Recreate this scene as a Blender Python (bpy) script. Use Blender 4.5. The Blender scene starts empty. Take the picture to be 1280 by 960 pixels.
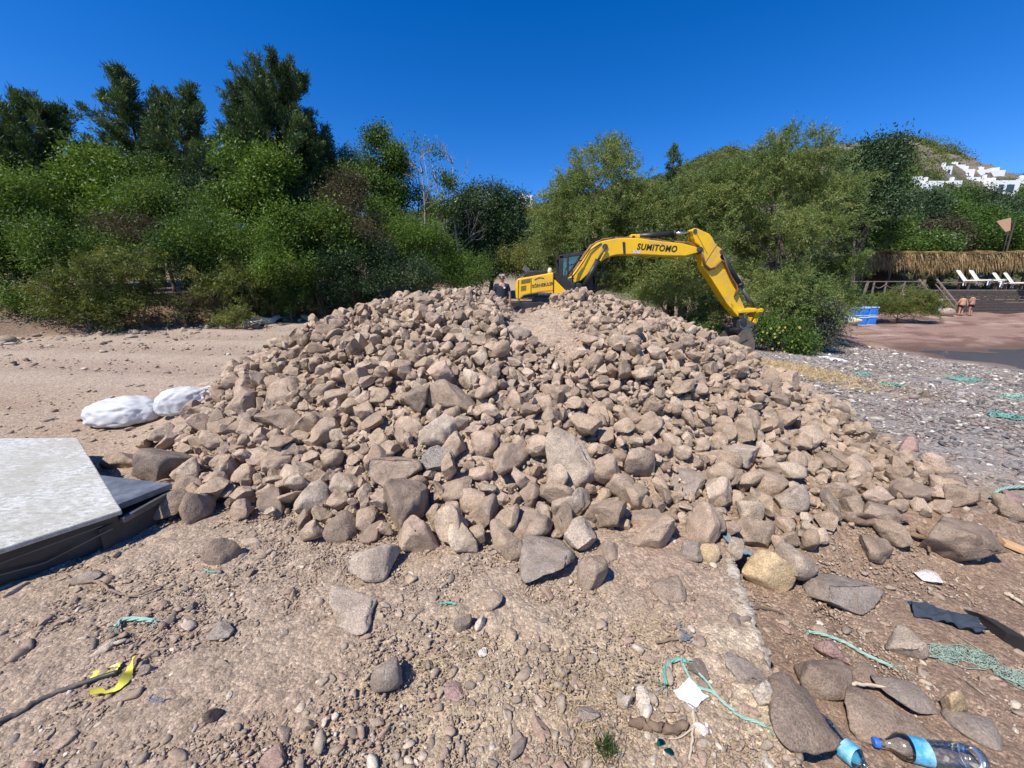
import bpy, bmesh, math, random
import numpy as np
from mathutils import Vector, Matrix, Euler

R = math.radians
scene = bpy.context.scene
col = scene.collection

# ------------------------------------------------------------------ camera
EYE = 1.6
TILT = R(12.9)
FPX = 482.0                     # focal length in photo pixels (1280 wide)
cam_data = bpy.data.cameras.new('camera')
cam = bpy.data.objects.new('camera', cam_data)
col.objects.link(cam)
cam.location = (0, 0, EYE)
cam.rotation_euler = (math.pi / 2 - TILT, 0, 0)
cam_data.sensor_width = 36.0
cam_data.lens = 36.0 * FPX / 1280.0
cam_data.clip_start = 0.05
cam_data.clip_end = 3000
scene.camera = cam

# ------------------------------------------------------------------ sky, sun, exposure
SUN_EL = R(54)
SUN_DIR = Vector((-0.72, -0.69, 0)).normalized()
world = bpy.data.worlds.new('World')
scene.world = world
world.use_nodes = True
nt = world.node_tree
nt.nodes.clear()
sky = nt.nodes.new('ShaderNodeTexSky')
sky.sky_type = 'NISHITA'
sky.sun_disc = False
sky.sun_elevation = SUN_EL
sky.sun_rotation = math.atan2(SUN_DIR.x, SUN_DIR.y)
sky.altitude = 1500
sky.air_density = 1.0
sky.dust_density = 0.1
sky.ozone_density = 4.0
hs = nt.nodes.new('ShaderNodeHueSaturation')
hs.inputs['Saturation'].default_value = 1.37
hs.inputs['Hue'].default_value = 0.512
bg = nt.nodes.new('ShaderNodeBackground')
bg.inputs[1].default_value = 0.142
wo = nt.nodes.new('ShaderNodeOutputWorld')
nt.links.new(sky.outputs[0], hs.inputs['Color'])
nt.links.new(hs.outputs[0], bg.inputs[0])
nt.links.new(bg.outputs[0], wo.inputs[0])

sl = bpy.data.lights.new('sun', 'SUN')
sl.energy = 5.0
sl.angle = R(0.53)
sl.color = (1.0, 0.955, 0.88)
so = bpy.data.objects.new('sun', sl)
col.objects.link(so)
tosun = Vector((SUN_DIR.x * math.cos(SUN_EL), SUN_DIR.y * math.cos(SUN_EL), math.sin(SUN_EL)))
so.rotation_euler = tosun.to_track_quat('Z', 'Y').to_euler()

scene.view_settings.view_transform = 'Standard'
scene.view_settings.look = 'None'
scene.view_settings.gamma = 1.0
scene.view_settings.exposure = 0.35
scene.view_settings.use_curve_mapping = False
scene.render.engine = 'CYCLES'
scene.cycles.use_denoising = True
scene.cycles.max_bounces = 6
scene.cycles.diffuse_bounces = 3
scene.cycles.transparent_max_bounces = 8

# ------------------------------------------------------------------ picture <-> place
CP, SP = math.cos(TILT), math.sin(TILT)
def ray(px, py):
    u = (px - 640) / FPX
    v = (py - 480) / FPX
    return np.array([u, CP - v * SP, -SP - v * CP])
def W(px, py, Y):
    d = ray(px, py)
    t = Y / d[1]
    return np.array([d[0] * t, Y, EYE + d[2] * t])
def GZ(px, py, z=0.0):
    d = ray(px, py)
    t = (z - EYE) / d[2]
    return np.array([d[0] * t, d[1] * t, z])
def depth_of(P):
    return P[1] * CP - (P[2] - EYE) * SP

# ------------------------------------------------------------------ noise
_rs = np.random.RandomState(7)
_TAB = _rs.rand(1 << 16)
def _h(ix, iy, iz):
    n = (ix * 73856093) ^ (iy * 19349663) ^ (iz * 83492791)
    return _TAB[(n ^ (n >> 15)) & 0xffff]
def noise3(x, y, z=0.0):
    x, y, z = np.broadcast_arrays(np.asarray(x, float), np.asarray(y, float), np.asarray(z, float))
    ix, iy, iz = np.floor(x).astype(np.int64), np.floor(y).astype(np.int64), np.floor(z).astype(np.int64)
    fx, fy, fz = x - ix, y - iy, z - iz
    fx, fy, fz = [f * f * f * (f * (f * 6 - 15) + 10) for f in (fx, fy, fz)]
    r = 0
    for dx in (0, 1):
        for dy in (0, 1):
            for dz in (0, 1):
                w = (fx if dx else 1 - fx) * (fy if dy else 1 - fy) * (fz if dz else 1 - fz)
                r = r + w * _h(ix + dx, iy + dy, iz + dz)
    return r
def fbm(x, y, z=0.0, o=4, g=0.5):
    a, s, t, f = 1.0, 0.0, 0.0, 1.0
    for k in range(o):
        s = s + a * (noise3(np.asarray(x) * f + 17.3 * k, np.asarray(y) * f - 9.1 * k, np.asarray(z) * f + 3.7 * k) - 0.5)
        t += a; a *= g; f *= 2.03
    return s / t * 2
def sstep(a, b, x):
    t = np.clip((np.asarray(x, float) - a) / (b - a), 0, 1)
    return t * t * (3 - 2 * t)
def smax(a, b, k):
    h = np.clip(0.5 + 0.5 * (a - b) / k, 0, 1)
    return b * (1 - h) + a * h + k * h * (1 - h)

# ------------------------------------------------------------------ terrain height
def edge_x(y):                                  # the broken concrete edge in the foreground
    return 1.34 + (y - 2.0) * 0.33
def bank_s(x, y):
    return (x + 14.6) * -0.67 + (y - 12.0) * 0.743
def base_h(x, y):
    x = np.asarray(x, float); y = np.asarray(y, float)
    yc = np.minimum(y, 60)
    inland = 0.060 * np.maximum(0, yc - 6) + 0.05 * np.maximum(0, yc - 18)
    bank = 1.1 * sstep(0.0, 2.6, bank_s(x, y)) * sstep(-3.5, -8.0, x)
    inland = inland + bank
    beach = np.maximum(-0.10 - 0.055 * np.maximum(0, x - 3.0), -1.7)
    shelf = np.where(y < 14, -2.0, -1.22 + 0.078 * (y - 15.5) + 0.45 * sstep(20.5, 15.0, x))
    shelf = np.minimum(shelf, 0.35) + 0.12 * np.maximum(0, yc - 40)
    shelf = shelf + 0.20 * fbm(x * 0.45, y * 1.1, 2.0, 4, 0.6) * sstep(15, 18, y)
    rt = smax(beach, shelf, 0.12)
    w = sstep(1.5, 9.5, x)
    h = inland * (1 - w) + rt * w
    # lower, eroded ground beyond the concrete edge
    d = x - edge_x(y)
    low = sstep(0.0, 0.10, d) * sstep(2.75, 2.2, y)
    h = h - 0.20 * low
    return h
def cone(x, y, ax, ay, bx, by, za, zb, slope):
    vx, vy = bx - ax, by - ay
    t = np.clip(((x - ax) * vx + (y - ay) * vy) / (vx * vx + vy * vy + 1e-9), 0, 1)
    r = np.sqrt((x - ax - t * vx) ** 2 + (y - ay - t * vy) ** 2)
    rr = np.sqrt(r * r + 0.25) - 0.5
    return za + (zb - za) * t - slope * rr
def heap_h(x, y):
    x = np.asarray(x, float); y = np.asarray(y, float)
    wob = 0.16 * fbm(x * 0.7, y * 0.7, 5.0, 3)
    a = cone(x, y, -1.75, 6.4, -0.70, 6.25, 1.40, 1.52, 0.48)
    b = cone(x, y, 1.10, 6.30, 1.35, 6.5, 1.53, 1.46, 0.50)
    c = cone(x, y, 2.0, 5.3, 4.4, 7.0, 0.66, -0.25, 0.43)
    m = smax(smax(a, b, 0.16), c, 0.2)
    m = m - 0.01 * np.exp(-((x + 0.12) / 0.38) ** 2) * sstep(5.0, 6.0, y)
    return m + wob * sstep(-0.2, 0.6, m)
def H(x, y):
    b = base_h(x, y)
    m = heap_h(x, y)
    return smax(b, m, 0.12) - 0.03
def GD(px, py, extra=0.0, far=80.0):
    """first point where the view ray meets the ground"""
    d = ray(px, py)
    t = 0.4 * 1.012 ** np.arange(600)
    P = np.array([0, 0, EYE])[None] + d[None] * t[:, None]
    below = P[:, 2] < H(P[:, 0], P[:, 1]) + extra
    i = int(np.argmax(below)) if below.any() else len(t) - 1
    lo, hi = t[max(i - 1, 0)], t[i]
    for _ in range(20):
        m = 0.5 * (lo + hi)
        q = np.array([0, 0, EYE]) + d * m
        if q[2] < float(H(q[0], q[1])) + extra: hi = m
        else: lo = m
    return np.array([0, 0, EYE]) + d * hi

# ------------------------------------------------------------------ mesh helpers
ORG = {}
def tag(o, label=None, cat=None, group=None, kind=None):
    if label: o['label'] = label
    if cat: o['category'] = cat
    if group: o['group'] = group
    if kind: o['kind'] = kind
    return o
def empty(name, loc, label=None, cat=None, group=None):
    o = bpy.data.objects.new(name, None)
    col.objects.link(o)
    o.location = [float(c) for c in loc]
    o.empty_display_size = 0.2
    ORG[o.name] = np.array([float(c) for c in loc])
    return tag(o, label, cat, group)
def link(name, me, mat=None, parent=None, org=None):
    o = bpy.data.objects.new(name, me)
    col.objects.link(o)
    if mat is not None and len(me.materials) == 0:
        me.materials.append(mat)
    if parent is not None:
        o.parent = parent
    return o
def np_mesh(name, V, F, attrs=None, smooth=True):
    """V (n,3); F (m,k) fixed-size faces"""
    V = np.ascontiguousarray(V, np.float32); F = np.ascontiguousarray(F, np.int32)
    me = bpy.data.meshes.new(name)
    me.vertices.add(len(V)); me.vertices.foreach_set('co', V.ravel())
    m, k = F.shape
    me.loops.add(m * k); me.loops.foreach_set('vertex_index', F.ravel())
    me.polygons.add(m)
    me.polygons.foreach_set('loop_start', np.arange(0, m * k, k, dtype=np.int32))
    me.polygons.foreach_set('loop_total', np.full(m, k, np.int32))
    me.polygons.foreach_set('use_smooth', np.full(m, smooth, bool))
    for nm, (dom, typ, dat) in (attrs or {}).items():
        at = me.attributes.new(nm, typ, dom)
        at.data.foreach_set('color' if 'COLOR' in typ else 'value', np.ascontiguousarray(dat, np.float32).ravel())
    me.update(calc_edges=True)
    return me
def put(name, V, F, mat, parent=None, attrs=None, smooth=True):
    V = np.asarray(V, float)
    if parent is not None:
        V = V - ORG[parent.name]
    o = link(name, np_mesh(name, V, F, attrs, smooth), mat, parent)
    if parent is not None:
        ORG[o.name] = ORG[parent.name]
    return o
class MB:
    def __init__(s): s.v, s.f = [], []
    def add(s, V, F):
        n = len(s.v)
        s.v += [tuple(float(c) for c in p) for p in V]
        s.f += [tuple(n + i for i in f) for f in F]
        return s
    def box(s, c, d, rot=None):
        c = np.array(c, float); d = np.array(d, float) / 2
        P = np.array([(x, y, z) for x in (-1, 1) for y in (-1, 1) for z in (-1, 1)]) * d
        if rot is not None: P = P @ np.array(Euler(rot).to_matrix()).T
        return s.add(P + c, [(0, 1, 3, 2), (4, 6, 7, 5), (0, 4, 5, 1), (2, 3, 7, 6), (0, 2, 6, 4), (1, 5, 7, 3)])
    def bar(s, a, b, w, h=None):
        a = Vector(a); b = Vector(b); h = h or w
        d = b - a; L = d.length
        q = d.to_track_quat('X', 'Z').to_matrix()
        P = [q @ Vector((x * L / 2, y * w / 2, z * h / 2)) + (a + b) / 2 for x in (-1, 1) for y in (-1, 1) for z in (-1, 1)]
        return s.add(P, [(0, 1, 3, 2), (4, 6, 7, 5), (0, 4, 5, 1), (2, 3, 7, 6), (0, 2, 6, 4), (1, 5, 7, 3)])
    def tube(s, pts, rad, n=8, cap=True):
        pts = [Vector([float(c) for c in p]) for p in pts]
        rad = [rad] * len(pts) if np.isscalar(rad) else list(rad)
        V, F = [], []
        up = None
        for i, p in enumerate(pts):
            t = (pts[min(i + 1, len(pts) - 1)] - pts[max(i - 1, 0)])
            if t.length < 1e-9: t = Vector((0, 0, 1))
            t.normalize()
            if up is None:
                up = Vector((0, 0, 1)) if abs(t.z) < 0.9 else Vector((1, 0, 0))
            u = (up - t * up.dot(t))
            if u.length < 1e-6: u = t.orthogonal()
            u.normalize(); up = u
            w = t.cross(u)
            for k in range(n):
                a = 2 * math.pi * k / n
                V.append(p + (u * math.cos(a) + w * math.sin(a)) * rad[i])
        for i in range(len(pts) - 1):
            for k in range(n):
                k2 = (k + 1) % n
                F.append((i * n + k, i * n + k2, (i + 1) * n + k2, (i + 1) * n + k))
        if cap:
            F.append(tuple(range(n - 1, -1, -1)))
            F.append(tuple((len(pts) - 1) * n + k for k in range(n)))
        return s.add(V, F)
    def prism(s, poly, axis, a, b):
        """poly of 2-D points extruded along axis from a to b; axis 1: points are (x,z), 2: (x,y), 0: (y,z)"""
        def P(p, t):
            return {1: (p[0], t, p[1]), 2: (p[0], p[1], t), 0: (t, p[0], p[1])}[axis]
        n = len(poly)
        V = [P(p, a) for p in poly] + [P(p, b) for p in poly]
        F = [tuple(range(n)), tuple(range(2 * n - 1, n - 1, -1))] + [(i, i + n, (i + 1) % n + n, (i + 1) % n) for i in range(n)]
        return s.add(V, F)
    def build(s, name, mat, parent=None, bevel=0.0, smooth=False, seg=2):
        o_ = ORG[parent.name] if parent is not None else np.zeros(3)
        me = bpy.data.meshes.new(name)
        me.from_pydata([tuple(np.array(v) - o_) for v in s.v], [], s.f)
        bm = bmesh.new(); bm.from_mesh(me)
        bmesh.ops.recalc_face_normals(bm, faces=bm.faces)
        if bevel:
            es = [e for e in bm.edges if len(e.link_faces) == 2 and e.calc_face_angle(0) > 0.5]
            try: bmesh.ops.bevel(bm, geom=es, offset=bevel, segments=seg, affect='EDGES', profile=0.5, clamp_overlap=True)
            except Exception: pass
        for f in bm.faces: f.smooth = smooth
        bm.to_mesh(me); bm.free()
        o = link(name, me, mat, parent)
        if parent is not None: ORG[o.name] = ORG[parent.name]
        return o
def text_mesh(name, body, size, mat, parent, loc, rot, ext=0.006, off=0.0, sx=1.0, shear=0.0, space=1.0, fit=None):
    cu = bpy.data.curves.new(name, 'FONT')
    cu.body = body; cu.size = size; cu.extrude = ext; cu.offset = off; cu.shear = shear
    cu.align_x = 'CENTER'; cu.align_y = 'CENTER'; cu.space_character = space
    t = bpy.data.objects.new(name, cu)
    col.objects.link(t)
    me = bpy.data.meshes.new_from_object(t.evaluated_get(bpy.context.evaluated_depsgraph_get()))
    col.objects.unlink(t); bpy.data.objects.remove(t)
    if fit:
        co = np.array([v.co[:] for v in me.vertices]); me.transform(Matrix.Diagonal((fit[0] / np.ptp(co[:, 0]), fit[1] / np.ptp(co[:, 1]), 1, 1)))
    M = Matrix.Translation(Vector(np.array(loc, float) - ORG[parent.name])) @ Euler(rot).to_matrix().to_4x4() @ Matrix.Diagonal((sx, 1, 1, 1))
    me.transform(M)
    me.materials.clear()
    o = link(name, me, mat, parent); ORG[o.name] = ORG[parent.name]
    return o

# ------------------------------------------------------------------ materials
def mat_new(name):
    m = bpy.data.materials.new(name); m.use_nodes = True
    n = m.node_tree.nodes; n.clear()
    out = n.new('ShaderNodeOutputMaterial')
    return m, m.node_tree, out
def ramp(t, fac, stops):
    r = t.nodes.new('ShaderNodeValToRGB')
    e = r.color_ramp.elements
    while len(e) < len(stops): e.new(0.5)
    for el, (p, c) in zip(e, stops):
        el.position = p; el.color = (*c, 1)
    if fac is not None: t.links.new(fac, r.inputs[0])
    return r
def tnoise(t, scale, detail=4, rough=0.6, vec=None, dist=0.0):
    n = t.nodes.new('ShaderNodeTexNoise')
    n.inputs['Scale'].default_value = scale; n.inputs['Detail'].default_value = detail
    n.inputs['Roughness'].default_value = rough; n.inputs['Distortion'].default_value = dist
    if vec is not None: t.links.new(vec, n.inputs['Vector'])
    return n
def mix(t, a, b, fac, mode='MIX'):
    m = t.nodes.new('ShaderNodeMix'); m.data_type = 'RGBA'; m.blend_type = mode
    for s, v in ((0, fac), (6, a), (7, b)):
        if hasattr(v, 'is_linked') or hasattr(v, 'links'): t.links.new(v, m.inputs[s])
        elif s == 0: m.inputs[0].default_value = v
        else: m.inputs[s].default_value = (*v, 1)
    return m.outputs[2]
def geo_pos(t):
    return t.nodes.new('ShaderNodeNewGeometry').outputs['Position']
def obj_pos(t):
    return t.nodes.new('ShaderNodeTexCoord').outputs['Object']
def plain(name, c, rough=0.6, metal=0.0, vary=0.18, scale=6.0, bump=0.0, bscale=30.0, spec=0.5, dirt=None, dirt_amt=0.5, emis=None):
    m, t, out = mat_new(name)
    p = t.nodes.new('ShaderNodeBsdfPrincipled')
    v = obj_pos(t)
    n = tnoise(t, scale, 5, 0.65, v)
    lo = [x * (1 - vary) for x in c]; hi = [min(1, x * (1 + vary)) for x in c]
    r = ramp(t, n.outputs[0], [(0.3, lo), (0.7, hi)])
    c_out = r.outputs[0]
    if dirt:
        n2 = tnoise(t, scale * 0.6, 8, 0.75, v)
        r2 = ramp(t, n2.outputs[0], [(0.48, (0, 0, 0)), (0.70, (dirt_amt,) * 3)])
        c_out = mix(t, c_out, dirt, r2.outputs[0])
    t.links.new(c_out, p.inputs['Base Color'])
    rr = ramp(t, n.outputs[0], [(0.3, (max(0, rough - 0.12),) * 3), (0.7, (min(1, rough + 0.12),) * 3)])
    t.links.new(rr.outputs[0], p.inputs['Roughness'])
    p.inputs['Metallic'].default_value = metal
    p.inputs['Specular IOR Level'].default_value = spec
    if bump:
        b = t.nodes.new('ShaderNodeBump'); b.inputs['Strength'].default_value = bump; b.inputs['Distance'].default_value = 0.02
        nb = tnoise(t, bscale, 6, 0.7, v)
        t.links.new(nb.outputs[0], b.inputs['Height']); t.links.new(b.outputs[0], p.inputs['Normal'])
    t.links.new(p.outputs[0], out.inputs[0])
    return m
def stone_mat(name, stops, per_object=True, dust=(0.30, 0.215, 0.15), dust_amt=0.55, speck=0.38, scale=9.0, bump=1.0):
    """stops: colour ramp over the stone's own random tone"""
    m, t, out = mat_new(name)
    p = t.nodes.new('ShaderNodeBsdfPrincipled')
    if per_object:
        tone = t.nodes.new('ShaderNodeObjectInfo').outputs['Random']
        v = obj_pos(t)
        # shared meshes: shift the texture by the object's own random number
        w = t.nodes.new('ShaderNodeVectorMath'); w.operation = 'SCALE'; w.inputs[0].default_value = (31.0, 17.0, 53.0)
        t.links.new(tone, w.inputs['Scale'])
        ad = t.nodes.new('ShaderNodeVectorMath'); ad.operation = 'ADD'
        t.links.new(geo_pos(t), ad.inputs[0]); t.links.new(w.outputs[0], ad.inputs[1])
        v = ad.outputs[0]
    else:
        a = t.nodes.new('ShaderNodeAttribute'); a.attribute_name = 'tone'
        tone = a.outputs['Fac']; v = geo_pos(t)
    base = ramp(t, tone, stops).outputs[0]
    n1 = tnoise(t, scale, 6, 0.7, v)
    n1r = ramp(t, n1.outputs[0], [(0.30, (0.62, 0.60, 0.58)), (0.5, (1, 1, 1)), (0.72, (1.32, 1.32, 1.30))])
    c = mix(t, base, n1r.outputs[0], 1.0, 'MULTIPLY')
    n2 = tnoise(t, scale * 14, 3, 0.7, v)                       # mineral grains
    n2r = ramp(t, n2.outputs[0], [(0.34, (1 - speck,) * 3), (0.5, (1, 1, 1)), (0.66, (1 + speck * 0.9,) * 3)])
    c = mix(t, c, n2r.outputs[0], 1.0, 'MULTIPLY')
    n3 = tnoise(t, scale * 0.45, 5, 0.7, v, 0.6)                # dried soil stuck on it
    n3r = ramp(t, n3.outputs[0], [(0.46, (0, 0, 0)), (0.66, (dust_amt,) * 3)])
    c = mix(t, c, dust, n3r.outputs[0])
    t.links.new(c, p.inputs['Base Color'])
    p.inputs['Roughness'].default_value = 0.92
    p.inputs['Specular IOR Level'].default_value = 0.18
    b = t.nodes.new('ShaderNodeBump'); b.inputs['Strength'].default_value = bump; b.inputs['Distance'].default_value = 0.02
    nb = tnoise(t, scale * 2.6, 8, 0.72, v)
    t.links.new(nb.outputs[0], b.inputs['Height']); t.links.new(b.outputs[0], p.inputs['Normal'])
    t.links.new(p.outputs[0], out.inputs[0])
    return m
def leaf_mat(name, stops, trans=0.28, rough=0.55):
    m, t, out = mat_new(name)
    a = t.nodes.new('ShaderNodeAttribute'); a.attribute_name = 'tone'
    c = ramp(t, a.outputs['Fac'], stops).outputs[0]
    p = t.nodes.new('ShaderNodeBsdfPrincipled')
    p.inputs['Roughness'].default_value = rough; p.inputs['Specular IOR Level'].default_value = 0.3
    t.links.new(c, p.inputs['Base Color'])
    tr = t.nodes.new('ShaderNodeBsdfTranslucent')
    c2 = mix(t, c, (1.35, 1.25, 0.55), 1.0, 'MULTIPLY')
    t.links.new(c2, tr.inputs[0])
    mx = t.nodes.new('ShaderNodeMixShader'); mx.inputs[0].default_value = trans
    t.links.new(p.outputs[0], mx.inputs[1]); t.links.new(tr.outputs[0], mx.inputs[2])
    t.links.new(mx.outputs[0], out.inputs[0])
    return m

M = {}
TAN = [(0.0, (0.2736, 0.2018, 0.1486)), (0.25, (0.372, 0.2725, 0.1895)), (0.5, (0.4215, 0.3106, 0.2153)), (0.75, (0.4706, 0.3435, 0.2511)), (0.9, (0.5144, 0.4033, 0.292)), (1.0, (0.3174, 0.2452, 0.1895))]
M['rock'] = stone_mat('rock_stone', TAN, True)
M['rock_mass'] = stone_mat('rock_stone_small', TAN, False)
MIXED = [(0.0, (0.2184, 0.1785, 0.1425)), (0.2, (0.312, 0.2346, 0.171)), (0.4, (0.3536, 0.2805, 0.2137)), (0.6, (0.3848, 0.2958, 0.209)), (0.8, (0.3328, 0.2193, 0.1662)), (0.93, (0.4992, 0.408, 0.304)), (1.0, (0.6448, 0.561, 0.4465))]
M['stone'] = stone_mat('loose_stone', MIXED, True, dust_amt=0.45, scale=16, bump=0.5)
M['grit'] = stone_mat('grit', [(0, (0.24, 0.17, 0.125)), (.4, (0.33, 0.24, 0.17)), (.8, (0.40, 0.30, 0.215)), (.95, (0.46, 0.38, 0.30)), (1, (0.6, 0.53, 0.45))], False, dust_amt=0.2, scale=40, bump=0.0)
M['pebble'] = stone_mat('pebble_stone', MIXED, False, dust_amt=0.55, scale=25, bump=0.3)
SHINGLE = [(0.0, (0.1075, 0.0959, 0.095)), (0.3, (0.215, 0.1865, 0.17)), (0.6, (0.3011, 0.2665, 0.235)), (0.8, (0.258, 0.1759, 0.15)), (0.92, (0.4516, 0.4104, 0.35)), (1.0, (0.7096, 0.6609, 0.58))]
M['shingle'] = stone_mat('beach_pebble', SHINGLE, False, dust_amt=0.12, scale=20, bump=0.2)
def stone_tint(name, c, **k):
    return stone_mat(name, [(0.0, [x * 0.94 for x in c]), (1.0, [min(1, x * 1.06) for x in c])], True, **k)
M['bark'] = plain('bark', (0.13, 0.095, 0.07), 0.9, vary=0.35, scale=9, bump=0.6, bscale=25)
M['pale_bark'] = plain('pale_bark', (0.30, 0.27, 0.235), 0.85, vary=0.25, scale=5, bump=0.4)
M['driftwood'] = plain('driftwood', (0.23, 0.15, 0.095), 0.85, vary=0.4, scale=14, bump=0.8, bscale=40)
M['yellow'] = plain('yellow_paint', (0.80, 0.46, 0.008), 0.38, vary=0.05, scale=2.5, dirt=(0.40, 0.27, 0.13), dirt_amt=0.65)
M['yellow_deep'] = plain('yellow_vent', (0.36, 0.22, 0.02), 0.5, vary=0.15)
M['black'] = plain('black_paint', (0.022, 0.022, 0.024), 0.5, vary=0.2, dirt=(0.12, 0.09, 0.07), dirt_amt=0.3)
M['black_rubber'] = plain('black_rubber', (0.02, 0.02, 0.02), 0.7)
M['pin_steel'] = plain('dark_pin', (0.075, 0.07, 0.065), 0.5, metal=0.3, vary=0.3)
M['grey_metal'] = plain('grey_steel', (0.14, 0.13, 0.125), 0.5, metal=0.4, vary=0.2, dirt=(0.16, 0.12, 0.09), dirt_amt=0.6)
M['chrome'] = plain('chrome_rod', (0.6, 0.6, 0.62), 0.22, metal=1.0, vary=0.05)
M['bucket'] = plain('worn_bucket_steel', (0.15, 0.12, 0.098), 0.6, metal=0.3, vary=0.3, scale=5, dirt=(0.25, 0.18, 0.125), dirt_amt=0.7, bump=0.2)
M['orange'] = plain('orange_stripe', (0.72, 0.16, 0.02), 0.5)
M['ink'] = plain('black_lettering', (0.03, 0.022, 0.01), 0.5, vary=0.1)
M['white'] = plain('white_wall', (0.80, 0.79, 0.77), 0.8, vary=0.04)
M['pane'] = plain('dark_window', (0.05, 0.07, 0.085), 0.15, vary=0.2)
def glassy(name, c, alpha=0.35, rough=0.08):
    m, t, out = mat_new(name)
    g = t.nodes.new('ShaderNodeBsdfGlossy'); g.inputs['Roughness'].default_value = rough; g.inputs['Color'].default_value = (0.9, 0.95, 0.95, 1)
    tr = t.nodes.new('ShaderNodeBsdfTransparent'); tr.inputs[0].default_value = (*c, 1)
    fr = t.nodes.new('ShaderNodeFresnel'); fr.inputs[0].default_value = 1.45
    ad = t.nodes.new('ShaderNodeMath'); ad.operation = 'ADD'; ad.inputs[1].default_value = alpha; ad.use_clamp = True
    t.links.new(fr.outputs[0], ad.inputs[0])
    mx = t.nodes.new('ShaderNodeMixShader')
    t.links.new(ad.outputs[0], mx.inputs[0]); t.links.new(tr.outputs[0], mx.inputs[1]); t.links.new(g.outputs[0], mx.inputs[2])
    t.links.new(mx.outputs[0], out.inputs[0])
    return m
M['glass'] = glassy('cab_glass', (0.55, 0.72, 0.66), 0.10)
# ================================================================== THE SETTING
def axis_coords(lo, hi, a, b, s0, g):
    """fine spacing s0 between a and b, growing outside"""
    c = list(np.arange(a, b, s0))
    x = b
    while x < hi:
        c.append(x); x += s0 + g * (x - b)
    c.append(hi)
    x = a; pre = []
    while x > lo:
        x -= s0 + g * (a - x)
        pre.append(max(x, lo))
    return np.array(pre[::-1] + c)
gx = axis_coords(-500, 700, -2.6, 2.9, 0.018, 0.020)
gy = axis_coords(-40, 700, 0.75, 3.3, 0.018, 0.020)
GX, GY = np.meshgrid(gx, gy)
x, y = GX.ravel(), GY.ravel()
z = H(x, y)
near = np.exp(-np.maximum(0, np.hypot(x, y - 2) - 3.5) / 5)
mound = sstep(0.05, 0.4, heap_h(x, y) - base_h(x, y))
z = z + near * (0.030 * fbm(x * 2.2, y * 2.2, 1.0, 4, 0.55) + 0.016 * fbm(x * 11, y * 11, 2.0, 3, 0.6) + 0.006 * np.abs(fbm(x * 26, y * 26, 4.0, 2)))
z = z + (1 - near) * 0.05 * fbm(x * 0.8, y * 0.8, 8.0, 5, 0.6)
# wheel ruts on the dirt road at the left
rut = np.sin((y - 9.6 + 0.12 * x) * 3.1 + 1.2 * fbm(x * 0.12, y * 0.4, 3.0, 2))
road = sstep(-2.0, -4.5, x) * sstep(5.8, 7.5, y) * sstep(0.6, -0.8, bank_s(x, y))
z = z + road * (0.025 * rut + 0.022 * fbm(x * 3.0, y * 3.0, 6.0, 3, 0.6))
# fines and dust that have settled between the stones of the heap, deepest in the bare chute below the crest
ctr = 0.12 + 0.42 * (1 - (y - 4.9) / 1.7)
chute_m = np.exp(-((x - ctr) / 0.42) ** 2) * sstep(4.2, 5.0, y) * sstep(7.0, 6.4, y)
z = z + mound * (0.045 + 0.03 * fbm(x * 2.6, y * 2.6, 15.0, 3)) + 0.03 * chute_m
V = np.stack([x, y, z], 1)

def lay(C, mask, c):
    m = np.clip(mask, 0, 1)[:, None]
    return C * (1 - m) + np.array(c)[None] * m
C = np.tile(np.array([[0.375, 0.29, 0.215]]), (len(x), 1))
n_a = fbm(x * 0.9, y * 0.9, 11.0, 4); n_b = fbm(x * 3.3, y * 3.3, 21.0, 4)
C = lay(C, sstep(-0.1, 0.5, n_a) * 0.5, (0.325, 0.225, 0.165))
C = lay(C, sstep(0.1, 0.5, n_b) * 0.5, (0.38, 0.285, 0.195))
C = lay(C, road * (0.75 + 0.4 * n_a), (0.345, 0.265, 0.205))
C = lay(C, road * sstep(0.0, 0.9, rut + n_b) * 0.6, (0.41, 0.335, 0.262))
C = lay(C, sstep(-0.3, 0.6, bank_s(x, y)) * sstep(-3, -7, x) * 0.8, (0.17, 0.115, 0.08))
# sandy, straw-littered ground in the middle foreground
C = lay(C, np.exp(-(((x - 0.15) / 0.9) ** 2 + ((y - 1.35) / 0.42) ** 2)) * (0.8 + 0.6 * n_b), (0.47, 0.365, 0.245))
# redder, moist earth beyond the concrete edge
low = sstep(0.0, 0.12, x - edge_x(y)) * sstep(3.6, 2.6, y)
C = lay(C, low * (0.85 + 0.3 * n_b), (0.245, 0.168, 0.118))
# shingle beach at the right
shing = sstep(3.2, 4.6, x - 0.10 * (y - 5) + 0.7 * n_a) * sstep(2.4, 4.2, y + 0.4 * n_a) * sstep(18.5, 16.5, y + n_a)
C = lay(C, shing, (0.29, 0.265, 0.245))
C = lay(C, shing * sstep(0.0, 0.5, fbm(x * 0.5, y * 0.9, 31.0, 3)) * 0.7, (0.29, 0.225, 0.16))
# dry straw on the slope above the shingle
straw = np.exp(-(((x - 7.2) / 1.5) ** 2 + ((y - 9.7) / 2.0) ** 2)) * 1.7
C = lay(C, straw * (0.6 + n_b), (0.46, 0.33, 0.175))
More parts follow.
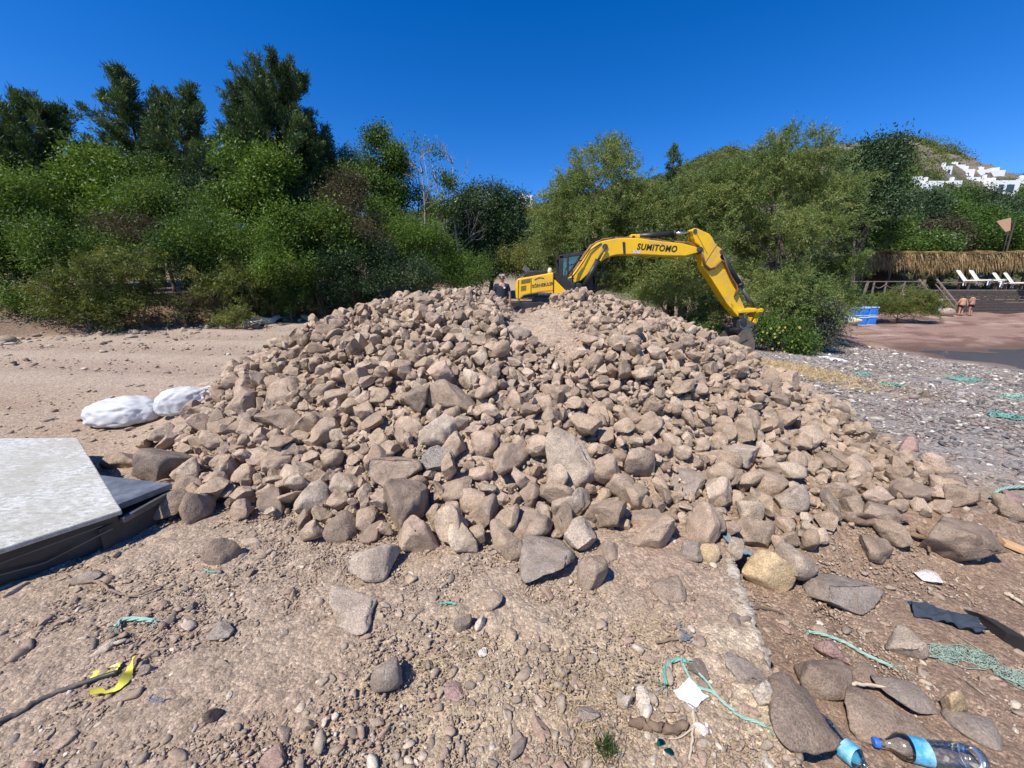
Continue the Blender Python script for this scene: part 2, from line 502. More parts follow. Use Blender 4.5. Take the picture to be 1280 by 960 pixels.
# reddish rock shelf across the inlet
shelf_m = sstep(16.4, 17.6, y + 0.8 * n_a) * sstep(6.5, 9.0, x) * sstep(40, 36, y)
C = lay(C, shelf_m, (0.275, 0.18, 0.142))
C = lay(C, shelf_m * sstep(0.05, 0.4, fbm(x * 0.45, y * 1.6, 41.0, 5)) * 0.9, (0.40, 0.295, 0.24))
C = lay(C, shelf_m * sstep(0.06, 0.26, fbm(x * 0.6, y * 2.6, 51.0, 5)) * 0.85, (0.16, 0.09, 0.07))
C = lay(C, shelf_m * sstep(20.5, 18.0, y) * sstep(0.0, 0.3, fbm(x * 0.8, y * 1.4, 57.0, 4)) * 0.7, (0.26, 0.22, 0.10))
wet = sstep(-0.74, -0.96, z) * sstep(14.5, 16.5, y)
C = lay(C, wet * 0.85, (0.125, 0.075, 0.058))
C = lay(C, sstep(-0.88, -1.0, z) * sstep(8, 10, x) * 0.6, (0.11, 0.085, 0.07))
# dried cement crust along the broken edge
de = edge_x(y) - x
crust = np.exp(-np.maximum(0, de - 0.02) / 0.19) * (de > -0.01) * sstep(2.05, 1.75, y) * sstep(-0.15, 0.12, fbm(x * 9, y * 9, 61.0, 4))
C = lay(C, np.clip(crust * 1.2, 0, 1) * 0.85, (0.60, 0.49, 0.35))
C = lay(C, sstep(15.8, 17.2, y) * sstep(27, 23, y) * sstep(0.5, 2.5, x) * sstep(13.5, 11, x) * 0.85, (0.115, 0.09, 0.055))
far = sstep(34, 46, y)
C = lay(C, far * sstep(4, -4, x - 30), (0.16, 0.14, 0.085))
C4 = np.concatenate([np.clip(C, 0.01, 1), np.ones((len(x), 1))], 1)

m, t, out = mat_new('ground_earth')
p = t.nodes.new('ShaderNodeBsdfPrincipled')
a = t.nodes.new('ShaderNodeAttribute'); a.attribute_name = 'soil'
pos = geo_pos(t)
n1 = tnoise(t, 22, 8, 0.75, pos); r1 = ramp(t, n1.outputs[0], [(0.30, (0.60, 0.58, 0.56)), (0.5, (1, 1, 1)), (0.70, (1.38, 1.36, 1.32))])
c = mix(t, a.outputs['Color'], r1.outputs[0], 1.0, 'MULTIPLY')
n2 = tnoise(t, 170, 3, 0.6, pos); r2 = ramp(t, n2.outputs[0], [(0.34, (0.66,) * 3), (0.5, (1, 1, 1)), (0.66, (1.36,) * 3)])
c = mix(t, c, r2.outputs[0], 1.0, 'MULTIPLY')
vo = t.nodes.new('ShaderNodeTexVoronoi'); vo.inputs['Scale'].default_value = 62; t.links.new(pos, vo.inputs['Vector'])
hv = t.nodes.new('ShaderNodeSeparateColor'); t.links.new(vo.outputs['Color'], hv.inputs[0])
gr = ramp(t, hv.outputs[0], [(0.0, (0.62, 0.60, 0.60)), (0.35, (0.9, 0.88, 0.86)), (0.75, (1.05, 1.0, 0.95)), (0.93, (1.45, 1.42, 1.38))])
c = mix(t, c, mix(t, c, gr.outputs[0], 1.0, 'MULTIPLY'), 0.65)
t.links.new(c, p.inputs['Base Color'])
p.inputs['Roughness'].default_value = 0.95; p.inputs['Specular IOR Level'].default_value = 0.12
b1 = t.nodes.new('ShaderNodeBump'); b1.inputs['Strength'].default_value = 0.75; b1.inputs['Distance'].default_value = 0.02
nb = tnoise(t, 30, 9, 0.72, pos); t.links.new(nb.outputs[0], b1.inputs['Height'])
b2 = t.nodes.new('ShaderNodeBump'); b2.inputs['Strength'].default_value = 0.6; b2.inputs['Distance'].default_value = 0.008; b2.invert = True
t.links.new(vo.outputs['Distance'], b2.inputs['Height']); t.links.new(b1.outputs[0], b2.inputs['Normal'])
t.links.new(b2.outputs[0], p.inputs['Normal'])
t.links.new(p.outputs[0], out.inputs[0])
M['ground'] = m
ny, nx = GX.shape
I = np.arange(nx * ny).reshape(ny, nx)
F = np.stack([I[:-1, :-1], I[:-1, 1:], I[1:, 1:], I[1:, :-1]], -1).reshape(-1, 4)
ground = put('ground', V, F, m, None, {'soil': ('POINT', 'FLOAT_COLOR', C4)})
tag(ground, 'bare brown earth running into a rubble mound and shingle beach', 'ground', kind='structure')

# water of the inlet
m, t, out = mat_new('sea_water')
p = t.nodes.new('ShaderNodeBsdfPrincipled')
p.inputs['Base Color'].default_value = (0.045, 0.068, 0.082, 1); p.inputs['Roughness'].default_value = 0.08
p.inputs['IOR'].default_value = 1.33
pos = geo_pos(t)
sc_ = t.nodes.new('ShaderNodeVectorMath'); sc_.operation = 'MULTIPLY'; sc_.inputs[1].default_value = (1.0, 2.2, 1.0); t.links.new(pos, sc_.inputs[0])
nb = tnoise(t, 3.2, 5, 0.6, sc_.outputs[0])
b = t.nodes.new('ShaderNodeBump'); b.inputs['Strength'].default_value = 1.0; b.inputs['Distance'].default_value = 0.35
t.links.new(nb.outputs[0], b.inputs['Height']); t.links.new(b.outputs[0], p.inputs['Normal'])
t.links.new(p.outputs[0], out.inputs[0])
sea = MB().add([(6, -300, -1.0), (900, -300, -1.0), (900, 60, -1.0), (6, 60, -1.0)], [(0, 1, 2, 3)]).build('sea_water', m)
tag(sea, 'dark rippled water of the small inlet beside the shingle', 'water', kind='structure')

# the hill behind
HT = np.array([(-3.0, 0.10), (-1.2, 0.12), (-0.6, 0.15), (-0.25, 0.19), (-0.08, 0.205), (0.05, 0.20), (0.2, 0.235), (0.36, 0.27), (0.50, 0.330), (0.60, 0.318), (0.72, 0.33), (0.90, 0.352), (0.99, 0.345), (1.06, 0.315), (1.15, 0.278), (1.33, 0.262), (1.8, 0.25), (3.0, 0.2)])
def hill_h(X, Y):
    u = X / np.maximum(Y, 1)
    rg = np.interp(u, HT[:, 0], HT[:, 1])
    D = 150.0
    s = sstep(40, D, Y)
    h = -3.0 + (rg * D + 3.0 + 1.6) * (0.35 * s + 0.65 * np.clip((Y - 40) / (D - 40), 0, 1))
    h = np.where(Y > D, (rg * D + 1.6) - (Y - D) * 0.10, h)
    return h + 2.6 * fbm(X * 0.06, Y * 0.06, 4.0, 5, 0.6)
hx = np.linspace(-320, 420, 300); hy = np.concatenate([np.linspace(42, 165, 120), np.linspace(168, 420, 30)])
HX, HY = np.meshgrid(hx, hy)
hz = hill_h(HX.ravel(), HY.ravel())
rocky = np.clip(sstep(0.50, 0.56, HX.ravel() / HY.ravel()) * sstep(0.15, 0.45, fbm(HX.ravel() * 0.09, HY.ravel() * 0.09, 9.0, 4) + sstep(100, 150, HY.ravel()) * 0.35), 0, 1)
hz = hz + rocky * 3.2 * np.abs(fbm(HX.ravel() * 0.3, HY.ravel() * 0.3, 19.0, 4))
HC = lay(np.tile([[0.060, 0.078, 0.034]], (len(hz), 1)), sstep(-0.2, 0.4, fbm(HX.ravel() * 0.2, HY.ravel() * 0.2, 3.0, 3)), (0.11, 0.115, 0.06))
HC = lay(HC, rocky * 0.8, (0.27, 0.215, 0.175))
m, t, out = mat_new('hillside')
p = t.nodes.new('ShaderNodeBsdfPrincipled'); p.inputs['Roughness'].default_value = 0.95; p.inputs['Specular IOR Level'].default_value = 0.1
a = t.nodes.new('ShaderNodeAttribute'); a.attribute_name = 'soil'
n1 = tnoise(t, 0.8, 8, 0.75, geo_pos(t)); r1 = ramp(t, n1.outputs[0], [(0.32, (0.5, 0.5, 0.5)), (0.68, (1.5, 1.5, 1.45))])
t.links.new(mix(t, a.outputs['Color'], r1.outputs[0], 1.0, 'MULTIPLY'), p.inputs['Base Color'])
b = t.nodes.new('ShaderNodeBump'); b.inputs['Distance'].default_value = 0.8; t.links.new(n1.outputs[0], b.inputs['Height']); t.links.new(b.outputs[0], p.inputs['Normal'])
t.links.new(p.outputs[0], out.inputs[0])
ny, nx = HX.shape
I = np.arange(nx * ny).reshape(ny, nx)
F = np.stack([I[:-1, :-1], I[:-1, 1:], I[1:, 1:], I[1:, :-1]], -1).reshape(-1, 4)
hill = put('hill', np.stack([HX.ravel(), HY.ravel(), hz], 1), F, m, None, {'soil': ('POINT', 'FLOAT_COLOR', np.concatenate([HC, np.ones((len(hz), 1))], 1))})
tag(hill, 'scrub covered rocky hill rising behind the beach', 'hill', kind='structure')

# ================================================================== FOLIAGE
def leaf_cards(P, D, L, Wd, rs, curl=0.0):
    """diamond leaves: P base points, D unit directions, L lengths, Wd widths"""
    n = len(P)
    r = rs.normal(size=(n, 3))
    S = np.cross(D, r); S /= np.linalg.norm(S, axis=1, keepdims=True) + 1e-9
    L = np.broadcast_to(L, (n,))[:, None]; Wd = np.broadcast_to(Wd, (n,))[:, None]
    mid = P + D * L * 0.45
    tip = P + D * L
    if curl: tip = tip + np.array([0, 0, -1.0])[None] * L * curl
    V = np.stack([P, mid + S * Wd * 0.5, tip, mid - S * Wd * 0.5], 1).reshape(-1, 3)
    F = np.arange(4 * n).reshape(n, 4)
    return V, F
def unit(a):
    return a / (np.linalg.norm(a, axis=1, keepdims=True) + 1e-9)
def crown_points(lobes, n, rs, gap=0.42, gfreq=1.1, thick=0.35, low=-0.75):
    lobes = np.array(lobes, float)
    area = (lobes[:, 3] * lobes[:, 4] + lobes[:, 3] * lobes[:, 5] + lobes[:, 4] * lobes[:, 5])
    pick = rs.choice(len(lobes), size=int(n * 1.9), p=area / area.sum())
    d = unit(rs.normal(size=(len(pick), 3)))
    keep = d[:, 2] > low
    d, pick = d[keep], pick[keep]
    rr = 1 - np.abs(rs.normal(size=len(d))) * thick
    rr = np.clip(rr, 0.1, 1.0) * (1 + 0.15 * fbm(d[:, 0] * 2.1 + pick * 3.1, d[:, 1] * 2.1, d[:, 2] * 2.1, 3))
    L = lobes[pick]
    P = L[:, :3] + d * rr[:, None] * L[:, 3:6]
    g = noise3(P[:, 0] * gfreq, P[:, 1] * gfreq, P[:, 2] * gfreq) * 0.65 + noise3(P[:, 0] * gfreq * 2.3, P[:, 1] * gfreq * 2.3, P[:, 2] * gfreq * 2.3) * 0.35
    k = g > gap
    return P[k][:n], d[k][:n]
def crown(name, lobes, n_clump, per, mat, parent, seed, size=(0.14, 0.05), spread=0.22, droop=0.0, up=0.15, outw=0.7, gap=0.42, gfreq=1.1, thick=0.35, curl=0.0, low=-0.75, wisp=0.0):
    rs = np.random.RandomState(seed)
    P, d = crown_points(lobes, n_clump, rs, gap, gfreq, thick, low)
    n = len(P)
    ct = np.clip(rs.normal(0.5, 0.17, n) + 0.45 * fbm(P[:, 0] * 0.7, P[:, 1] * 0.7, P[:, 2] * 0.7, 3), 0, 1)
    if wisp > 0:                                 # feathery sprays: leaves run along short drooping twigs
        tw = unit(d * outw + rs.normal(size=(n, 3)) * 0.45 + np.array([0, 0, up]))
        s = rs.rand(n, per)
        Q = P[:, None, :] + tw[:, None, :] * (s * wisp)[..., None] + np.array([0, 0, -1.0]) * ((s ** 2) * wisp * droop)[..., None] + rs.normal(size=(n, per, 3)) * spread * (0.35 + 0.65 * s[..., None])
        D = tw[:, None, :] * 0.9 + np.array([0, 0, -1.0]) * (2 * s * droop)[..., None] * 0.8 + rs.normal(size=(n, per, 3)) * 0.45
    else:
        Q = P[:, None, :] + rs.normal(size=(n, per, 3)) * spread
        D = d[:, None, :] * outw + rs.normal(size=(n, per, 3)) * 0.75 + np.array([0, 0, up - droop])
    Q = Q.reshape(-1, 3); D = unit(D.reshape(-1, 3))
    L = size[0] * rs.uniform(0.6, 1.35, len(Q)); Wd = size[1] * rs.uniform(0.7, 1.3, len(Q))
    V, F = leaf_cards(Q, D, L, Wd, rs, curl)
    tone = np.clip(np.repeat(ct, per) + rs.normal(0, 0.12, len(Q)), 0, 1)
    return put(name, V, F, mat, parent, {'tone': ('FACE', 'FLOAT', tone)}, smooth=False)
def limb_path(a, b, rs, bend=0.12, n=6, sag=0.0):
    a, b = np.array(a, float), np.array(b, float)
    L = np.linalg.norm(b - a)
    o1, o2 = rs.normal(size=3) * bend * L, rs.normal(size=3) * bend * L * 0.5
    out = []
    for i in range(n):
        s = i / (n - 1)
        out.append(a * (1 - s) + b * s + o1 * math.sin(math.pi * s) * 0.6 + o2 * math.sin(2 * math.pi * s) * 0.5 + np.array([0, 0, sag * math.sin(math.pi * s)]))
    return out
def trunk(name, base, tops, r0, mat, parent, seed, fork=0.35, sub=3):
    rs = np.random.RandomState(seed)
    base = np.array(base, float); mb = MB()
    tops = [np.array(q, float) for q in tops]
    mean = np.mean(tops, 0)
    f = base + (mean - base) * fork + rs.normal(size=3) * 0.1
    stem = limb_path(base - np.array([0, 0, 0.3]), f, rs, 0.05, 6)
    mb.tube(stem, np.linspace(r0 * 1.25, r0 * 0.75, 6), 9)
    for q in tops:
        pth = limb_path(f, q, rs, 0.10, 7, 0.1)
        mb.tube(pth, np.linspace(r0 * 0.62, r0 * 0.12, 7), 7)
        for k in range(sub):
            s = rs.randint(2, 6)
            e = pth[s] + unit(rs.normal(size=(1, 3)))[0] * np.linalg.norm(q - f) * 0.38 + np.array([0, 0, 0.25])
            mb.tube(limb_path(pth[s], e, rs, 0.12, 5), np.linspace(r0 * 0.25, r0 * 0.05, 5), 5)
    return mb.build(name, mat, parent, smooth=True)
def lobe_px(px, py, rx, ry, Y, dz=None):
    """an ellipsoid as big as it must be at distance Y to span rx, ry in the photograph"""
    c = W(px, py, Y); k = depth_of(c) / FPX
    ax, az = rx * k, ry * k
    ay = dz if dz else min(ax, az) * 0.5 + max(ax, az) * 0.35
    return (c[0], c[1], c[2], ax, ay, az)
G_PINE = [(0.0, (0.0239, 0.0483, 0.0166)), (0.45, (0.0558, 0.1006, 0.0333)), (0.8, (0.1097, 0.161, 0.0527)), (1.0, (0.1993, 0.2113, 0.0693))]
G_TAM = [(0.0, (0.0674, 0.1009, 0.0266)), (0.4, (0.1271, 0.1815, 0.0473)), (0.75, (0.2169, 0.2605, 0.0768)), (1.0, (0.3292, 0.3194, 0.1256))]
G_BRIGHT = [(0.0, (0.0436, 0.0851, 0.0106)), (0.45, (0.0924, 0.1637, 0.0211)), (0.8, (0.1477, 0.2374, 0.0334)), (1.0, (0.2182, 0.2946, 0.0528))]
G_MID = [(0.0, (0.0314, 0.0659, 0.0112)), (0.45, (0.0708, 0.1316, 0.0223)), (0.8, (0.1181, 0.1921, 0.0336)), (1.0, (0.187, 0.2286, 0.0504))]
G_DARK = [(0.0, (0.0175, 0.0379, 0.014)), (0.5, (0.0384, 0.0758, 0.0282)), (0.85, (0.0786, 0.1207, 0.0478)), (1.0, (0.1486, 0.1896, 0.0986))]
G_OLIVE = [(0.0, (0.0578, 0.0787, 0.0183)), (0.45, (0.1157, 0.1463, 0.0339)), (0.8, (0.1927, 0.2101, 0.0548)), (1.0, (0.3083, 0.2719, 0.0912))]
G_BROWN = [(0.0, (0.035, 0.030, 0.018)), (0.5, (0.070, 0.060, 0.032)), (1.0, (0.13, 0.105, 0.06))]
G_GREY = [(0.0, (0.05, 0.062, 0.042)), (0.5, (0.10, 0.115, 0.085)), (1.0, (0.20, 0.20, 0.16))]
for k_, st in (('pine', G_PINE), ('tam', G_TAM), ('bright', G_BRIGHT), ('mid', G_MID), ('dark', G_DARK), ('olive', G_OLIVE), ('brown', G_BROWN), ('grey', G_GREY)):
    M['leaf_' + k_] = leaf_mat('leaf_' + k_, st, 0.18 if k_ in ('pine', 'dark') else 0.30)

STY = {
    'broad': dict(size=(0.125, 0.062), spread=0.24, droop=0.15, per=42),
    'fine': dict(size=(0.095, 0.036), spread=0.20, droop=0.05, per=42),
    'wispy': dict(size=(0.115, 0.024), spread=0.07, droop=0.40, up=0.50, outw=0.6, wisp=0.55, per=42, thick=0.28),
}
def tree(name, lobes, mat, style, label, cat, seed, dens=1.0, r0=0.14, group=None, bark='bark', ground=None, **kw):
    lobes = [tuple(l) for l in lobes]
    sub = kw.pop('sub', 17)
    La = np.array(lobes)
    cx, cy = np.average(La[:, 0], weights=La[:, 3] ** 2), np.average(La[:, 1], weights=La[:, 3] ** 2)
    zb = float(H(cx, cy)) if cy < 60 else float(hill_h(np.array(cx), np.array(cy)))
    if cy >= 42: zb = max(zb, float(hill_h(np.array(cx), np.array(cy))))
    root = empty(name, (cx, cy, zb), label, cat, group)
    st = dict(STY[style]); st.update(kw)
    per = st.pop('per')
    main = lobes
    if sub:
        rs = np.random.RandomState(seed + 7); lobes = [(l[0], l[1], l[2], l[3] * .70, l[4] * .70, l[5] * .70) for l in main]
        for l in main:
            dd = unit(rs.normal(size=(sub, 3))); dd[:, 2] = np.abs(dd[:, 2]) * 1.1 - 0.35; dd = unit(dd)
            for q in dd:
                k = rs.uniform(.24, .42); rm = (l[3] * l[4] * l[5]) ** (1 / 3) * k
                lobes.append((l[0] + q[0] * l[3] * .80, l[1] + q[1] * l[4] * .80, l[2] + q[2] * l[5] * .80, rm * rs.uniform(.85, 1.3), rm, rm * rs.uniform(.85, 1.35)))
    area = sum(4 * math.pi * ((l[3] * l[4]) ** 1.6 / 3 + (l[3] * l[5]) ** 1.6 / 3 + (l[4] * l[5]) ** 1.6 / 3) ** (1 / 1.6) for l in main)
    n = int(area * 17 * dens)
    trunk('trunk', (cx, cy, zb), [(l[0], l[1], max(l[2], zb + 0.4)) for l in main[:7]], r0, M[bark], root, seed)
    crown('crown', lobes, n, per, mat, root, seed + 1, **st)
    return root
def pine(name, base, hgt, rmax, seed, label, group=None, lean=(0, 0), start=0.22, nb=70, dens=1.0, round_=0.5, mat='leaf_pine'):
    rs = np.random.RandomState(seed)
    base = np.array([base[0], base[1], float(H(base[0], base[1])) if base[1] < 60 else float(hill_h(np.array(base[0]), np.array(base[1])))])
    root = empty(name, base, label, 'tree', group)
    top = base + np.array([lean[0], lean[1], hgt])
    st = limb_path(base - np.array([0, 0, 0.3]), top, rs, 0.02, 12)
    mb = MB(); r0 = 0.018 * hgt
    mb.tube(st, np.linspace(r0, r0 * 0.12, 12), 9)
    PP, DD, TT = [], [], []
    for i in range(nb):
        s = start + (1 - start) * (i + rs.rand()) / nb
        k = s * 11; i0 = min(int(k), 10); p0 = st[i0] + (st[i0 + 1] - st[i0]) * (k - i0)
        q = (s - start) / (1 - start)
        prof = (1 - q) ** round_ * min(1.0, 0.55 + q * 2.2)
        L = rmax * max(0.12, prof) * rs.uniform(0.62, 1.12)
        az = i * 2.399 + rs.normal() * 0.5
        el = rs.uniform(0.12, 0.5) + q * 0.65
        e = p0 + np.array([math.cos(az) * math.cos(el), math.sin(az) * math.cos(el), math.sin(el)]) * L
        pth = limb_path(p0, e, rs, 0.06, 6, -0.06 * L)
        mb.tube(pth, np.linspace(r0 * 0.3 * (1 - 0.6 * q), 0.012, 6), 5)
        nc = max(5, int(L * 13 * dens))
        ax = (e - p0) / L
        bt = np.clip(rs.normal(0.45, 0.16), 0, 1)
        for c in range(nc):
            w = rs.uniform(0.30, 1.03)
            kk = w * 5; j = min(int(kk), 4); b0 = pth[j] + (pth[j + 1] - pth[j]) * (kk - j)
            off = unit(rs.normal(size=(1, 3)))[0] * rs.rand() ** 0.6 * (0.16 + 0.22 * L * 0.4) * (1.15 - 0.55 * w)
            m_ = 30
            c0 = b0 + off
            dr = unit(rs.normal(size=(m_, 3)) * 0.55 + ax * 0.55 + unit(off[None] + 1e-6) * 0.35 + np.array([0, 0, 0.45]))
            PP.append(c0 + rs.normal(size=(m_, 3)) * 0.07); DD.append(dr)
            TT.append(np.clip(bt + rs.normal(0, 0.13) + rs.normal(0, 0.08, m_), 0, 1))
    mb.build('trunk', M['bark'], root, smooth=True)
    P = np.concatenate(PP); D = np.concatenate(DD); T = np.concatenate(TT)
    V, F = leaf_cards(P, D, 0.18 * rs.uniform(0.7, 1.3, len(P)), 0.032, rs)
    put('crown', V, F, M[mat], root, {'tone': ('FACE', 'FLOAT', T)}, smooth=False)
    return root
# ================================================================== TREES AND SHRUBS
# --- pines on the bank at the left
def gp(px, Y): return (W(px, 380, Y)[0], Y)
def ptop(px, py, Y, bx):
    py += 26 if Y < 22 else 8
    T = W(px, py, Y); b = gp(bx, Y); zb = float(H(*b))
    return b, T[2] - zb, (T[0] - b[0], 0)
GP = 'pines on the bank'
b, h_, ln = ptop(48, 112, 19, 44);  pine('pine_tree', b, h_, 4.3, 101, 'broad dark pine farthest from the heap, standing alone against the sky', GP, ln, 0.15, 110, 1.0, 0.50)
b, h_, ln = ptop(150, 66, 20, 200); pine('pine_tree', b, h_, 2.7, 102, 'slender pine whose tip leans away from the other pines', GP, ln, 0.3, 62, 1.1, 0.55)
b, h_, ln = ptop(204, 98, 20.5, 208); pine('pine_tree', b, h_, 3.0, 103, 'narrow pine rising just beside the leaning slender pine', GP, ln, 0.28, 60, 1.1, 0.55)
b, h_, ln = ptop(238, 90, 19.5, 236); pine('pine_tree', b, h_, 3.0, 104, 'upright pine between the narrow pine and the tallest pine', GP, ln, 0.28, 64, 1.1, 0.6)
b, h_, ln = ptop(300, 82, 20, 330); pine('pine_tree', b, h_, 2.5, 106, 'thin pine pressed against the tallest pine on its outer side', GP, ln, 0.35, 46, 1.0, 0.55)
b, h_, ln = ptop(352, 74, 20, 356); pine('pine_tree', b, h_, 3.6, 105, 'tallest and widest dark pine on the bank', GP, ln, 0.25, 110, 1.2, 0.36)
b, h_, ln = ptop(392, 140, 20.5, 384); pine('pine_tree', b, h_, 2.8, 107, 'shorter pine leaning on the tallest pine from the heap side', GP, ln, 0.3, 56, 1.1, 0.4)
b, h_, ln = ptop(128, 165, 20.5, 125); pine('pine_tree', b, h_, 3.2, 108, 'low pine filling the dip between the broad pine and the leaning one', GP, ln, 0.2, 46, 1.1, 0.5)

# --- broadleaf trees and shrubs of the bank
GB = 'shrubs on the bank'
def shrub(lobes, k, style, label, seed, dens=1.0, cat='shrub', name='shrub', r0=0.07, **kw):
    return tree(name, [lobe_px(*l) for l in lobes], M['leaf_' + k], style, label, cat, seed, dens, r0, GB, **kw)
shrub([(20, 262, 62, 44, 16), (-40, 250, 50, 40, 16.5)], 'bright', 'fine', 'bright green shrub at the near end of the bank under the broad pine', 201)
shrub([(118, 232, 46, 40, 17.5), (150, 262, 34, 26, 17)], 'bright', 'broad', 'bright leafy shrub growing beneath the leaning slender pine', 202)
shrub([(205, 262, 52, 38, 17), (182, 232, 34, 30, 18)], 'mid', 'fine', 'dull green shrub in front of the narrow pines', 203)
shrub([(320, 222, 44, 38, 17.5), (338, 262, 40, 32, 17), (296, 252, 26, 30, 17)], 'bright', 'broad', 'bright green small tree right below the tallest pine', 204, name='small_tree', cat='tree')
shrub([(148, 292, 36, 26, 15.5), (190, 300, 30, 20, 15.4)], 'brown', 'fine', 'half dry brownish shrub in the middle of the green bank', 205, 0.75)
shrub([(60, 322, 66, 46, 14.5), (0, 330, 50, 48, 14)], 'mid', 'fine', 'dark rounded shrub at the near end of the bank, low down', 206)
shrub([(256, 300, 48, 40, 15.6), (232, 330, 36, 30, 15)], 'mid', 'fine', 'leafy shrub between the dry brownish shrub and the bright small tree', 207)
shrub([(320, 310, 50, 40, 16), (350, 340, 40, 36, 15.5)], 'bright', 'fine', 'grass green shrub low on the bank below the bright small tree', 208, 0.95)
shrub([(428, 262, 44, 34, 18), (446, 292, 38, 30, 17.5)], 'brown', 'fine', 'brown twiggy shrub on the bank beyond the tallest pine', 209, 0.8)
shrub([(400, 310, 46, 46, 17), (372, 300, 30, 36, 17)], 'mid', 'broad', 'deep green shrub under the brown twiggy shrub', 210)
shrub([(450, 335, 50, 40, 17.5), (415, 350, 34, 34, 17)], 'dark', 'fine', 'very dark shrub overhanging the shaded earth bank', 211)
shrub([(512, 312, 46, 42, 19), (546, 330, 34, 30, 19.5), (480, 320, 30, 36, 18.6)], 'bright', 'fine', 'bright green shrub just above the crest of the heap', 212, 0.9)
shrub([(120, 372, 44, 44, 13.2), (80, 395, 34, 26, 12.8)], 'olive', 'wispy', 'feathery olive bush standing at the edge of the dirt road, nearest of its row', 213, 1.0, 'bush', 'bush')
shrub([(185, 372, 40, 50, 13.6), (160, 396, 30, 22, 13.2)], 'olive', 'wispy', 'taller feathery olive bush beside the dirt road, second in its row', 214, 1.0, 'bush', 'bush')
shrub([(292, 355, 40, 38, 15), (258, 362, 30, 30, 14.6)], 'olive', 'wispy', 'feathery bush before the shaded gap in the bank', 215, 0.9, 'bush', 'bush')
shrub([(300, 402, 20, 14, 14), (276, 405, 14, 9, 13.9)], 'olive', 'wispy', 'low trailing bush at the foot of the shaded bank', 216, 1.1, 'bush', 'bush', wisp=0.4)
shrub([(372, 375, 24, 22, 16), (346, 385, 18, 14, 15.8)], 'mid', 'wispy', 'dusty bush near the scrap of pale litter', 217, 1.0, 'bush', 'bush', wisp=0.5)
shrub([(30, 385, 40, 26, 13), (-10, 380, 36, 34, 13)], 'mid', 'fine', 'low green bush at the outer end of the dirt road', 218, 1.0, 'bush', 'bush')
shrub([(590, 335, 26, 18, 22), (560, 345, 24, 16, 21)], 'mid', 'fine', 'low bush behind the standing man, against the dark tree', 219, 1.0, 'bush', 'bush')
shrub([(640, 328, 22, 20, 24), (664, 322, 18, 22, 23)], 'olive', 'fine', 'dull bush between the dark tree and the yellow hood', 220, 1.0, 'bush', 'bush')
shrub([(236, 385, 30, 20, 14), (212, 398, 20, 12, 13.7)], 'brown', 'wispy', 'dry straggling bush beside the stones edging the road', 221, 0.9, 'bush', 'bush', wisp=0.5)

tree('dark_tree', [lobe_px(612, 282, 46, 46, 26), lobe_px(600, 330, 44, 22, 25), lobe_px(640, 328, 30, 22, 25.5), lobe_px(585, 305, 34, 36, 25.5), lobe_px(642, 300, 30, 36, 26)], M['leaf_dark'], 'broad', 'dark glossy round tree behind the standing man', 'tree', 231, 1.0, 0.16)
GL = 'loose trees above the bank'
tree('open_tree', [lobe_px(482, 196, 22, 32, 23), lobe_px(462, 222, 24, 24, 23), lobe_px(500, 222, 16, 18, 23.4), lobe_px(476, 250, 28, 22, 22.5)], M['leaf_mid'], 'broad', 'loose green tree next to the pale barked tree', 'tree', 232, 0.75, 0.12, GL, gap=0.46)
tree('pale_barked_tree', [lobe_px(540, 206, 17, 20, 23.5), lobe_px(528, 186, 10, 8, 23.5), lobe_px(552, 228, 16, 14, 23), lobe_px(524, 222, 12, 10, 23.8), lobe_px(512, 250, 24, 24, 23), lobe_px(548, 262, 22, 18, 23)], M['leaf_mid'], 'broad', 'thin open tree showing pale bare limbs', 'tree', 233, 0.55, 0.10, GL, 'pale_bark', gap=0.5)
tree('leafy_tree', [lobe_px(432, 215, 22, 26, 22), lobe_px(420, 245, 26, 24, 21.5)], M['leaf_mid'], 'fine', 'small crowned tree peeping out beside the shorter pine', 'tree', 234, 0.9, 0.12, GL)
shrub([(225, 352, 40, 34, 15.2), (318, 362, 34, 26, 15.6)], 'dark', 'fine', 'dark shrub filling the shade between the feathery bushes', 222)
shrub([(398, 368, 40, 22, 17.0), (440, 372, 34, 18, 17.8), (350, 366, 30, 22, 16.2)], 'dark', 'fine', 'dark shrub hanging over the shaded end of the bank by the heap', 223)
shrub([(86, 290, 50, 36, 16.5), (150, 330, 40, 30, 15)], 'mid', 'fine', 'green shrub under the bright leafy one near the outer end of the bank', 224)
shrub([(470, 290, 40, 34, 20), (440, 240, 30, 26, 21)], 'mid', 'broad', 'dense green shrub below the loose green tree', 225)
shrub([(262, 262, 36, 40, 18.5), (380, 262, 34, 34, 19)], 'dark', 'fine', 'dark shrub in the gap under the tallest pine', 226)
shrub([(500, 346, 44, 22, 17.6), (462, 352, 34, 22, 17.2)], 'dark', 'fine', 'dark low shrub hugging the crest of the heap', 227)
shrub([(556, 350, 36, 18, 19.0), (590, 352, 22, 12, 19.6)], 'mid', 'fine', 'low green shrub between the crest and the standing man', 228)
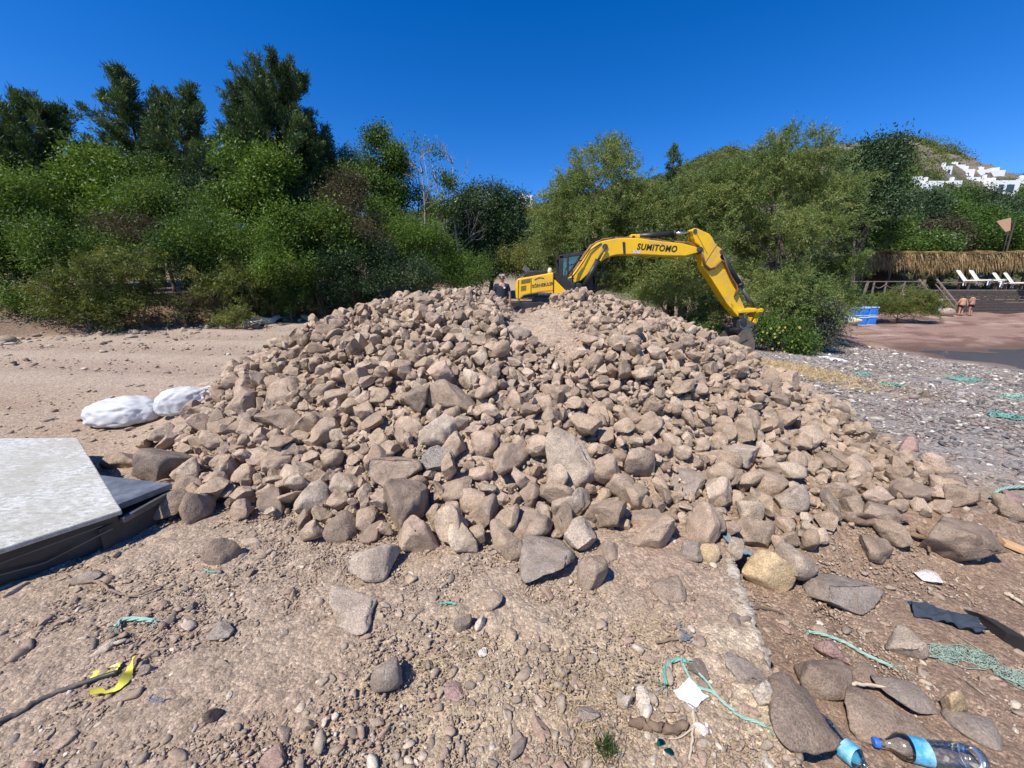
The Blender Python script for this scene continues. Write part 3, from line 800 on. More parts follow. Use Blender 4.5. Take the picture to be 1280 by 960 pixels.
# a bare tree
def bare_tree(px, py_top, Y, spread, seed, label, mat):
    rs = np.random.RandomState(seed)
    bx_ = W(px, 300, Y)[0]; zb = float(H(bx_, Y)); T = W(px, py_top, Y)
    root = empty('bare_tree', (bx_, Y, zb), label, 'tree')
    mb = MB(); st = limb_path((bx_, Y, zb - 0.3), T, rs, 0.04, 9)
    mb.tube(st, np.linspace(0.11, 0.015, 9), 7)
    mb.build('trunk', M[mat], root, smooth=True)
    mb = MB()
    def grow(p, d, L, r, k):
        e = p + d * L
        pth = limb_path(p, e, rs, 0.08, 5)
        mb.tube(pth, np.linspace(r, r * 0.45, 5), 5)
        if k > 0:
            for _ in range(3):
                dd = unit((d + rs.normal(size=3) * 0.5 + np.array([0, 0, 0.15]))[None])[0]
                grow(pth[rs.randint(2, 5)], dd, L * 0.62, r * 0.5, k - 1)
    for i in range(11):
        s = rs.randint(3, 9)
        az = i * 2.4
        grow(np.array(st[s]), unit(np.array([[math.cos(az), math.sin(az), 0.75]]))[0], spread * rs.uniform(0.7, 1.1) * (1.2 - s / 12), 0.03, 3)
    mb.build('branches', M[mat], root, smooth=True)
bare_tree(566, 205, 24, 1.5, 301, 'leafless grey tree with fine twigs against the sky', 'pale_bark')
bare_tree(525, 198, 22.5, 1.3, 302, 'leafless pale tree standing among the loose green trees', 'pale_bark')

# --- feathery tamarisks behind the excavator
GT = 'feathery trees behind the excavator'
def tam(lobes, label, seed, dens=1.0, k='tam', **kw):
    lobes = [(l[0], l[1] + l[3] * .13, l[2] * .86, l[3] * .86, *l[4:]) for l in lobes]
    return tree('tamarisk_tree', [lobe_px(*l) for l in lobes], M['leaf_' + k], 'wispy', label, 'tree', seed, dens, 0.22, GT, **kw)
tam([(752, 224, 46, 42, 19.5, 2.2), (705, 262, 36, 42, 19.5, 2), (740, 285, 56, 50, 18.8, 2.2), (690, 310, 30, 34, 18.8, 1.6), (790, 262, 40, 44, 19.2, 2), (745, 340, 44, 28, 19.5, 1.6), (790, 345, 34, 30, 19.2, 1.6)], 'broad feathery tree standing right behind the excavator cab', 401, 1.0)
tam([(838, 262, 44, 48, 19.2, 2), (880, 245, 40, 40, 19.6, 2), (860, 300, 60, 46, 18.6, 2.2), (800, 320, 44, 36, 18.2, 1.8)], 'feathery tree behind the long boom, lowest crowned of its row', 402, 1.0)
tam([(968, 214, 46, 46, 18.2, 2.4), (1006, 232, 40, 44, 18.4, 2.2), (925, 252, 42, 48, 18.2, 2.2), (1022, 282, 40, 48, 17.8, 2), (975, 290, 60, 52, 17.4, 2.4), (1038, 246, 30, 38, 18.8, 1.8)], 'tallest and broadest feathery tree, right of the excavator arm', 403, 1.0)
tam([(845, 352, 46, 34, 17.2, 1.6), (890, 385, 42, 36, 16.8, 1.5), (820, 372, 30, 28, 17, 1.4), (862, 330, 40, 26, 17.5, 1.5), (872, 415, 30, 20, 16.6, 1.2)], 'low feathery growth spilling out beneath the boom', 404, 1.05)
tam([(990, 365, 50, 38, 16.4, 1.6), (955, 385, 30, 34, 16.2, 1.3), (1020, 392, 30, 30, 16, 1.2), (975, 405, 34, 22, 15.8, 1.1)], 'low feathery growth beside the bucket linkage', 405, 1.05)
tam([(1048, 338, 32, 28, 17.5, 1.3), (1062, 372, 18, 20, 17.4, 0.9), (1040, 372, 24, 26, 17.2, 1.1)], 'pale feathery sapling at the outer side of the tallest feathery tree', 406, 1.0)
b, h_, ln = ptop(840, 180, 24, 842); pine('pine_tree', b, h_, 1.9, 421, 'solitary pine tip showing above the feathery trees', None, ln, 0.3, 46, 1.0, 0.55)
b, h_, ln = ptop(704, 232, 27, 702); pine('pine_tree', b, h_, 1.5, 422, 'small dark pine tip at the outer shoulder of the feathery trees', None, ln, 0.3, 36, 1.0, 0.55)

# --- shrubs on the beach side
def bushy(name, lobes, k, style, label, seed, dens=1.0, **kw):
    return tree(name, [lobe_px(*l) for l in lobes], M['leaf_' + k], style, label, 'bush', seed, dens, 0.05, **kw)
r_ = bushy('flowering_bush', [(985, 424, 24, 16, 14.6, 0.6), (962, 414, 16, 16, 14.8, 0.5), (1003, 432, 14, 12, 14.4, 0.4)], 'mid', 'fine', 'green bush dotted with yellow daisies beside the digging bucket', 431, 1.5, size=(0.10, 0.035))
rs = np.random.RandomState(5)
fl = MB()
for i in range(26):
    q = W(952 + rs.rand() * 60, 408 + rs.rand() * 32, 14.0 + rs.rand() * 0.3)
    for k in range(6):
        a_ = k * math.pi / 3
        fl.add([q, q + np.array([math.cos(a_ - .3) * .035, -0.012, math.sin(a_ - .3) * .035]), q + np.array([math.cos(a_) * .05, -0.012, math.sin(a_) * .05]), q + np.array([math.cos(a_ + .3) * .035, -0.012, math.sin(a_ + .3) * .035])], [(0, 1, 2, 3)])
M['petal'] = plain('yellow_petal', (0.72, 0.60, 0.12), 0.7)
fl.build('flowers', M['petal'], r_)
r_ = bushy('oleander_bush', [(1030, 402, 16, 20, 15.4, 0.6), (1018, 388, 14, 16, 15.6, 0.5), (1036, 420, 14, 10, 15.2, 0.4)], 'grey', 'fine', 'greyish bush with faded pinkish blooms at the edge of the rock shelf', 432, 1.3)
bushy('round_bush', [(1126, 381, 30, 17, 28, 1.4), (1106, 386, 18, 13, 27.6, 1.0), (1148, 384, 18, 14, 28, 1.0)], 'olive', 'wispy', 'rounded olive bush in front of the deck steps', 433, 1.5, wisp=0.6)

# --- trees between the beach and the villas
GH = 'trees below the villas'
def far_tree(lobes, k, label, seed, style='broad', dens=0.75, size=(0.24, 0.11), name='hillside_tree'):
    lobes = [(l[0], l[1] + (9 if l[4] >= 44 else 0), l[2], l[3] * (.80 if l[4] >= 44 else .95), *l[4:]) for l in lobes]
    return tree(name, [lobe_px(*l) for l in lobes], M['leaf_' + k], style, label, 'tree', seed, dens, 0.2, GH, size=size, spread=0.5, per=22)
b_ = W(1098, 330, 34)
far_tree([(1088, 210, 24, 28, 36, 3.0), (1068, 236, 26, 30, 36, 3), (1094, 258, 28, 26, 35, 3)], 'dark', 'dark tall tree on the skyline next to the tallest feathery tree', 501)
far_tree([(1135, 262, 32, 26, 56, 4), (1112, 282, 26, 24, 54, 3.4)], 'dark', 'dark tree above the near end of the thatched roof', 502)
far_tree([(1172, 262, 26, 24, 58, 4), (1190, 250, 20, 18, 60, 3)], 'mid', 'rounded tree below the long row of low white houses', 503)
far_tree([(1218, 258, 28, 30, 58, 4), (1240, 270, 22, 22, 56, 3)], 'dark', 'bushy tree just below the big white villa', 504)
far_tree([(1222, 282, 26, 24, 50, 3.2), (1205, 290, 20, 16, 49, 2.6)], 'mid', 'lighter green tree above the middle of the thatched roof', 505)
far_tree([(1272, 258, 22, 24, 58, 4), (1300, 262, 26, 28, 58, 4)], 'mid', 'tree beside the big white villa on its outer side', 506)
far_tree([(1160, 290, 30, 18, 50, 3), (1185, 298, 22, 14, 49, 2.6)], 'brown', 'brownish tree behind the thatched roof', 507)
far_tree([(1140, 303, 26, 9, 44, 2.4), (1165, 308, 20, 7, 43, 2)], 'mid', 'flat topped green bush right behind the roof ridge', 508, name='hillside_bush')
far_tree([(1095, 292, 24, 22, 40, 2.4), (1075, 300, 20, 20, 38, 2.2)], 'mid', 'green tree beside the near end of the thatched roof', 509)
far_tree([(1255, 300, 26, 14, 50, 2.6), (1290, 300, 24, 18, 50, 2.6)], 'mid', 'green bush behind the far end of the thatched roof', 510, name='hillside_bush')
far_tree([(1112, 226, 20, 20, 62, 3.5), (1104, 244, 14, 14, 60, 3)], 'mid', 'grey green tree under the stony top of the hill', 511)

# scrub that reads as one mass over the hillside
rs = np.random.RandomState(77)
n = 8000
u_ = rs.uniform(-1.3, 1.6, n); Yh = 46 + 125 * rs.rand(n) ** 0.8
Xh = u_ * Yh; Zh = hill_h(Xh, Yh)
rk = sstep(0.50, 0.56, u_) * sstep(0.15, 0.45, fbm(Xh * 0.09, Yh * 0.09, 9.0, 4) + sstep(100, 150, Yh) * 0.35)
kp = rs.rand(n) > rk * 0.45
dq_ = Yh * CP - (Zh + 1.0 - EYE) * SP
pu = 640 + FPX * Xh / dq_; pv = 480 - FPX * (Yh * SP + (Zh + 1.0 - EYE) * CP) / dq_
for (a0_, a1_, t_, b_, vy_) in ((1111, 1207, 220, 241, 122), (1205, 1280, 205, 247, 114), (1178, 1262, 205, 224, 153), (564, 596, 244, 262, 92), (644, 670, 243, 260, 99)):
    kp &= ~((pu > a0_) & (pu < a1_) & (pv > t_ - 2) & (pv < b_ - 1) & (Yh > 50) & (rs.rand(n) < 0.86))
Xh, Yh, Zh = Xh[kp], Yh[kp], Zh[kp]
n = len(Xh); per = 90
rad = rs.uniform(0.6, 1.5, n) * np.where(rs.rand(n) < .12, 2.0, 1.0) * (0.75 + Yh / 260)
d = unit(rs.normal(size=(n * per, 3))); d[:, 2] = np.abs(d[:, 2]) * 0.9
P = np.repeat(np.stack([Xh, Yh, Zh - 0.1], 1), per, 0) + d * (np.repeat(rad, per) * rs.uniform(0.6, 1.05, n * per))[:, None]
V, F = leaf_cards(P, unit(d + rs.normal(size=d.shape) * 0.7), 0.42 * rs.uniform(0.6, 1.3, len(P)), 0.26, rs)
tone = np.clip(np.repeat(rs.normal(0.45, 0.2, n), per) + rs.normal(0, 0.12, n * per), 0, 1)
scrub = put('hillside_scrub', V, F, M['leaf_olive'], None, {'tone': ('FACE', 'FLOAT', tone)}, smooth=False)
tag(scrub, 'low green scrub covering the hillside', 'scrub', kind='stuff')
# ================================================================== ROCKS
def ico(sub):
    bm = bmesh.new(); bmesh.ops.create_icosphere(bm, subdivisions=sub, radius=1.0)
    V = np.array([v.co[:] for v in bm.verts]); F = np.array([[v.index for v in f.verts] for f in bm.faces]); bm.free()
    return V, F
ICO = {k: ico(k) for k in (1, 2, 3, 4, 5)}
def rock_shape(seed, sub, flat=0.72, ang=1.0, rough=1.0):
    """a broken stone: sphere cut by random planes, then weathered; mean half size about 1"""
    rs = np.random.RandomState(seed)
    V = ICO[sub][0].copy()
    ax = np.array([1.0, rs.uniform(0.66, 0.95), flat * rs.uniform(0.8, 1.15)])
    for k in range(rs.randint(12, 20)):
        nrm = unit(rs.normal(size=(1, 3)))[0]
        d_ = rs.uniform(0.40, 0.80)
        s = V @ nrm - d_
        V = V - nrm[None] * (np.maximum(s, 0) * ang)[:, None]
    V = V * ax
    nn = unit(V)
    o = rs.rand(3) * 50
    a = fbm(V[:, 0] * 1.1 + o[0], V[:, 1] * 1.1 + o[1], V[:, 2] * 1.1 + o[2], 2) * 0.06
    b = fbm(V[:, 0] * 4.2 + o[0], V[:, 1] * 4.2 + o[1], V[:, 2] * 4.2 + o[2], 3, 0.6) * 0.065 * rough + fbm(V[:, 0] * 11 + o[0], V[:, 1] * 11 + o[1], V[:, 2] * 11 + o[2], 2, 0.6) * 0.018 * rough * (sub > 2)
    V = V + nn * (a + b)[:, None]
    V = V - (V.max(0) + V.min(0)) / 2
    return V / (np.ptp(V, 0)[:2].mean() / 2)
def rot_m(rs, tilt=0.6):
    a = rs.rand() * 2 * math.pi
    e = Euler((rs.normal() * tilt, rs.normal() * tilt, a))
    return np.array(e.to_matrix())

SH_SEED = list(range(900, 924))
SHAPE_HI = [rock_shape(s, 4, 0.70, 1.0) for s in SH_SEED]
SHAPE_MD = [rock_shape(s, 3, 0.70, 1.0) for s in SH_SEED]
SHAPE_LO = [rock_shape(s, 2, 0.70, 1.0) for s in SH_SEED]
ROUND = [rock_shape(s, 4, 0.78, 0.90, 0.9) for s in range(950, 960)]
ROUND_MD = [rock_shape(s, 3, 0.78, 0.90, 0.9) for s in range(950, 960)]
HI = SHAPE_HI + ROUND; MD = SHAPE_MD + ROUND_MD; LO = SHAPE_LO + [rock_shape(s, 2, 0.78, 0.90, 0.9) for s in range(950, 960)]
ROCK_ME = [np_mesh('rock', v, ICO[4][1]) for v in HI]
for me in ROCK_ME: me.materials.append(M['rock'])

# height grid the stones are dropped on
CS = 0.025
X0, X1, Y0, Y1 = -6.5, 8.5, 1.2, 12.0
nxg, nyg = int((X1 - X0) / CS), int((Y1 - Y0) / CS)
qx, qy = np.meshgrid(X0 + (np.arange(nxg) + 0.5) * CS, Y0 + (np.arange(nyg) + 0.5) * CS)
GROUND0 = H(qx.ravel(), qy.ravel()).reshape(nyg, nxg)
HG = GROUND0.copy()
def footprint(Vr, cx, cy):
    ix = ((Vr[:, 0] + cx - X0) / CS).astype(int); iy = ((Vr[:, 1] + cy - Y0) / CS).astype(int)
    ok = (ix >= 0) & (ix < nxg) & (iy >= 0) & (iy < nyg)
    return iy[ok] * nxg + ix[ok], Vr[ok, 2]
HGf = HG.ravel()
def rest_z(Vr, cx, cy, sink, pc=90):
    idx, zz = footprint(Vr, cx, cy)
    if len(idx) == 0: return 1e9
    lowm = zz < np.median(zz)
    gap = HGf[idx[lowm]] - zz[lowm]
    return float(np.percentile(gap, pc)) - sink * np.ptp(zz)
def settle(Vr, cx, cy, z):
    idx, zz = footprint(Vr, cx, cy)
    np.maximum.at(HGf, idx, zz + z)
def put_rock(name, shape_i, r, rot, P, label, cat, group, mat=None, scl=(1, 1, 1), me=None):
    o = bpy.data.objects.new(name, me or ROCK_ME[shape_i]); col.objects.link(o)
    Mx = Matrix(rot.tolist()).to_4x4() @ Matrix.Diagonal((r * scl[0], r * scl[1], r * scl[2], 1))
    o.matrix_world = Matrix.Translation(P) @ Mx
    if mat is not None:
        o.material_slots[0].link = 'OBJECT'; o.material_slots[0].material = mat
    return tag(o, label, cat, group)

TINT = {
    'pale': stone_tint('pale_granite', (0.455, 0.36, 0.275), dust_amt=0.3),
    'tan': stone_tint('tan_granite', (0.37, 0.275, 0.20), dust_amt=0.4),
    'brown': stone_tint('brown_stone', (0.285, 0.21, 0.155), dust_amt=0.5),
    'dark': stone_tint('dark_stone', (0.225, 0.175, 0.14), dust_amt=0.5),
    'grey': stone_tint('grey_stone', (0.305, 0.25, 0.205), dust_amt=0.5),
    'mottled': stone_tint('mottled_stone', (0.26, 0.225, 0.19), dust_amt=0.15, speck=0.8),
    'ochre': stone_tint('ochre_stone', (0.50, 0.365, 0.21), dust_amt=0.2),
    'cream': stone_tint('cream_stone', (0.60, 0.50, 0.39), dust_amt=0.2),
    'pink': stone_tint('pinkish_stone', (0.37, 0.24, 0.205), dust_amt=0.3),
    'white': stone_tint('white_stone', (0.66, 0.60, 0.53), dust_amt=0.15),
}
# (px, py, width, height in photo pixels, shape, tint, spin, label)
BOULDERS = [
    (715, 574, 66, 80, 3, 'pale', 0.4, 'largest pale boulder at the middle of the heap front, standing upright'),
    (563, 500, 66, 52, 26, 'tan', 0.2, 'broad rounded boulder half way up the heap, above a squarer pale one'),
    (547, 537, 50, 46, 5, 'pale', 1.2, 'squarish pale boulder tucked under the broad rounded boulder on the heap'),
    (507, 634, 58, 74, 8, 'brown', 0.9, 'tall brown boulder standing at the foot of the heap'),
    (548, 574, 45, 34, 11, 'mottled', 0.1, 'speckled dark grey rock below the squarish pale boulder'),
    (391, 622, 50, 44, 27, 'pale', 2.0, 'pale rounded boulder at the foot of the heap, up from the round brown one'),
    (427, 659, 48, 46, 29, 'brown', 0.7, 'round brown boulder at the heap foot, just behind the lone pale boulder'),
    (494, 590, 72, 42, 14, 'tan', -0.5, 'long wedge of rock leaning over the tall brown boulder'),
    (357, 492, 52, 44, 2, 'tan', 0.5, 'blocky tan boulder high on the slope above the white sacks'),
    (303, 506, 48, 46, 6, 'tan', -0.4, 'slanting tan boulder on the slope between the sacks and the blocky one'),
    (348, 524, 62, 30, 9, 'brown', 0.2, 'flat brown rock lying under the blocky tan boulder'),
    (205, 583, 82, 48, 28, 'dark', 0.1, 'large dark rounded boulder behind the pointed tip of the grey plate'),
    (247, 636, 47, 42, 30, 'brown', 1.4, 'ball shaped boulder in front of the pointed tip of the grey plate'),
    (211, 638, 28, 32, 31, 'dark', 0.6, 'small dark boulder touching the pointed tip of the grey plate'),
    (153, 578, 60, 28, 25, 'tan', 0.3, 'half buried low boulder between the sacks and the large dark boulder'),
    (664, 657, 56, 48, 27, 'tan', -0.3, 'rounded tan boulder low in the middle of the heap foot'),
    (726, 667, 44, 46, 4, 'pale', 0.9, 'square cut pale boulder above the tilted foot stone of the heap'),
    (605, 641, 38, 48, 26, 'tan', 1.3, 'egg shaped tan boulder standing at the heap foot, in from the tall brown one'),
    (714, 630, 50, 42, 7, 'pale', 0.2, 'wedge topped pale rock beneath the largest pale boulder'),
    (812, 651, 70, 32, 10, 'tan', -0.2, 'long loaf of tan rock low on the heap beyond the square cut boulder'),
    (760, 690, 30, 30, 13, 'tan', 0.4, 'small squared rock beside the flat grey slab at the heap foot'),
    (684, 698, 68, 34, 12, 'grey', 0.15, 'flat grey slab of rock at the very foot of the heap'),
    (740, 720, 42, 54, 15, 'tan', 0.5, 'tilted tan foot stone casting a dark shadow in front of the heap'),
    (642, 416, 46, 20, 28, 'pale', 0.0, 'flat pale rock in the bare dirt chute near the crest'),
    (990, 626, 46, 42, 1, 'pale', 0.3, 'pale upright rock at the beach end of the heap foot'),
    (1104, 642, 66, 32, 16, 'tan', -0.1, 'broad tan boulder behind the long driftwood branch'),
    (1203, 674, 112, 58, 16, 'brown', 0.1, 'biggest low brown boulder at the beach end of the heap'),
    (860, 604, 44, 40, 17, 'grey', 0.7, 'square grey rock on the beach side of the heap front'),
    (925, 571, 50, 32, 18, 'pale', 0.2, 'flat topped pale rock on the beach side slope of the heap'),
    (942, 666, 54, 42, 19, 'tan', 0.4, 'chunky tan boulder just above the smooth ochre boulder'),
    (1095, 687, 44, 36, 20, 'brown', -0.6, 'brown rock under the long driftwood branch'),
    (570, 612, 42, 34, 21, 'tan', 0.8, 'angular tan rock wedged between the tall brown and egg shaped boulders'),
    (640, 574, 46, 40, 22, 'tan', 1.0, 'angular tan rock beside the largest pale boulder'),
    (800, 578, 40, 40, 23, 'tan', 0.4, 'tan rock standing on end in from the square grey one'),
    (425, 498, 42, 26, 24, 'tan', 0.9, 'rounded tan rock on the slope between the blocky and broad boulders'),
    (596, 478, 34, 26, 12, 'tan', 0.2, 'tan rock above the broad rounded boulder half way up'),
]
GROUNDERS = [
    (468, 704, 68, 50, 0, 'pale', 0.1, 'lone big pale boulder on the open ground in front of the heap'),
    (280, 692, 56, 42, 32, 'brown', 0.2, 'half buried brown boulder on the open ground near the grey plate'),
    (483, 843, 42, 48, 33, 'grey', 1.2, 'smooth grey cobble in the sandy foreground'),
    (506, 908, 25, 42, 26, 'pink', 1.5, 'pinkish oval cobble next to a darker pointed one'),
    (479, 913, 32, 34, 5, 'dark', 0.8, 'dark pointed cobble next to the pinkish oval one'),
    (440, 763, 60, 36, 9, 'pale', 0.1, 'flat thin slab with one dark raised edge in front of the lone boulder'),
    (282, 948, 74, 62, 2, 'grey', 0.6, 'pale grey squarish block cut by the bottom of the view'),
    (276, 788, 36, 26, 6, 'grey', 0.3, 'grey wedge stone on the open ground, up from the yellow strip'),
    (1055, 742, 104, 34, 14, 'grey', -0.5, 'long ridged grey stone lying on the reddish earth'),
    (962, 716, 70, 60, 28, 'ochre', 0.3, 'smooth ochre boulder at the top of the cement edge'),
    (1030, 850, 76, 52, 30, 'brown', 0.1, 'round brown boulder beside the cement edge'),
    (1004, 897, 90, 84, 29, 'brown', 0.9, 'big brown boulder behind the bottle nearest the cement edge'),
    (1110, 900, 112, 72, 8, 'brown', -0.3, 'large flat brown boulder above the long clear bottle'),
    (1040, 816, 46, 32, 25, 'pink', -0.4, 'rusty orange stone above the round brown boulder'),
    (1080, 842, 34, 28, 32, 'brown', 0.4, 'small brown stone between the rusty orange stone and the green rope'),
    (1216, 912, 82, 34, 33, 'grey', -0.15, 'flat oval grey stone at the shore end of the foreground'),
    (1162, 720, 40, 18, 4, 'white', -0.3, 'small white slab on the reddish earth under the biggest low brown boulder'),
    (1134, 803, 56, 46, 12, 'pale', -0.7, 'whitish stone bedded in the reddish earth'),
    (1130, 868, 86, 44, 31, 'grey', -0.3, 'grey brown stone between the round boulder and the ochre lumps'),
    (953, 868, 30, 36, 1, 'cream', 0.2, 'cream coloured block on the cement crust'),
    (936, 838, 60, 40, 18, 'grey', -0.5, 'dull grey stone on the cement crust'),
    (872, 837, 30, 26, 20, 'dark', 0.5, 'dark stone under the bend of the green rope'),
    (886, 694, 32, 30, 27, 'ochre', 0.2, 'ochre rock at the heap foot near the blue rag'),
    (862, 690, 32, 28, 21, 'grey', 0.5, 'grey rock next to the ochre rock near the blue rag'),
    (836, 736, 48, 24, 33, 'tan', 0.1, 'half buried tan stone on the open ground beyond the tilted foot stone'),
    (804, 876, 18, 34, 7, 'cream', 1.4, 'narrow cream stone standing by the dry grass'),
    (784, 878, 15, 22, 10, 'cream', 1.2, 'little cream stone next to the narrow cream one'),
    (736, 892, 30, 18, 14, 'grey', -0.6, 'grey bar shaped stone in the dry grass'),
    (798, 941, 38, 44, 16, 'grey', -0.9, 'long grey stone at the bottom of the view by the grass tuft'),
    (884, 912, 26, 26, 22, 'grey', 0.2, 'grey squared stone beside the upright twig'),
    (1192, 880, 36, 34, 26, 'ochre', 0.3, 'ochre lump above the flat oval grey stone'),
    (568, 864, 26, 26, 3, 'pink', 0.8, 'reddish stone in the sandy foreground'),
    (578, 780, 24, 26, 5, 'dark', 0.4, 'dark stone in a cluster in the middle foreground'),
    (618, 752, 22, 30, 24, 'tan', 1.2, 'upright tan stone in the cluster in the middle foreground'),
    (266, 895, 28, 22, 32, 'brown', 0.5, 'brown rounded stone in the foreground above the squarish block'),
    (180, 893, 34, 14, 9, 'pale', 0.6, 'pale long stone beside the frayed blue thread'),
    (228, 879, 30, 14, 33, 'brown', 0.3, 'brown oval stone close to the pale long one'),
    (105, 722, 46, 20, 13, 'grey', 0.3, 'flat grey stone near the shadow of the skid'),
    (182, 838, 20, 22, 11, 'grey', 0.7, 'grey stone in the mouth of the yellow strip'),
    (945, 720, 10, 10, 2, 'tan', 0.7, None),
    (1155, 494, 16, 13, 30, 'dark', 0.7, 'dark round rock alone on the pebble beach'),
    (1135, 556, 28, 22, 31, 'pink', 0.2, 'reddish rock on the beach just past the heap'),
    (1190, 600, 40, 18, 33, 'dark', -0.3, 'dark weedy rock on the beach below the heap'),
    (1268, 620, 30, 16, 29, 'pink', 0.2, 'pinkish rock on the beach near the curved hose'),
    (600, 780, 14, 22, 7, 'cream', 1.2, 'slim pale stone in the cluster in the middle foreground'),
    (603, 815, 12, 12, 4, 'white', 0.2, 'small white stone in the middle foreground'),
    (620, 770, 16, 10, 6, 'grey', 0.2, 'small grey stone in the cluster in the middle foreground'),
]
rs = np.random.RandomState(3)
taken = []
def spin(a, t1=0.0, t2=0.0): return np.array(Euler((t1, t2, a)).to_matrix())
def place_named(lst, group, cat, name, base_sink):
    for (px, py, w, h, si, tint, sp, lab) in lst:
        if lab is None: continue
        P = GD(px, py + h * 0.25)
        sink = base_sink if w < 38 or 'buried' in lab or 'bedded' in lab else base_sink * 0.45
        r = w / FPX * depth_of(P) / 2 * 0.8
        Vm = MD[si]
        rot = spin(sp + rs.normal() * 0.2, rs.normal() * 0.12, rs.normal() * 0.12)
        sz = 1.0; cx, cy = P[0], P[1]
        for it in range(12):
            scl = (1.0, 1.0, sz)
            Vr = (Vm * np.array(scl) * r) @ rot.T
            z_ = rest_z(Vr, cx, cy, sink, 72)
            # how it would look: its box in the photograph's pixels, the sunk foot left out
            Q = Vr + np.array([cx, cy, z_]); Q = Q[Q[:, 2] > Q[:, 2].min() + sink * 0.6 * np.ptp(Q[:, 2])]
            dq = Q[:, 1] * CP - (Q[:, 2] - EYE) * SP
            uu = 640 + FPX * Q[:, 0] / dq; vv = 480 - FPX * (Q[:, 1] * SP + (Q[:, 2] - EYE) * CP) / dq
            bw, bh = np.ptp(uu), np.ptp(vv); bx, by = (uu.max() + uu.min()) / 2, (vv.max() + vv.min()) / 2
            dp = depth_of((cx, cy, z_)); r *= float(np.clip(w / bw, .7, 1.4))
            sz = float(np.clip(sz * np.clip(h / bh / (w / bw), .75, 1.33), .45, 2.1))
            cx += (px - bx) / FPX * dp * .6
            eye_h = max(.5, EYE - z_)
            cy -= float(np.clip((py - by) * dp * dp / (FPX * eye_h) * .22, -.15, .15))
        scl = (1.0, 1.0, sz)
        Vr = (Vm * np.array(scl) * r) @ rot.T
        z_ = rest_z(Vr, cx, cy, sink, 72)
        settle(Vr, cx, cy, z_)
        taken.append((cx, cy, r))
        put_rock(name, si, r, rot, (cx, cy, z_), lab, cat, group, TINT[tint], scl)
place_named(BOULDERS, 'boulders of the rubble heap', 'boulder', 'boulder', 0.28)
place_named(GROUNDERS, 'stones lying on the open ground', 'stone', 'stone', 0.16)
for sx_, sy_ in ((133, 524), (200, 520), (170, 525)):
    q_ = GD(sx_, sy_); taken.append((q_[0], q_[1], 0.30))
TK = np.array(taken)

# the mass of rubble: drop stones, biggest first in each pass, choosing the lowest of a few spots
rs = np.random.RandomState(12)
def dens_size(cx, cy):
    up = np.clip(heap_h(cx, cy) / 1.7, 0, 1)
    beach = sstep(1.5, 4.0, cx)
    base = 0.056 - 0.014 * up - 0.010 * beach - 0.010 * sstep(0.4, 1.2, cx) * up
    return base
rocks = []
def chute(cx, cy):          # bare gravelly dirt between the two dumps
    t = (cy - 4.9) / 1.7
    c = 0.12 + 0.42 * (1 - t)
    return np.exp(-((cx - c) / 0.36) ** 2) * sstep(4.2, 4.9, cy) * sstep(7.0, 6.4, cy)
def in_heap(cx, cy):
    j = 0.30 * (noise3(cx * 1.7, cy * 1.7, 8.8) - 0.5)
    return np.interp(cy, [1.9, 2.9, 3.9, 5.2, 7.5, 10.5], [-2.3, -2.9, -3.5, -3.95, -4.3, -4.3]) + j < cx < np.interp(cy, [1.9, 2.7, 5.2, 10.0, 11], [2.7, 3.55, 4.7, 6.7, 6.9]) + j
cand = []
tries = 0
while len(cand) < 14000 and tries < 160000:
    tries += 1
    cx = rs.uniform(-5.4, 7.4); cy = rs.uniform(1.9, 10.5)
    if not in_heap(cx, cy): continue
    hh = float(heap_h(cx, cy) - base_h(cx, cy))
    toe = -0.10 + 0.20 * (noise3(cx * 0.9, cy * 0.9, 3.3) - 0.5)
    if cy < np.interp(cx, [1.0, 2.3, 3.5, 4.5], [1.9, 2.5, 2.72, 3.2]) + 0.25 * (noise3(cx * 2.1, cy * 2.1, 5.5) - 0.5): continue
    toe -= 0.25 * float(sstep(1.2, 2.4, cx))
    if hh < toe: continue
    if hh < 0.06 and rs.rand() > 0.62: continue
    if cy > 7.2 + 0.35 * max(0, cx - 1.5) and rs.rand() < 0.72: continue
    ch = chute(cx, cy)
    if rs.rand() < ch * 0.97: continue
    s = dens_size(cx, cy) * np.exp(rs.normal(-0.15, 0.52))
    if ch > 0.25: s *= 0.5
    if abs(cx + 0.12) < 0.5 and cy > 5.3: s *= 0.92
    s = float(np.clip(s, 0.020, 0.125))
    cand.append((s, cx, cy))
k_ = len(cand)
order = []
third = k_ // 3
for a_ in (cand[:third], cand[third:2 * third], cand[2 * third:]):
    order += sorted(a_, key=lambda q: -q[0])
for (s, cx, cy) in order:
    si = rs.randint(0, len(LO)); rot = rot_m(rs, 0.55)
    stretch = np.array([1.0, rs.uniform(0.85, 1.1), rs.uniform(0.85, 1.2)])
    Vr = (LO[si] * stretch * s) @ rot.T
    best = None
    for j in range(5):
        ax_, ay_ = cx + rs.normal() * s * 1.2 * (j > 0), cy + rs.normal() * s * 1.2 * (j > 0)
        dd = np.hypot(TK[:, 0] - ax_, TK[:, 1] - ay_) - TK[:, 2] * 0.98
        if dd.min() < 0: continue
        z_ = rest_z(Vr, ax_, ay_, 0.13)
        if z_ > 1e8: continue
        sc_ = z_ - float(H(ax_, ay_))
        if best is None or sc_ < best[0]: best = (sc_, ax_, ay_, z_)
    if best is None or best[0] > 0.05 + s * 0.6 + 0.16 * float(sstep(0.0, 0.9, heap_h(best[1], best[2]) - base_h(best[1], best[2]))): continue
    _, ax_, ay_, z_ = best
    settle(Vr, ax_, ay_, z_)
    rocks.append((s, ax_, ay_, z_, si, rot, stretch))
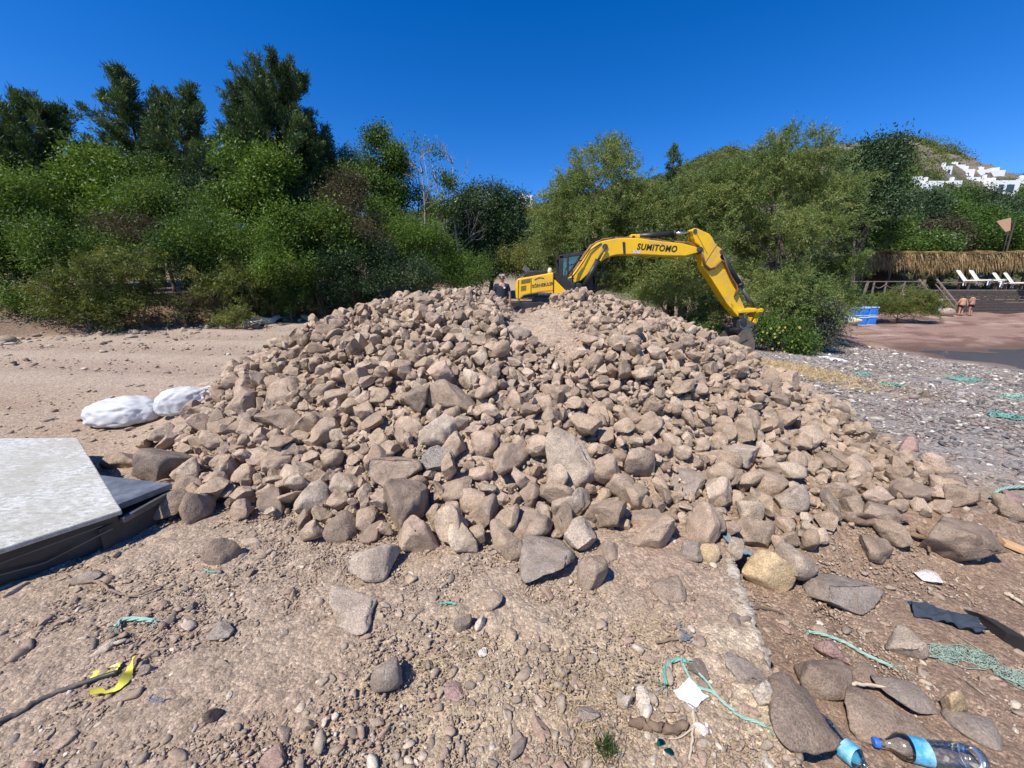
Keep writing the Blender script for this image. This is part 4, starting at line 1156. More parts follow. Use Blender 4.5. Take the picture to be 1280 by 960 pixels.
# the ones that show largest become objects of their own
camP = np.array([0, 0, EYE])
def score(q):
    s, ax_, ay_, z_, *_ = q
    dist = math.sqrt(ax_ ** 2 + ay_ ** 2 + (z_ - EYE) ** 2)
    top = HGf[min(nyg - 1, int((ay_ - Y0) / CS)) * nxg + min(nxg - 1, int((ax_ - X0) / CS))]
    buried = max(0, top - (z_ + s * 0.75)) / s
    back = 1.0 if ay_ < 6.6 + 0.4 * max(0, ax_ - 1.5) else 0.2
    return s / dist * back * (1 - min(0.8, buried))
rocks.sort(key=score, reverse=True)
N_IND = 252
def zone(ax_, ay_, s):
    big = 'head sized' if s > 0.10 else 'fist sized'
    if heap_h(ax_, ay_) > 1.2: return big + ' tan stone near the crest of the rubble heap'
    if ax_ < -2.6: return big + ' tan stone on the slope of the heap nearest the white sacks'
    if ax_ < -1.0: return big + ' tan stone on the heap between the sacks and the tall brown boulder'
    if ax_ < 0.8: return big + ' tan stone around the largest pale boulder of the heap'
    if ax_ < 2.4: return big + ' tan stone on the beach half of the heap front'
    return big + ' tan stone at the beach end of the rubble heap'
for q in rocks[:N_IND]:
    s, ax_, ay_, z_, si, rot, st = q
    put_rock('rock', si, s, rot, (ax_, ay_, z_), zone(ax_, ay_, s), 'rock', 'rocks of the rubble heap', None, tuple(st))
VV, FF, TT = [], [], []; off = 0
for q in rocks[N_IND:]:
    s, ax_, ay_, z_, si, rot, st = q
    dist = math.hypot(ax_, ay_)
    src, f = (MD[si], ICO[3][1]) if s / dist > 0.011 else (LO[si], ICO[2][1])
    v = (src * st * s) @ rot.T + np.array([ax_, ay_, z_])
    VV.append(v); FF.append(f + off); off += len(v); TT.append(np.full(len(f), rs.rand()))
o = put('rubble', np.concatenate(VV), np.concatenate(FF), M['rock_mass'], None, {'tone': ('FACE', 'FLOAT', np.concatenate(TT))}, smooth=False)
tag(o, 'smaller tan rubble filling in between the larger rocks of the heap', 'rubble', kind='stuff')

# ------------------------------------------------------------------ loose stones and gravel
def scatter(name, n, gen, sub, mat, label, cat, seed, flat=0.55, zoff=0.0, sinkf=0.25):
    rs = np.random.RandomState(seed)
    X, Y, S = gen(rs, n)
    n = len(X)
    shapes = [rock_shape(seed * 7 + i, sub, flat, 0.9, 0.6) for i in range(12)]
    si = rs.randint(0, 12, n)
    az = rs.rand(n) * 2 * math.pi; tx = rs.normal(0, 0.28, n)
    Zg = H(X, Y)
    sv = np.stack([S * rs.uniform(0.85, 1.3, n), S * rs.uniform(0.65, 1.0, n), S * rs.uniform(0.6, 1.1, n)], 1)
    VV, FF, TT = [], [], []; off = 0
    nv, f = len(ICO[sub][0]), ICO[sub][1]
    for k in range(12):
        w = np.where(si == k)[0]
        if not len(w): continue
        v = shapes[k][None] * sv[w][:, None, :]
        c, s_ = np.cos(tx[w])[:, None], np.sin(tx[w])[:, None]
        yy = v[..., 1] * c - v[..., 2] * s_; zz = v[..., 1] * s_ + v[..., 2] * c
        c, s_ = np.cos(az[w])[:, None], np.sin(az[w])[:, None]
        xx = v[..., 0] * c - yy * s_; y2 = v[..., 0] * s_ + yy * c
        v = np.stack([xx + X[w][:, None], y2 + Y[w][:, None], zz + (Zg[w] + zoff + S[w] * sinkf)[:, None]], -1)
        VV.append(v.reshape(-1, 3))
        FF.append((f[None] + (np.arange(len(w)) * nv)[:, None, None] + off).reshape(-1, 3)); off += len(w) * nv
        TT.append(np.repeat(rs.rand(len(w)), len(f)))
    o = put(name, np.concatenate(VV), np.concatenate(FF), M[mat], None, {'tone': ('FACE', 'FLOAT', np.concatenate(TT))})
    return tag(o, label, cat, kind='stuff')
def off_named(X, Y, S):
    k = np.ones(len(X), bool)
    for (cx, cy, r) in taken: k &= np.hypot(X - cx, Y - cy) > r * 0.8
    return k
def gen_front(rs, n):
    r = 1.0 + 4.2 * rs.rand(n) ** 1.5
    th = rs.uniform(-1.05, 1.05, n)
    X, Y = np.sin(th) * r * 1.25, np.cos(th) * r * 0.95
    S = 0.0050 * np.exp(rs.exponential(0.55, n)) * (0.75 + 0.14 * r)
    dn = 0.45 + 0.75 * sstep(-0.25, 0.35, fbm(X * 0.9, Y * 0.9, 77.0, 3)) + 0.5 * sstep(-0.4, -1.4, X) * sstep(2.4, 1.4, Y)
    dn *= np.where(np.exp(-(((X - 0.05) / 0.7) ** 2 + ((Y - 1.5) / 0.5) ** 2)) > 0.3, 0.65, 1.0)
    k = (rs.rand(n) < dn) & (heap_h(X, Y) - base_h(X, Y) < 0.35) & (S < 0.034)
    X, Y, S = X[k], Y[k], S[k]; k = off_named(X, Y, S)
    return X[k], Y[k], S[k]
scatter('gravel', 13000, gen_front, 2, 'pebble', 'gravel and small chips scattered over the bare earth', 'gravel', 51)
def gen_grit(rs, n):
    r = 1.0 + 2.6 * rs.rand(n) ** 1.3; th = rs.uniform(-1.0, 1.0, n)
    X, Y = np.sin(th) * r * 1.25, np.cos(th) * r * 0.95
    S = 0.0022 * np.exp(rs.exponential(0.45, n)) * (0.8 + 0.25 * r)
    k = (heap_h(X, Y) - base_h(X, Y) < 0.3) & (S < 0.012) & (rs.rand(n) < 0.5 + 0.9 * sstep(-0.3, 0.3, fbm(X * 2.2, Y * 2.2, 91.0, 3)))
    return X[k], Y[k], S[k]
scatter('grit', 75000, gen_grit, 1, 'grit', 'fine grit and crumbs of earth over the open ground', 'grit', 55, 0.7)
def gen_road(rs, n):
    X = rs.uniform(-17, -0.8, n); Y = rs.uniform(4.0, 15.5, n)
    S = 0.0095 * np.exp(rs.exponential(0.5, n))
    edge = np.exp(-((bank_s(X, Y) + 0.5) / 0.7) ** 2)
    k = (rs.rand(n) < 0.35 + 0.9 * edge) & (heap_h(X, Y) - base_h(X, Y) < 0.2) & (bank_s(X, Y) < 0.8) & (S < 0.11)
    S = S * (1 + 1.3 * edge)
    return X[k], Y[k], S[k]
scatter('road_gravel', 15000, gen_road, 1, 'pebble', 'small stones strewn over the dirt road', 'gravel', 52)
def gen_beach(rs, n):
    X = rs.uniform(3.2, 17, n); Y = rs.uniform(2.2, 17.5, n)
    na = fbm(X * 0.9, Y * 0.9, 11.0, 4)
    sh = sstep(3.2, 4.8, X - 0.10 * (Y - 5) + 0.7 * na) * sstep(2.2, 4.0, Y) * sstep(18.0, 16.8, Y)
    st = np.exp(-(((X - 7.2) / 1.3) ** 2 + ((Y - 9.7) / 1.8) ** 2))
    S = 0.021 * np.exp(rs.normal(0, 0.42, n)) * (0.8 + 0.035 * Y)
    k = (rs.rand(n) < sh * (1 - 0.95 * st)) & (heap_h(X, Y) - base_h(X, Y) < 0.1) & (base_h(X, Y) > -1.08)
    return X[k], Y[k], S[k]
scatter('beach_pebbles', 52000, gen_beach, 1, 'shingle', 'grey pebbles of the shingle beach', 'pebbles', 53, 0.5)
def gen_heapgravel(rs, n):
    X = rs.uniform(-4.5, 6.5, n); Y = rs.uniform(1.9, 9.5, n)
    hh = heap_h(X, Y) - base_h(X, Y)
    S = 0.017 * np.exp(rs.normal(0, 0.5, n))
    k = (hh > -0.05) & np.array([bool(in_heap(q, w)) for q, w in zip(X, Y)]) & (rs.rand(n) < 0.45 + 1.5 * chute(X, Y))
    return X[k], Y[k], S[k]
scatter('heap_gravel', 26000, gen_heapgravel, 1, 'rock_mass', 'fine broken stone in the gaps of the rubble heap', 'gravel', 54, 0.7, 0.045)

# stones big enough to count on the open ground
rs = np.random.RandomState(31)
STONE_ME = [np_mesh('stone', v, ICO[3][1]) for v in MD]
for me in STONE_ME: me.materials.append(M['stone'])
def ground_zone(X, Y):
    if X > edge_x(Y) + 0.02 and Y < 3.2: return 'small stone bedded in the reddish earth beyond the cement edge'
    if X < -1.0: return 'small stone on the pebbly ground beside the skid and yellow strip'
    if X < 0.45: return 'small stone on the sandy open ground before the heap'
    return 'small stone on the open ground beside the green rope'
cnt = 0
while cnt < 150:
    r = 1.05 + 2.2 * rs.rand() ** 1.2; th = rs.uniform(-1.0, 1.0)
    X, Y = math.sin(th) * r * 1.2, math.cos(th) * r
    if float(heap_h(X, Y) - base_h(X, Y)) > 0.02: continue
    s = 0.018 * math.exp(rs.exponential(0.36)) * (0.8 + 0.16 * r)
    if s > 0.075: continue
    if min(math.hypot(X - a_, Y - b_) - c_ * 0.9 for (a_, b_, c_) in taken) < s: continue
    taken.append((X, Y, s)); cnt += 1
    si = rs.randint(0, len(MD)); rot = rot_m(rs, 0.22)
    put_rock('stone', si, s, rot, (X, Y, float(H(X, Y)) + s * 0.05), ground_zone(X, Y), 'stone', 'stones lying on the open ground', None, (1, rs.uniform(0.75, 1.05), rs.uniform(0.6, 1.0)), STONE_ME[si])
# the row of stones edging the dirt road under the bushes
for i in range(46):
    px = rs.uniform(95, 400); P = GD(px, 424 - (px - 95) * 0.078 + rs.normal() * 3.2)
    s = 0.10 * math.exp(rs.normal(0, 0.35)); si = rs.randint(0, len(MD))
    put_rock('stone', si, s, rot_m(rs, 0.3), (P[0], P[1], P[2] + s * 0.3), 'pale stone in the row edging the dirt road under the bushes', 'stone', 'stones edging the dirt road', None, (1, 0.9, 0.75), STONE_ME[si])
# ================================================================== EXCAVATOR
EY = 15.0
ex_root = empty('excavator', (W(700, 360, EY)[0], EY, 0.3), 'yellow crawler excavator parked behind the heap with its boom reaching down', 'excavator')
def X2(pts, Y): return [(W(a, b, Y)[0], W(a, b, Y)[2]) for a, b in pts]
YN = 13.75                     # the side of the machine that faces us
YF = YN + 2.75
hood = [(645.8, 350), (648, 348.2), (692.5, 340.3), (692.2, 368), (672.8, 366.2), (663.4, 367.5), (655, 369.5), (649.5, 374.5), (645.6, 373.5), (644.6, 360)]
body = MB().prism(X2(hood, YN), 1, YN, YF).build('engine_hood', M['yellow'], ex_root, 0.05)
skirt = MB().prism(X2([(692.6, 349.2), (695, 350.5), (711.3, 367), (710, 368.4), (692.6, 368.6)], YN), 1, YN + 0.012, YN + 0.9).build('side_panel', M['yellow'], ex_root, 0.02)
def flat_px(mb, pts, Y, th): return mb.prism(X2(pts, Y), 1, Y - th, Y + 0.02)
vent = flat_px(MB(), [(651.5, 349.8), (662.8, 347.8), (662.8, 353.0), (651.3, 355.0)], YN, 0.008)
v1 = vent.build('air_vent', M['yellow_deep'], body)
vent = flat_px(MB(), [(651.2, 357.6), (657.8, 356.4), (657.6, 362.8), (651.0, 364.0)], YN, 0.008).build('air_vent', M['yellow_deep'], body)
for k in range(7):
    pass
mb = MB()
for k in range(6):
    mb.add([(p[0], YN - 0.010, p[1]) for p in X2([(651.6, 350.6 + k * .78), (662.6, 348.6 + k * .78), (662.6, 348.9 + k * .78), (651.6, 350.9 + k * .78)], YN)], [(0, 1, 2, 3)])
    mb.add([(p[0], YN - 0.010, p[1]) for p in X2([(651.4, 358.4 + k * .9), (657.6, 357.2 + k * .9), (657.6, 357.5 + k * .9), (651.4, 358.7 + k * .9)], YN)], [(0, 1, 2, 3)])
mb.build('vent_slats', M['black'], body)
mb = MB()
for (a, b_) in (((663.8, 347.4), (663.6, 366.4)), ((691.6, 341), (691.5, 367)), ((648.2, 349.4), (647.6, 372.5))):
    q0, q1 = W(*a, YN), W(*b_, YN)
    mb.bar((q0[0], YN - .003, q0[2]), (q1[0], YN - .003, q1[2]), 0.018, 0.018)
mb.build('panel_seam', M['ink'], body)
q = W(678, 356.3, YN)
text_mesh('lettering', 'GÖRNEBULER', 0.235, M['ink'], body, (q[0], YN - 0.006, q[2]), (math.pi / 2, -R(8), 0), 0.004, 0.004, 1, 0, 1.1, (0.74, 0.135))
mb = MB()
st_ = [W(668 + 12 * s, 349.8 - 2.4 * math.sin(s * 2.6) - 0.6 * s, YN) for s in np.linspace(0, 1, 7)]
for a, b_ in zip(st_[:-1], st_[1:]): mb.bar((a[0], YN - .004, a[2]), (b_[0], YN - .004, b_[2]), 0.02, 0.02)
mb.build('swoosh_mark', M['ink'], body)
flat_px(MB(), [(671, 364.3), (691, 362.0), (691, 363.4), (671, 365.6)], YN, 0.006).build('stripe', M['orange'], body)
flat_px(MB(), [(696, 366.4), (709, 365.9), (710.6, 367.0), (696, 367.5)], YN + .012, 0.006).build('stripe', M['orange'], skirt)
# step and hand pump box under the hood
mb = MB(); c0 = W(681.5, 367.2, YN)
mb.box((c0[0], YN + .25, c0[2]), (0.48, 0.5, 0.09)); mb.box((c0[0] - .13, YN - .02, c0[2] + .01), (0.16, 0.08, 0.06)); mb.box((c0[0] + .12, YN - .02, c0[2] + .01), (0.16, 0.08, 0.06))
mb.build('step_grating', M['grey_metal'], ex_root, 0.01)
# deck on top of the hood: handrail, exhaust, mirror, beacon
mb = MB()
rp = [W(654, 345.5, YN + .6), W(660, 341.6, YN + .6), W(672, 339.6, YN + .6), W(688, 339.2, YN + .6)]
mb.tube(rp, 0.035, 6)
for p_ in rp[1:3]: mb.tube([p_, (p_[0], p_[1], p_[2] - .25)], 0.03, 6)
mb.build('handrail', M['black'], ex_root)
c0 = W(664, 342.5, YN + 1.6); MB().box((c0[0] + .25, YN + 1.4, c0[2] - .05), (1.0, 1.0, 0.28)).build('engine_cover', M['black'], ex_root, 0.04)
c0 = W(657.5, 336.5, YN + 2.3)
mb = MB(); mb.tube([(c0[0] + .08, c0[1], c0[2] - .7), (c0[0] + .02, c0[1], c0[2] - .1)], 0.03, 6); mb.box((c0[0], c0[1], c0[2]), (0.26, 0.05, 0.2), (0, R(35), 0))
mb.build('rear_mirror', M['grey_metal'], ex_root, 0.01)
c0 = W(687.4, 338.2, YN + .3)
mb = MB(); mb.tube([c0 - np.array([0, 0, .12]), c0, c0 + np.array([0, 0, .07]), c0 + np.array([0, 0, .10])], [0.075, 0.08, 0.06, 0.015], 10)
M['beacon'] = plain('cream_cap', (0.62, 0.52, 0.40), 0.5)
mb.build('filler_cap', M['beacon'], ex_root, smooth=True)
# turntable deck and boom foot bracket
mb = MB(); mb.prism(X2([(692.8, 341), (703, 344.5), (712, 353.5), (724, 354), (729, 360), (727, 368), (712, 368.5), (692.8, 350)], EY), 1, YN + .9, YN + 1.62)
mb.build('boom_foot', M['black'], ex_root, 0.03)
zg = W(700, 370, YN)[2]
MB().box((W(703, 366, EY)[0], EY + .1, zg - 0.12), (2.2, 2.4, 0.2)).build('upper_deck', M['black'], ex_root, 0.03)
# cab on the far side
CY0, CY1 = 15.45, 16.55
cabp = [(698.8, 320.2), (700.5, 318.6), (733, 313.6), (741, 322), (745, 362), (699.5, 366)]
cp = X2(cabp, CY0)
mb = MB()
mb.prism([cp[0], cp[1], cp[2], (cp[3][0], cp[2][1] - .10), (cp[0][0], cp[0][1] - .09)], 1, CY0, CY1)
mb.prism([(cp[0][0], cp[0][1]), (cp[0][0] + .17, cp[0][1] + .03), (cp[0][0] + .19, cp[5][1]), cp[5]], 1, CY0, CY0 + .09)
mb.prism([(cp[0][0], cp[0][1]), (cp[0][0] + .17, cp[0][1] + .03), (cp[0][0] + .19, cp[5][1]), cp[5]], 1, CY1 - .09, CY1)
mb.prism([(cp[3][0] - .1, cp[3][1] + .2), cp[3], cp[4], (cp[4][0] - .1, cp[4][1])], 1, CY0, CY0 + .08)
mb.prism([(cp[3][0] - .1, cp[3][1] + .2), cp[3], cp[4], (cp[4][0] - .1, cp[4][1])], 1, CY1 - .08, CY1)
mb.prism([(cp[0][0] + .1, cp[5][1] + .02), (cp[4][0] - .05, cp[4][1] + .02), (cp[4][0] - .05, cp[4][1] + .55), (cp[0][0] + .1, cp[5][1] + .62)], 1, CY0, CY1)
mid_ = X2([(708.6, 318), (711.0, 317.8), (711.4, 362), (709.0, 362)], CY0)
mb.prism(mid_, 1, CY0 + .002, CY0 + .07)
cab = mb.build('cab', M['black'], ex_root, 0.015)
gl = X2([(711.2, 320.5), (738, 317), (742, 350), (711.4, 352)], CY0)
MB().prism(gl, 1, CY0 + .03, CY0 + .04).build('side_window', M['glass'], cab)
gl2 = X2([(702.2, 322.5), (708.8, 321.5), (709, 352), (702.6, 352)], CY0)
MB().prism(gl2, 1, CY0 + .03, CY0 + .04).build('rear_window', M['glass'], cab)
gl3 = X2([(702, 322), (738, 317), (742, 350), (702, 352)], CY0)
MB().prism(gl3, 1, CY1 - .04, CY1 - .03).build('door_window', M['glass'], cab)
M['pale_blind'] = plain('pale_sunblind', (0.42, 0.55, 0.50), 0.7)
c0 = W(716.5, 334.5, 16.2); MB().box((c0[0] + .05, 16.15, c0[2] - .05), (0.42, 0.16, 0.75), (0, R(-6), 0)).build('driver_seat', M['pale_blind'], cab, 0.05)
# wiper hose loop beside the boom foot
mb = MB(); mb.tube([W(716, 352, EY - .45), W(715, 345, EY - .5), W(715.6, 335, EY - .5), W(718, 329.5, EY - .48), W(722, 326.5, EY - .46), W(727, 325.5, EY - .42)], 0.022, 6)
mb.tube([W(717.5, 349, EY - .40), W(716, 346, EY - .45), W(722, 338, EY - .4), W(730, 326, EY - .36), W(738, 313, EY - .34), W(752, 304, EY - .3)], 0.02, 6)
mb.build('hose', M['black_rubber'], ex_root, smooth=True)

# boom: bent box girder
boom = [(707.8, 351.9), (711, 347.5), (715.6, 341.7), (729.7, 322.2), (739, 308.9), (744.5, 305.0), (751.6, 302.3), (768.8, 299), (793.8, 298.8), (825, 303.0), (850, 305.6), (864, 309.3), (868.8, 311.5), (870, 314), (868.8, 316.7), (853, 321), (825, 320.5), (800, 319.2), (778, 319), (768, 319.6), (762.5, 321), (757.5, 322.8), (753, 325.3), (748, 329), (739, 337.8), (725, 351), (715.6, 354.2), (709.5, 354)]
bo = MB().prism(X2(boom, EY), 1, EY - 0.29, EY + 0.29).build('boom', M['yellow'], ex_root, 0.03)
q = W(817.5, 311.3, EY)
text_mesh('lettering', 'SUMITOMO', 0.40, M['ink'], bo, (q[0], EY - 0.295, q[2]), (math.pi / 2, R(3.6), 0), 0.004, 0.012, 1, 0.15, 1.12, (1.46, 0.225))
mb = MB()
for (a, b_, c_, d_) in (((775.2, 304), (778.4, 304), (778.8, 318.6), (776.4, 318.6)),):
    mb.prism(X2([a, b_, c_, d_], EY), 1, EY - .315, EY + .315)
mb.build('hose_clamp', M['black'], bo)
M['decal'] = plain('grey_white_decal', (0.50, 0.48, 0.42), 0.6, vary=0.5, scale=30)
MB().prism(X2([(788.5, 314), (797, 314.6), (797, 318), (788.5, 317.6)], EY), 1, EY - .294, EY - .28).build('decal', M['decal'], bo)
for (px, py, r_) in ((753.8, 309.6, .10), (869, 312.8, .09), (711.5, 351, .10)):
    c0 = W(px, py, EY); MB().tube([(c0[0], EY - .34, c0[2]), (c0[0], EY + .34, c0[2])], r_, 14).build('pivot_pin', M['pin_steel'], bo, .01)
pass
# hoses along the boom's back
mb = MB()
for off, rr in ((-.16, .03), (-.06, .03), (.06, .03), (.16, .03)):
    pts = [W(712, 345, EY), W(720, 334, EY), W(730, 319.5, EY), (W(738, 307.8, EY)), W(745, 303.6, EY), W(752, 300.8, EY), W(768, 297.9, EY), W(790, 297.4, EY), W(812, 300.3, EY), W(836, 303.4, EY), W(850, 303.2, EY), W(858, 304.4, EY), W(866, 308.4, EY), W(871, 312, EY), W(873.5, 317, EY)]
    mb.tube([(p_[0], EY + off, p_[2] + .03 * math.sin(i * 2.1 + off * 20)) for i, p_ in enumerate(pts)], rr, 6)
M['rust_hose'] = plain('dusty_hose', (0.20, 0.10, 0.035), 0.6, vary=0.4)
mb.build('hydraulic_hose', M['rust_hose'], bo, smooth=True)
mb = MB()
for (px, py) in ((765, 297.8), (790, 297.3), (812, 299.8), (838, 303)): 
    c0 = W(px, py, EY); mb.box((c0[0], EY, c0[2] - .01), (0.09, 0.44, 0.10))
mb.build('hose_bracket', M['black'], bo)
# boom cylinders either side
for sgn in (-1, 1):
    yy = EY + sgn * 0.40
    a = W(727.5, 357.5, EY); b_ = W(754, 309.6, EY); a[1] = yy; b_[1] = yy
    mm = a * 0.36 + b_ * 0.64
    cyl = MB().tube([a, mm], 0.095, 12).tube([mm, mm + (b_ - mm) * .04], 0.115, 12).build('boom_cylinder', M['black'], ex_root, smooth=True)
    MB().tube([mm, b_], 0.045, 10).build('piston_rod', M['pin_steel'], cyl, smooth=True)
# arm cylinder on top of the boom
a = W(793, 295.9, EY); b_ = W(864.4, 290.4, EY); mm = a * .32 + b_ * .68; k0 = a * .97 + b_ * .03
cyl = MB().tube([a, k0, k0 + (mm - k0) * .001, mm], [0.09, 0.09, .10, .10], 12).tube([mm, mm + (b_ - mm) * .12], 0.125, 12).build('arm_cylinder', M['black'], ex_root, smooth=True)
MB().tube([mm, b_], 0.058, 10).build('piston_rod', M['chrome'], cyl, smooth=True)
mb = MB(); c0 = W(793, 297.4, EY); mb.box((c0[0], EY, c0[2]), (0.34, 0.3, 0.22)); mb.build('cylinder_bracket', M['yellow'], ex_root, 0.03)
# arm (dipper)
arm = [(860.8, 289.4), (862.4, 287.2), (865.3, 286.4), (869, 287.2), (883, 293.5), (886.5, 298), (889.7, 304.4), (893.5, 309), (899.4, 313.0), (900.2, 315.2), (896.3, 322), (899, 327), (915, 358.8), (926.3, 384.6), (926.6, 394.5), (924, 397.4), (919.6, 397), (905.5, 381), (885, 348.4), (877.6, 338), (875.0, 333), (874.0, 324), (873.6, 311.9), (870.5, 308), (866, 304.4), (864, 299), (863, 294)]
ar = MB().prism(X2(arm, EY), 1, EY - 0.24, EY + 0.24).build('arm', M['yellow'], ex_root, 0.025)
for (px, py, r_) in ((864.8, 290.2, .075), (871.5, 313.5, .11), (897.6, 315.4, .075), (921.5, 394, .10)):
    c0 = W(px, py, EY); MB().tube([(c0[0], EY - .275, c0[2]), (c0[0], EY + .275, c0[2])], r_, 14).build('pivot_pin', M['pin_steel'], ar, .01)
pass
mb = MB()
for off in (-.27, -.31, -.35):
    j = (off + .27) * 24
    mb.tube([(p_[0], EY + off, p_[2]) for p_ in (W(872.5, 316, EY), W(874, 326 + j, EY), W(876.5, 334 + j, EY), W(882, 338.6 + j, EY), W(888, 336 + j * .6, EY), W(893, 330, EY), W(896, 326.5, EY), W(899.5, 328, EY), W(903, 336, EY), W(908, 347, EY), W(914, 356, EY), W(916, 362, EY), W(913, 371 + j, EY))], 0.028, 6)
mb.build('hydraulic_hose', M['rust_hose'], ar, smooth=True)
mb = MB(); a, b_ = W(866, 292, EY), W(880, 318, EY); mb.bar((a[0], EY - .243, a[2]), (b_[0], EY - .243, b_[2]), .02, .02)
a, b_ = W(892, 306, EY), W(878, 328, EY); mb.bar((a[0], EY - .243, a[2]), (b_[0], EY - .243, b_[2]), .02, .02); mb.build('weld_seam', M['yellow_deep'], ar)
# bucket cylinder and linkage
a = W(900.5, 317, EY); b_ = W(942.6, 385.5, EY); mm = a * .46 + b_ * .54
cyl = MB().tube([a, mm], 0.105, 12).tube([mm, mm + (b_ - mm) * .10], 0.125, 12).build('bucket_cylinder', M['black'], ex_root, smooth=True)
MB().tube([mm, b_], 0.06, 10).build('piston_rod', M['grey_metal'], cyl, smooth=True)
mb = MB(); mb.tube([W(944.5, 387.3, EY - .34), W(944.5, 387.3, EY - .34) + np.array([0, .68, 0])], .07, 10)
mb.prism(X2([(917.4, 388.2), (922, 386.2), (942, 386.0), (946, 384.8), (948.3, 387), (946.6, 390), (940, 389.6), (922, 390.6), (918, 391.2)], EY), 1, EY - .33, EY - .26)
mb.prism(X2([(917.4, 388.2), (922, 386.2), (942, 386.0), (946, 384.8), (948.3, 387), (946.6, 390), (940, 389.6), (922, 390.6), (918, 391.2)], EY), 1, EY + .26, EY + .33)
mb.build('tipping_lever', M['yellow'], ex_root, 0.015)
MB().prism(X2([(940.5, 389), (945.4, 389), (944.0, 399), (941.8, 407), (936.8, 406), (938.5, 398)], EY), 1, EY - .2, EY + .2).build('bucket_link', M['yellow'], ex_root, 0.02)
coup = MB().prism(X2([(919.4, 400.5), (921, 396.6), (926, 395.4), (930, 399), (941.5, 404.4), (943.8, 409), (943.6, 417.5), (939, 420), (930, 414.2), (921, 409.6)], EY), 1, EY - .25, EY + .25).build('quick_coupler', M['grey_metal'], ex_root, 0.02)
mb = MB()
for (px, py, r_) in ((924, 401.2, .12), (938, 409.2, .12), (919.5, 412.5, .1), (936, 421.5, .09)):
    c0 = W(px, py, EY); mb.tube([(c0[0], EY - .31, c0[2]), (c0[0], EY + .31, c0[2])], r_, 12)
mb.build('pin', M['black'], coup, 0.01)
# bucket: curved shell between two side plates, mouth towards the heap
prof = [(917.5, 411.5), (922.5, 411.0), (928.2, 415.5), (931.2, 421), (932.4, 429), (931.6, 438), (929.0, 445.0), (925.5, 448.2), (915, 444.6), (904, 440.6), (895.5, 436.4)]
pw = X2(prof, EY); wdt = 0.58
bk = MB()
bk.prism(pw, 1, EY - wdt, EY - wdt + .04); bk.prism(pw, 1, EY + wdt - .04, EY + wdt)
inner = [(a + (c0_[0] - a) * .05, b + (c0_[1] - b) * .05) for (a, b) in pw for c0_ in [np.mean(pw, 0)]]
sh_o = pw[1:]; sh_i = inner[1:]
for i in range(len(sh_o) - 1):
    bk.prism([sh_o[i], sh_o[i + 1], sh_i[i + 1], sh_i[i]], 1, EY - wdt + .042, EY + wdt - .042)
buck = bk.build('bucket', M['bucket'], ex_root)
mb = MB(); a = W(895.8, 434.6, EY); b_ = W(924, 415.2, EY); mb.bar((a[0], EY - wdt - .006, a[2] - .07), (b_[0], EY - wdt - .006, b_[2] - .22), .03, .03)
mb.build('wear_strip', M['black'], buck)
for k in range(5):
    yy = EY - wdt + .12 + k * .235; t0 = W(896, 436.6, EY)
    MB().add([(t0[0] + .08, yy - .05, t0[2] + .03), (t0[0] + .08, yy + .05, t0[2] + .03), (t0[0] + .1, yy + .05, t0[2] - .06), (t0[0] + .1, yy - .05, t0[2] - .06), (t0[0] - .2, yy - .02, t0[2] + .10), (t0[0] - .2, yy + .02, t0[2] + .10)],
             [(0, 1, 2, 3), (0, 4, 5, 1), (3, 2, 5, 4), (0, 3, 4), (1, 5, 2)]).build('bucket_tooth', M['bucket'], buck)
# undercarriage
for yy in (YN + .35, YF - .35):
    xc = W(694, 368, EY)[0]; zc = float(H(xc, EY)) + .46
    prof = []
    for k in range(24):
        a_ = 2 * math.pi * k / 24
        prof.append((xc + (1.55 if math.cos(a_) > 0 else -1.55) * 1 + .43 * math.cos(a_), zc + .43 * math.sin(a_)))
    tr = MB().prism(prof, 1, yy - .28, yy + .28).build('track', M['black'], ex_root, 0.02)
    mb = MB()
    for k in range(6): mb.tube([(xc - 1.5 + k * .6, yy - .31, zc - .08), (xc - 1.5 + k * .6, yy + .31, zc - .08)], .24 if k in (0, 5) else .15, 14)
    mb.build('track_wheel', M['grey_metal'], tr)
xc = W(694, 368, EY)[0]; MB().tube([(xc, EY + .1, float(H(xc, EY)) + .3), (xc, EY + .1, zg - .1)], .6, 24).build('slew_ring', M['black'], ex_root)

# ================================================================== PEOPLE
def skin_body(name, joints, bones, mat, parent, sub=2):
    """joints: name -> (x, y, z, rx, ry); first joint is the root. One continuous skinned surface."""
    names = list(joints)
    me = bpy.data.meshes.new(name)
    me.from_pydata([joints[k][:3] for k in names], [(names.index(a), names.index(b)) for a, b in bones], [])
    o = bpy.data.objects.new(name, me); col.objects.link(o)
    sk = o.modifiers.new('skin', 'SKIN'); sk.use_smooth_shade = True
    sv = me.skin_vertices[0].data
    for i, k in enumerate(names):
        sv[i].radius = (joints[k][3], joints[k][4] if len(joints[k]) > 4 else joints[k][3])
        sv[i].use_root = (i == 0)
    ss = o.modifiers.new('sub', 'SUBSURF'); ss.levels = sub; ss.render_levels = sub
    bpy.context.view_layer.update()
    me2 = bpy.data.meshes.new_from_object(o.evaluated_get(bpy.context.evaluated_depsgraph_get()))
    bpy.data.objects.remove(o)
    for p_ in me2.polygons: p_.use_smooth = True
    me2.name = name
    r = link(name, me2, mat, parent); ORG[r.name] = ORG[parent.name]
    return r
M['skin_tan'] = plain('tanned_skin', (0.40, 0.215, 0.135), 0.55, vary=0.06)
M['skin_red'] = plain('sunned_skin', (0.50, 0.265, 0.165), 0.5, vary=0.06)
M['navy'] = plain('navy_cloth', (0.012, 0.016, 0.030), 0.85, vary=0.2)
M['dark_cloth'] = plain('dark_cloth', (0.02, 0.018, 0.02), 0.85)
M['grey_hair'] = plain('grey_hair', (0.28, 0.25, 0.22), 0.8, vary=0.2)
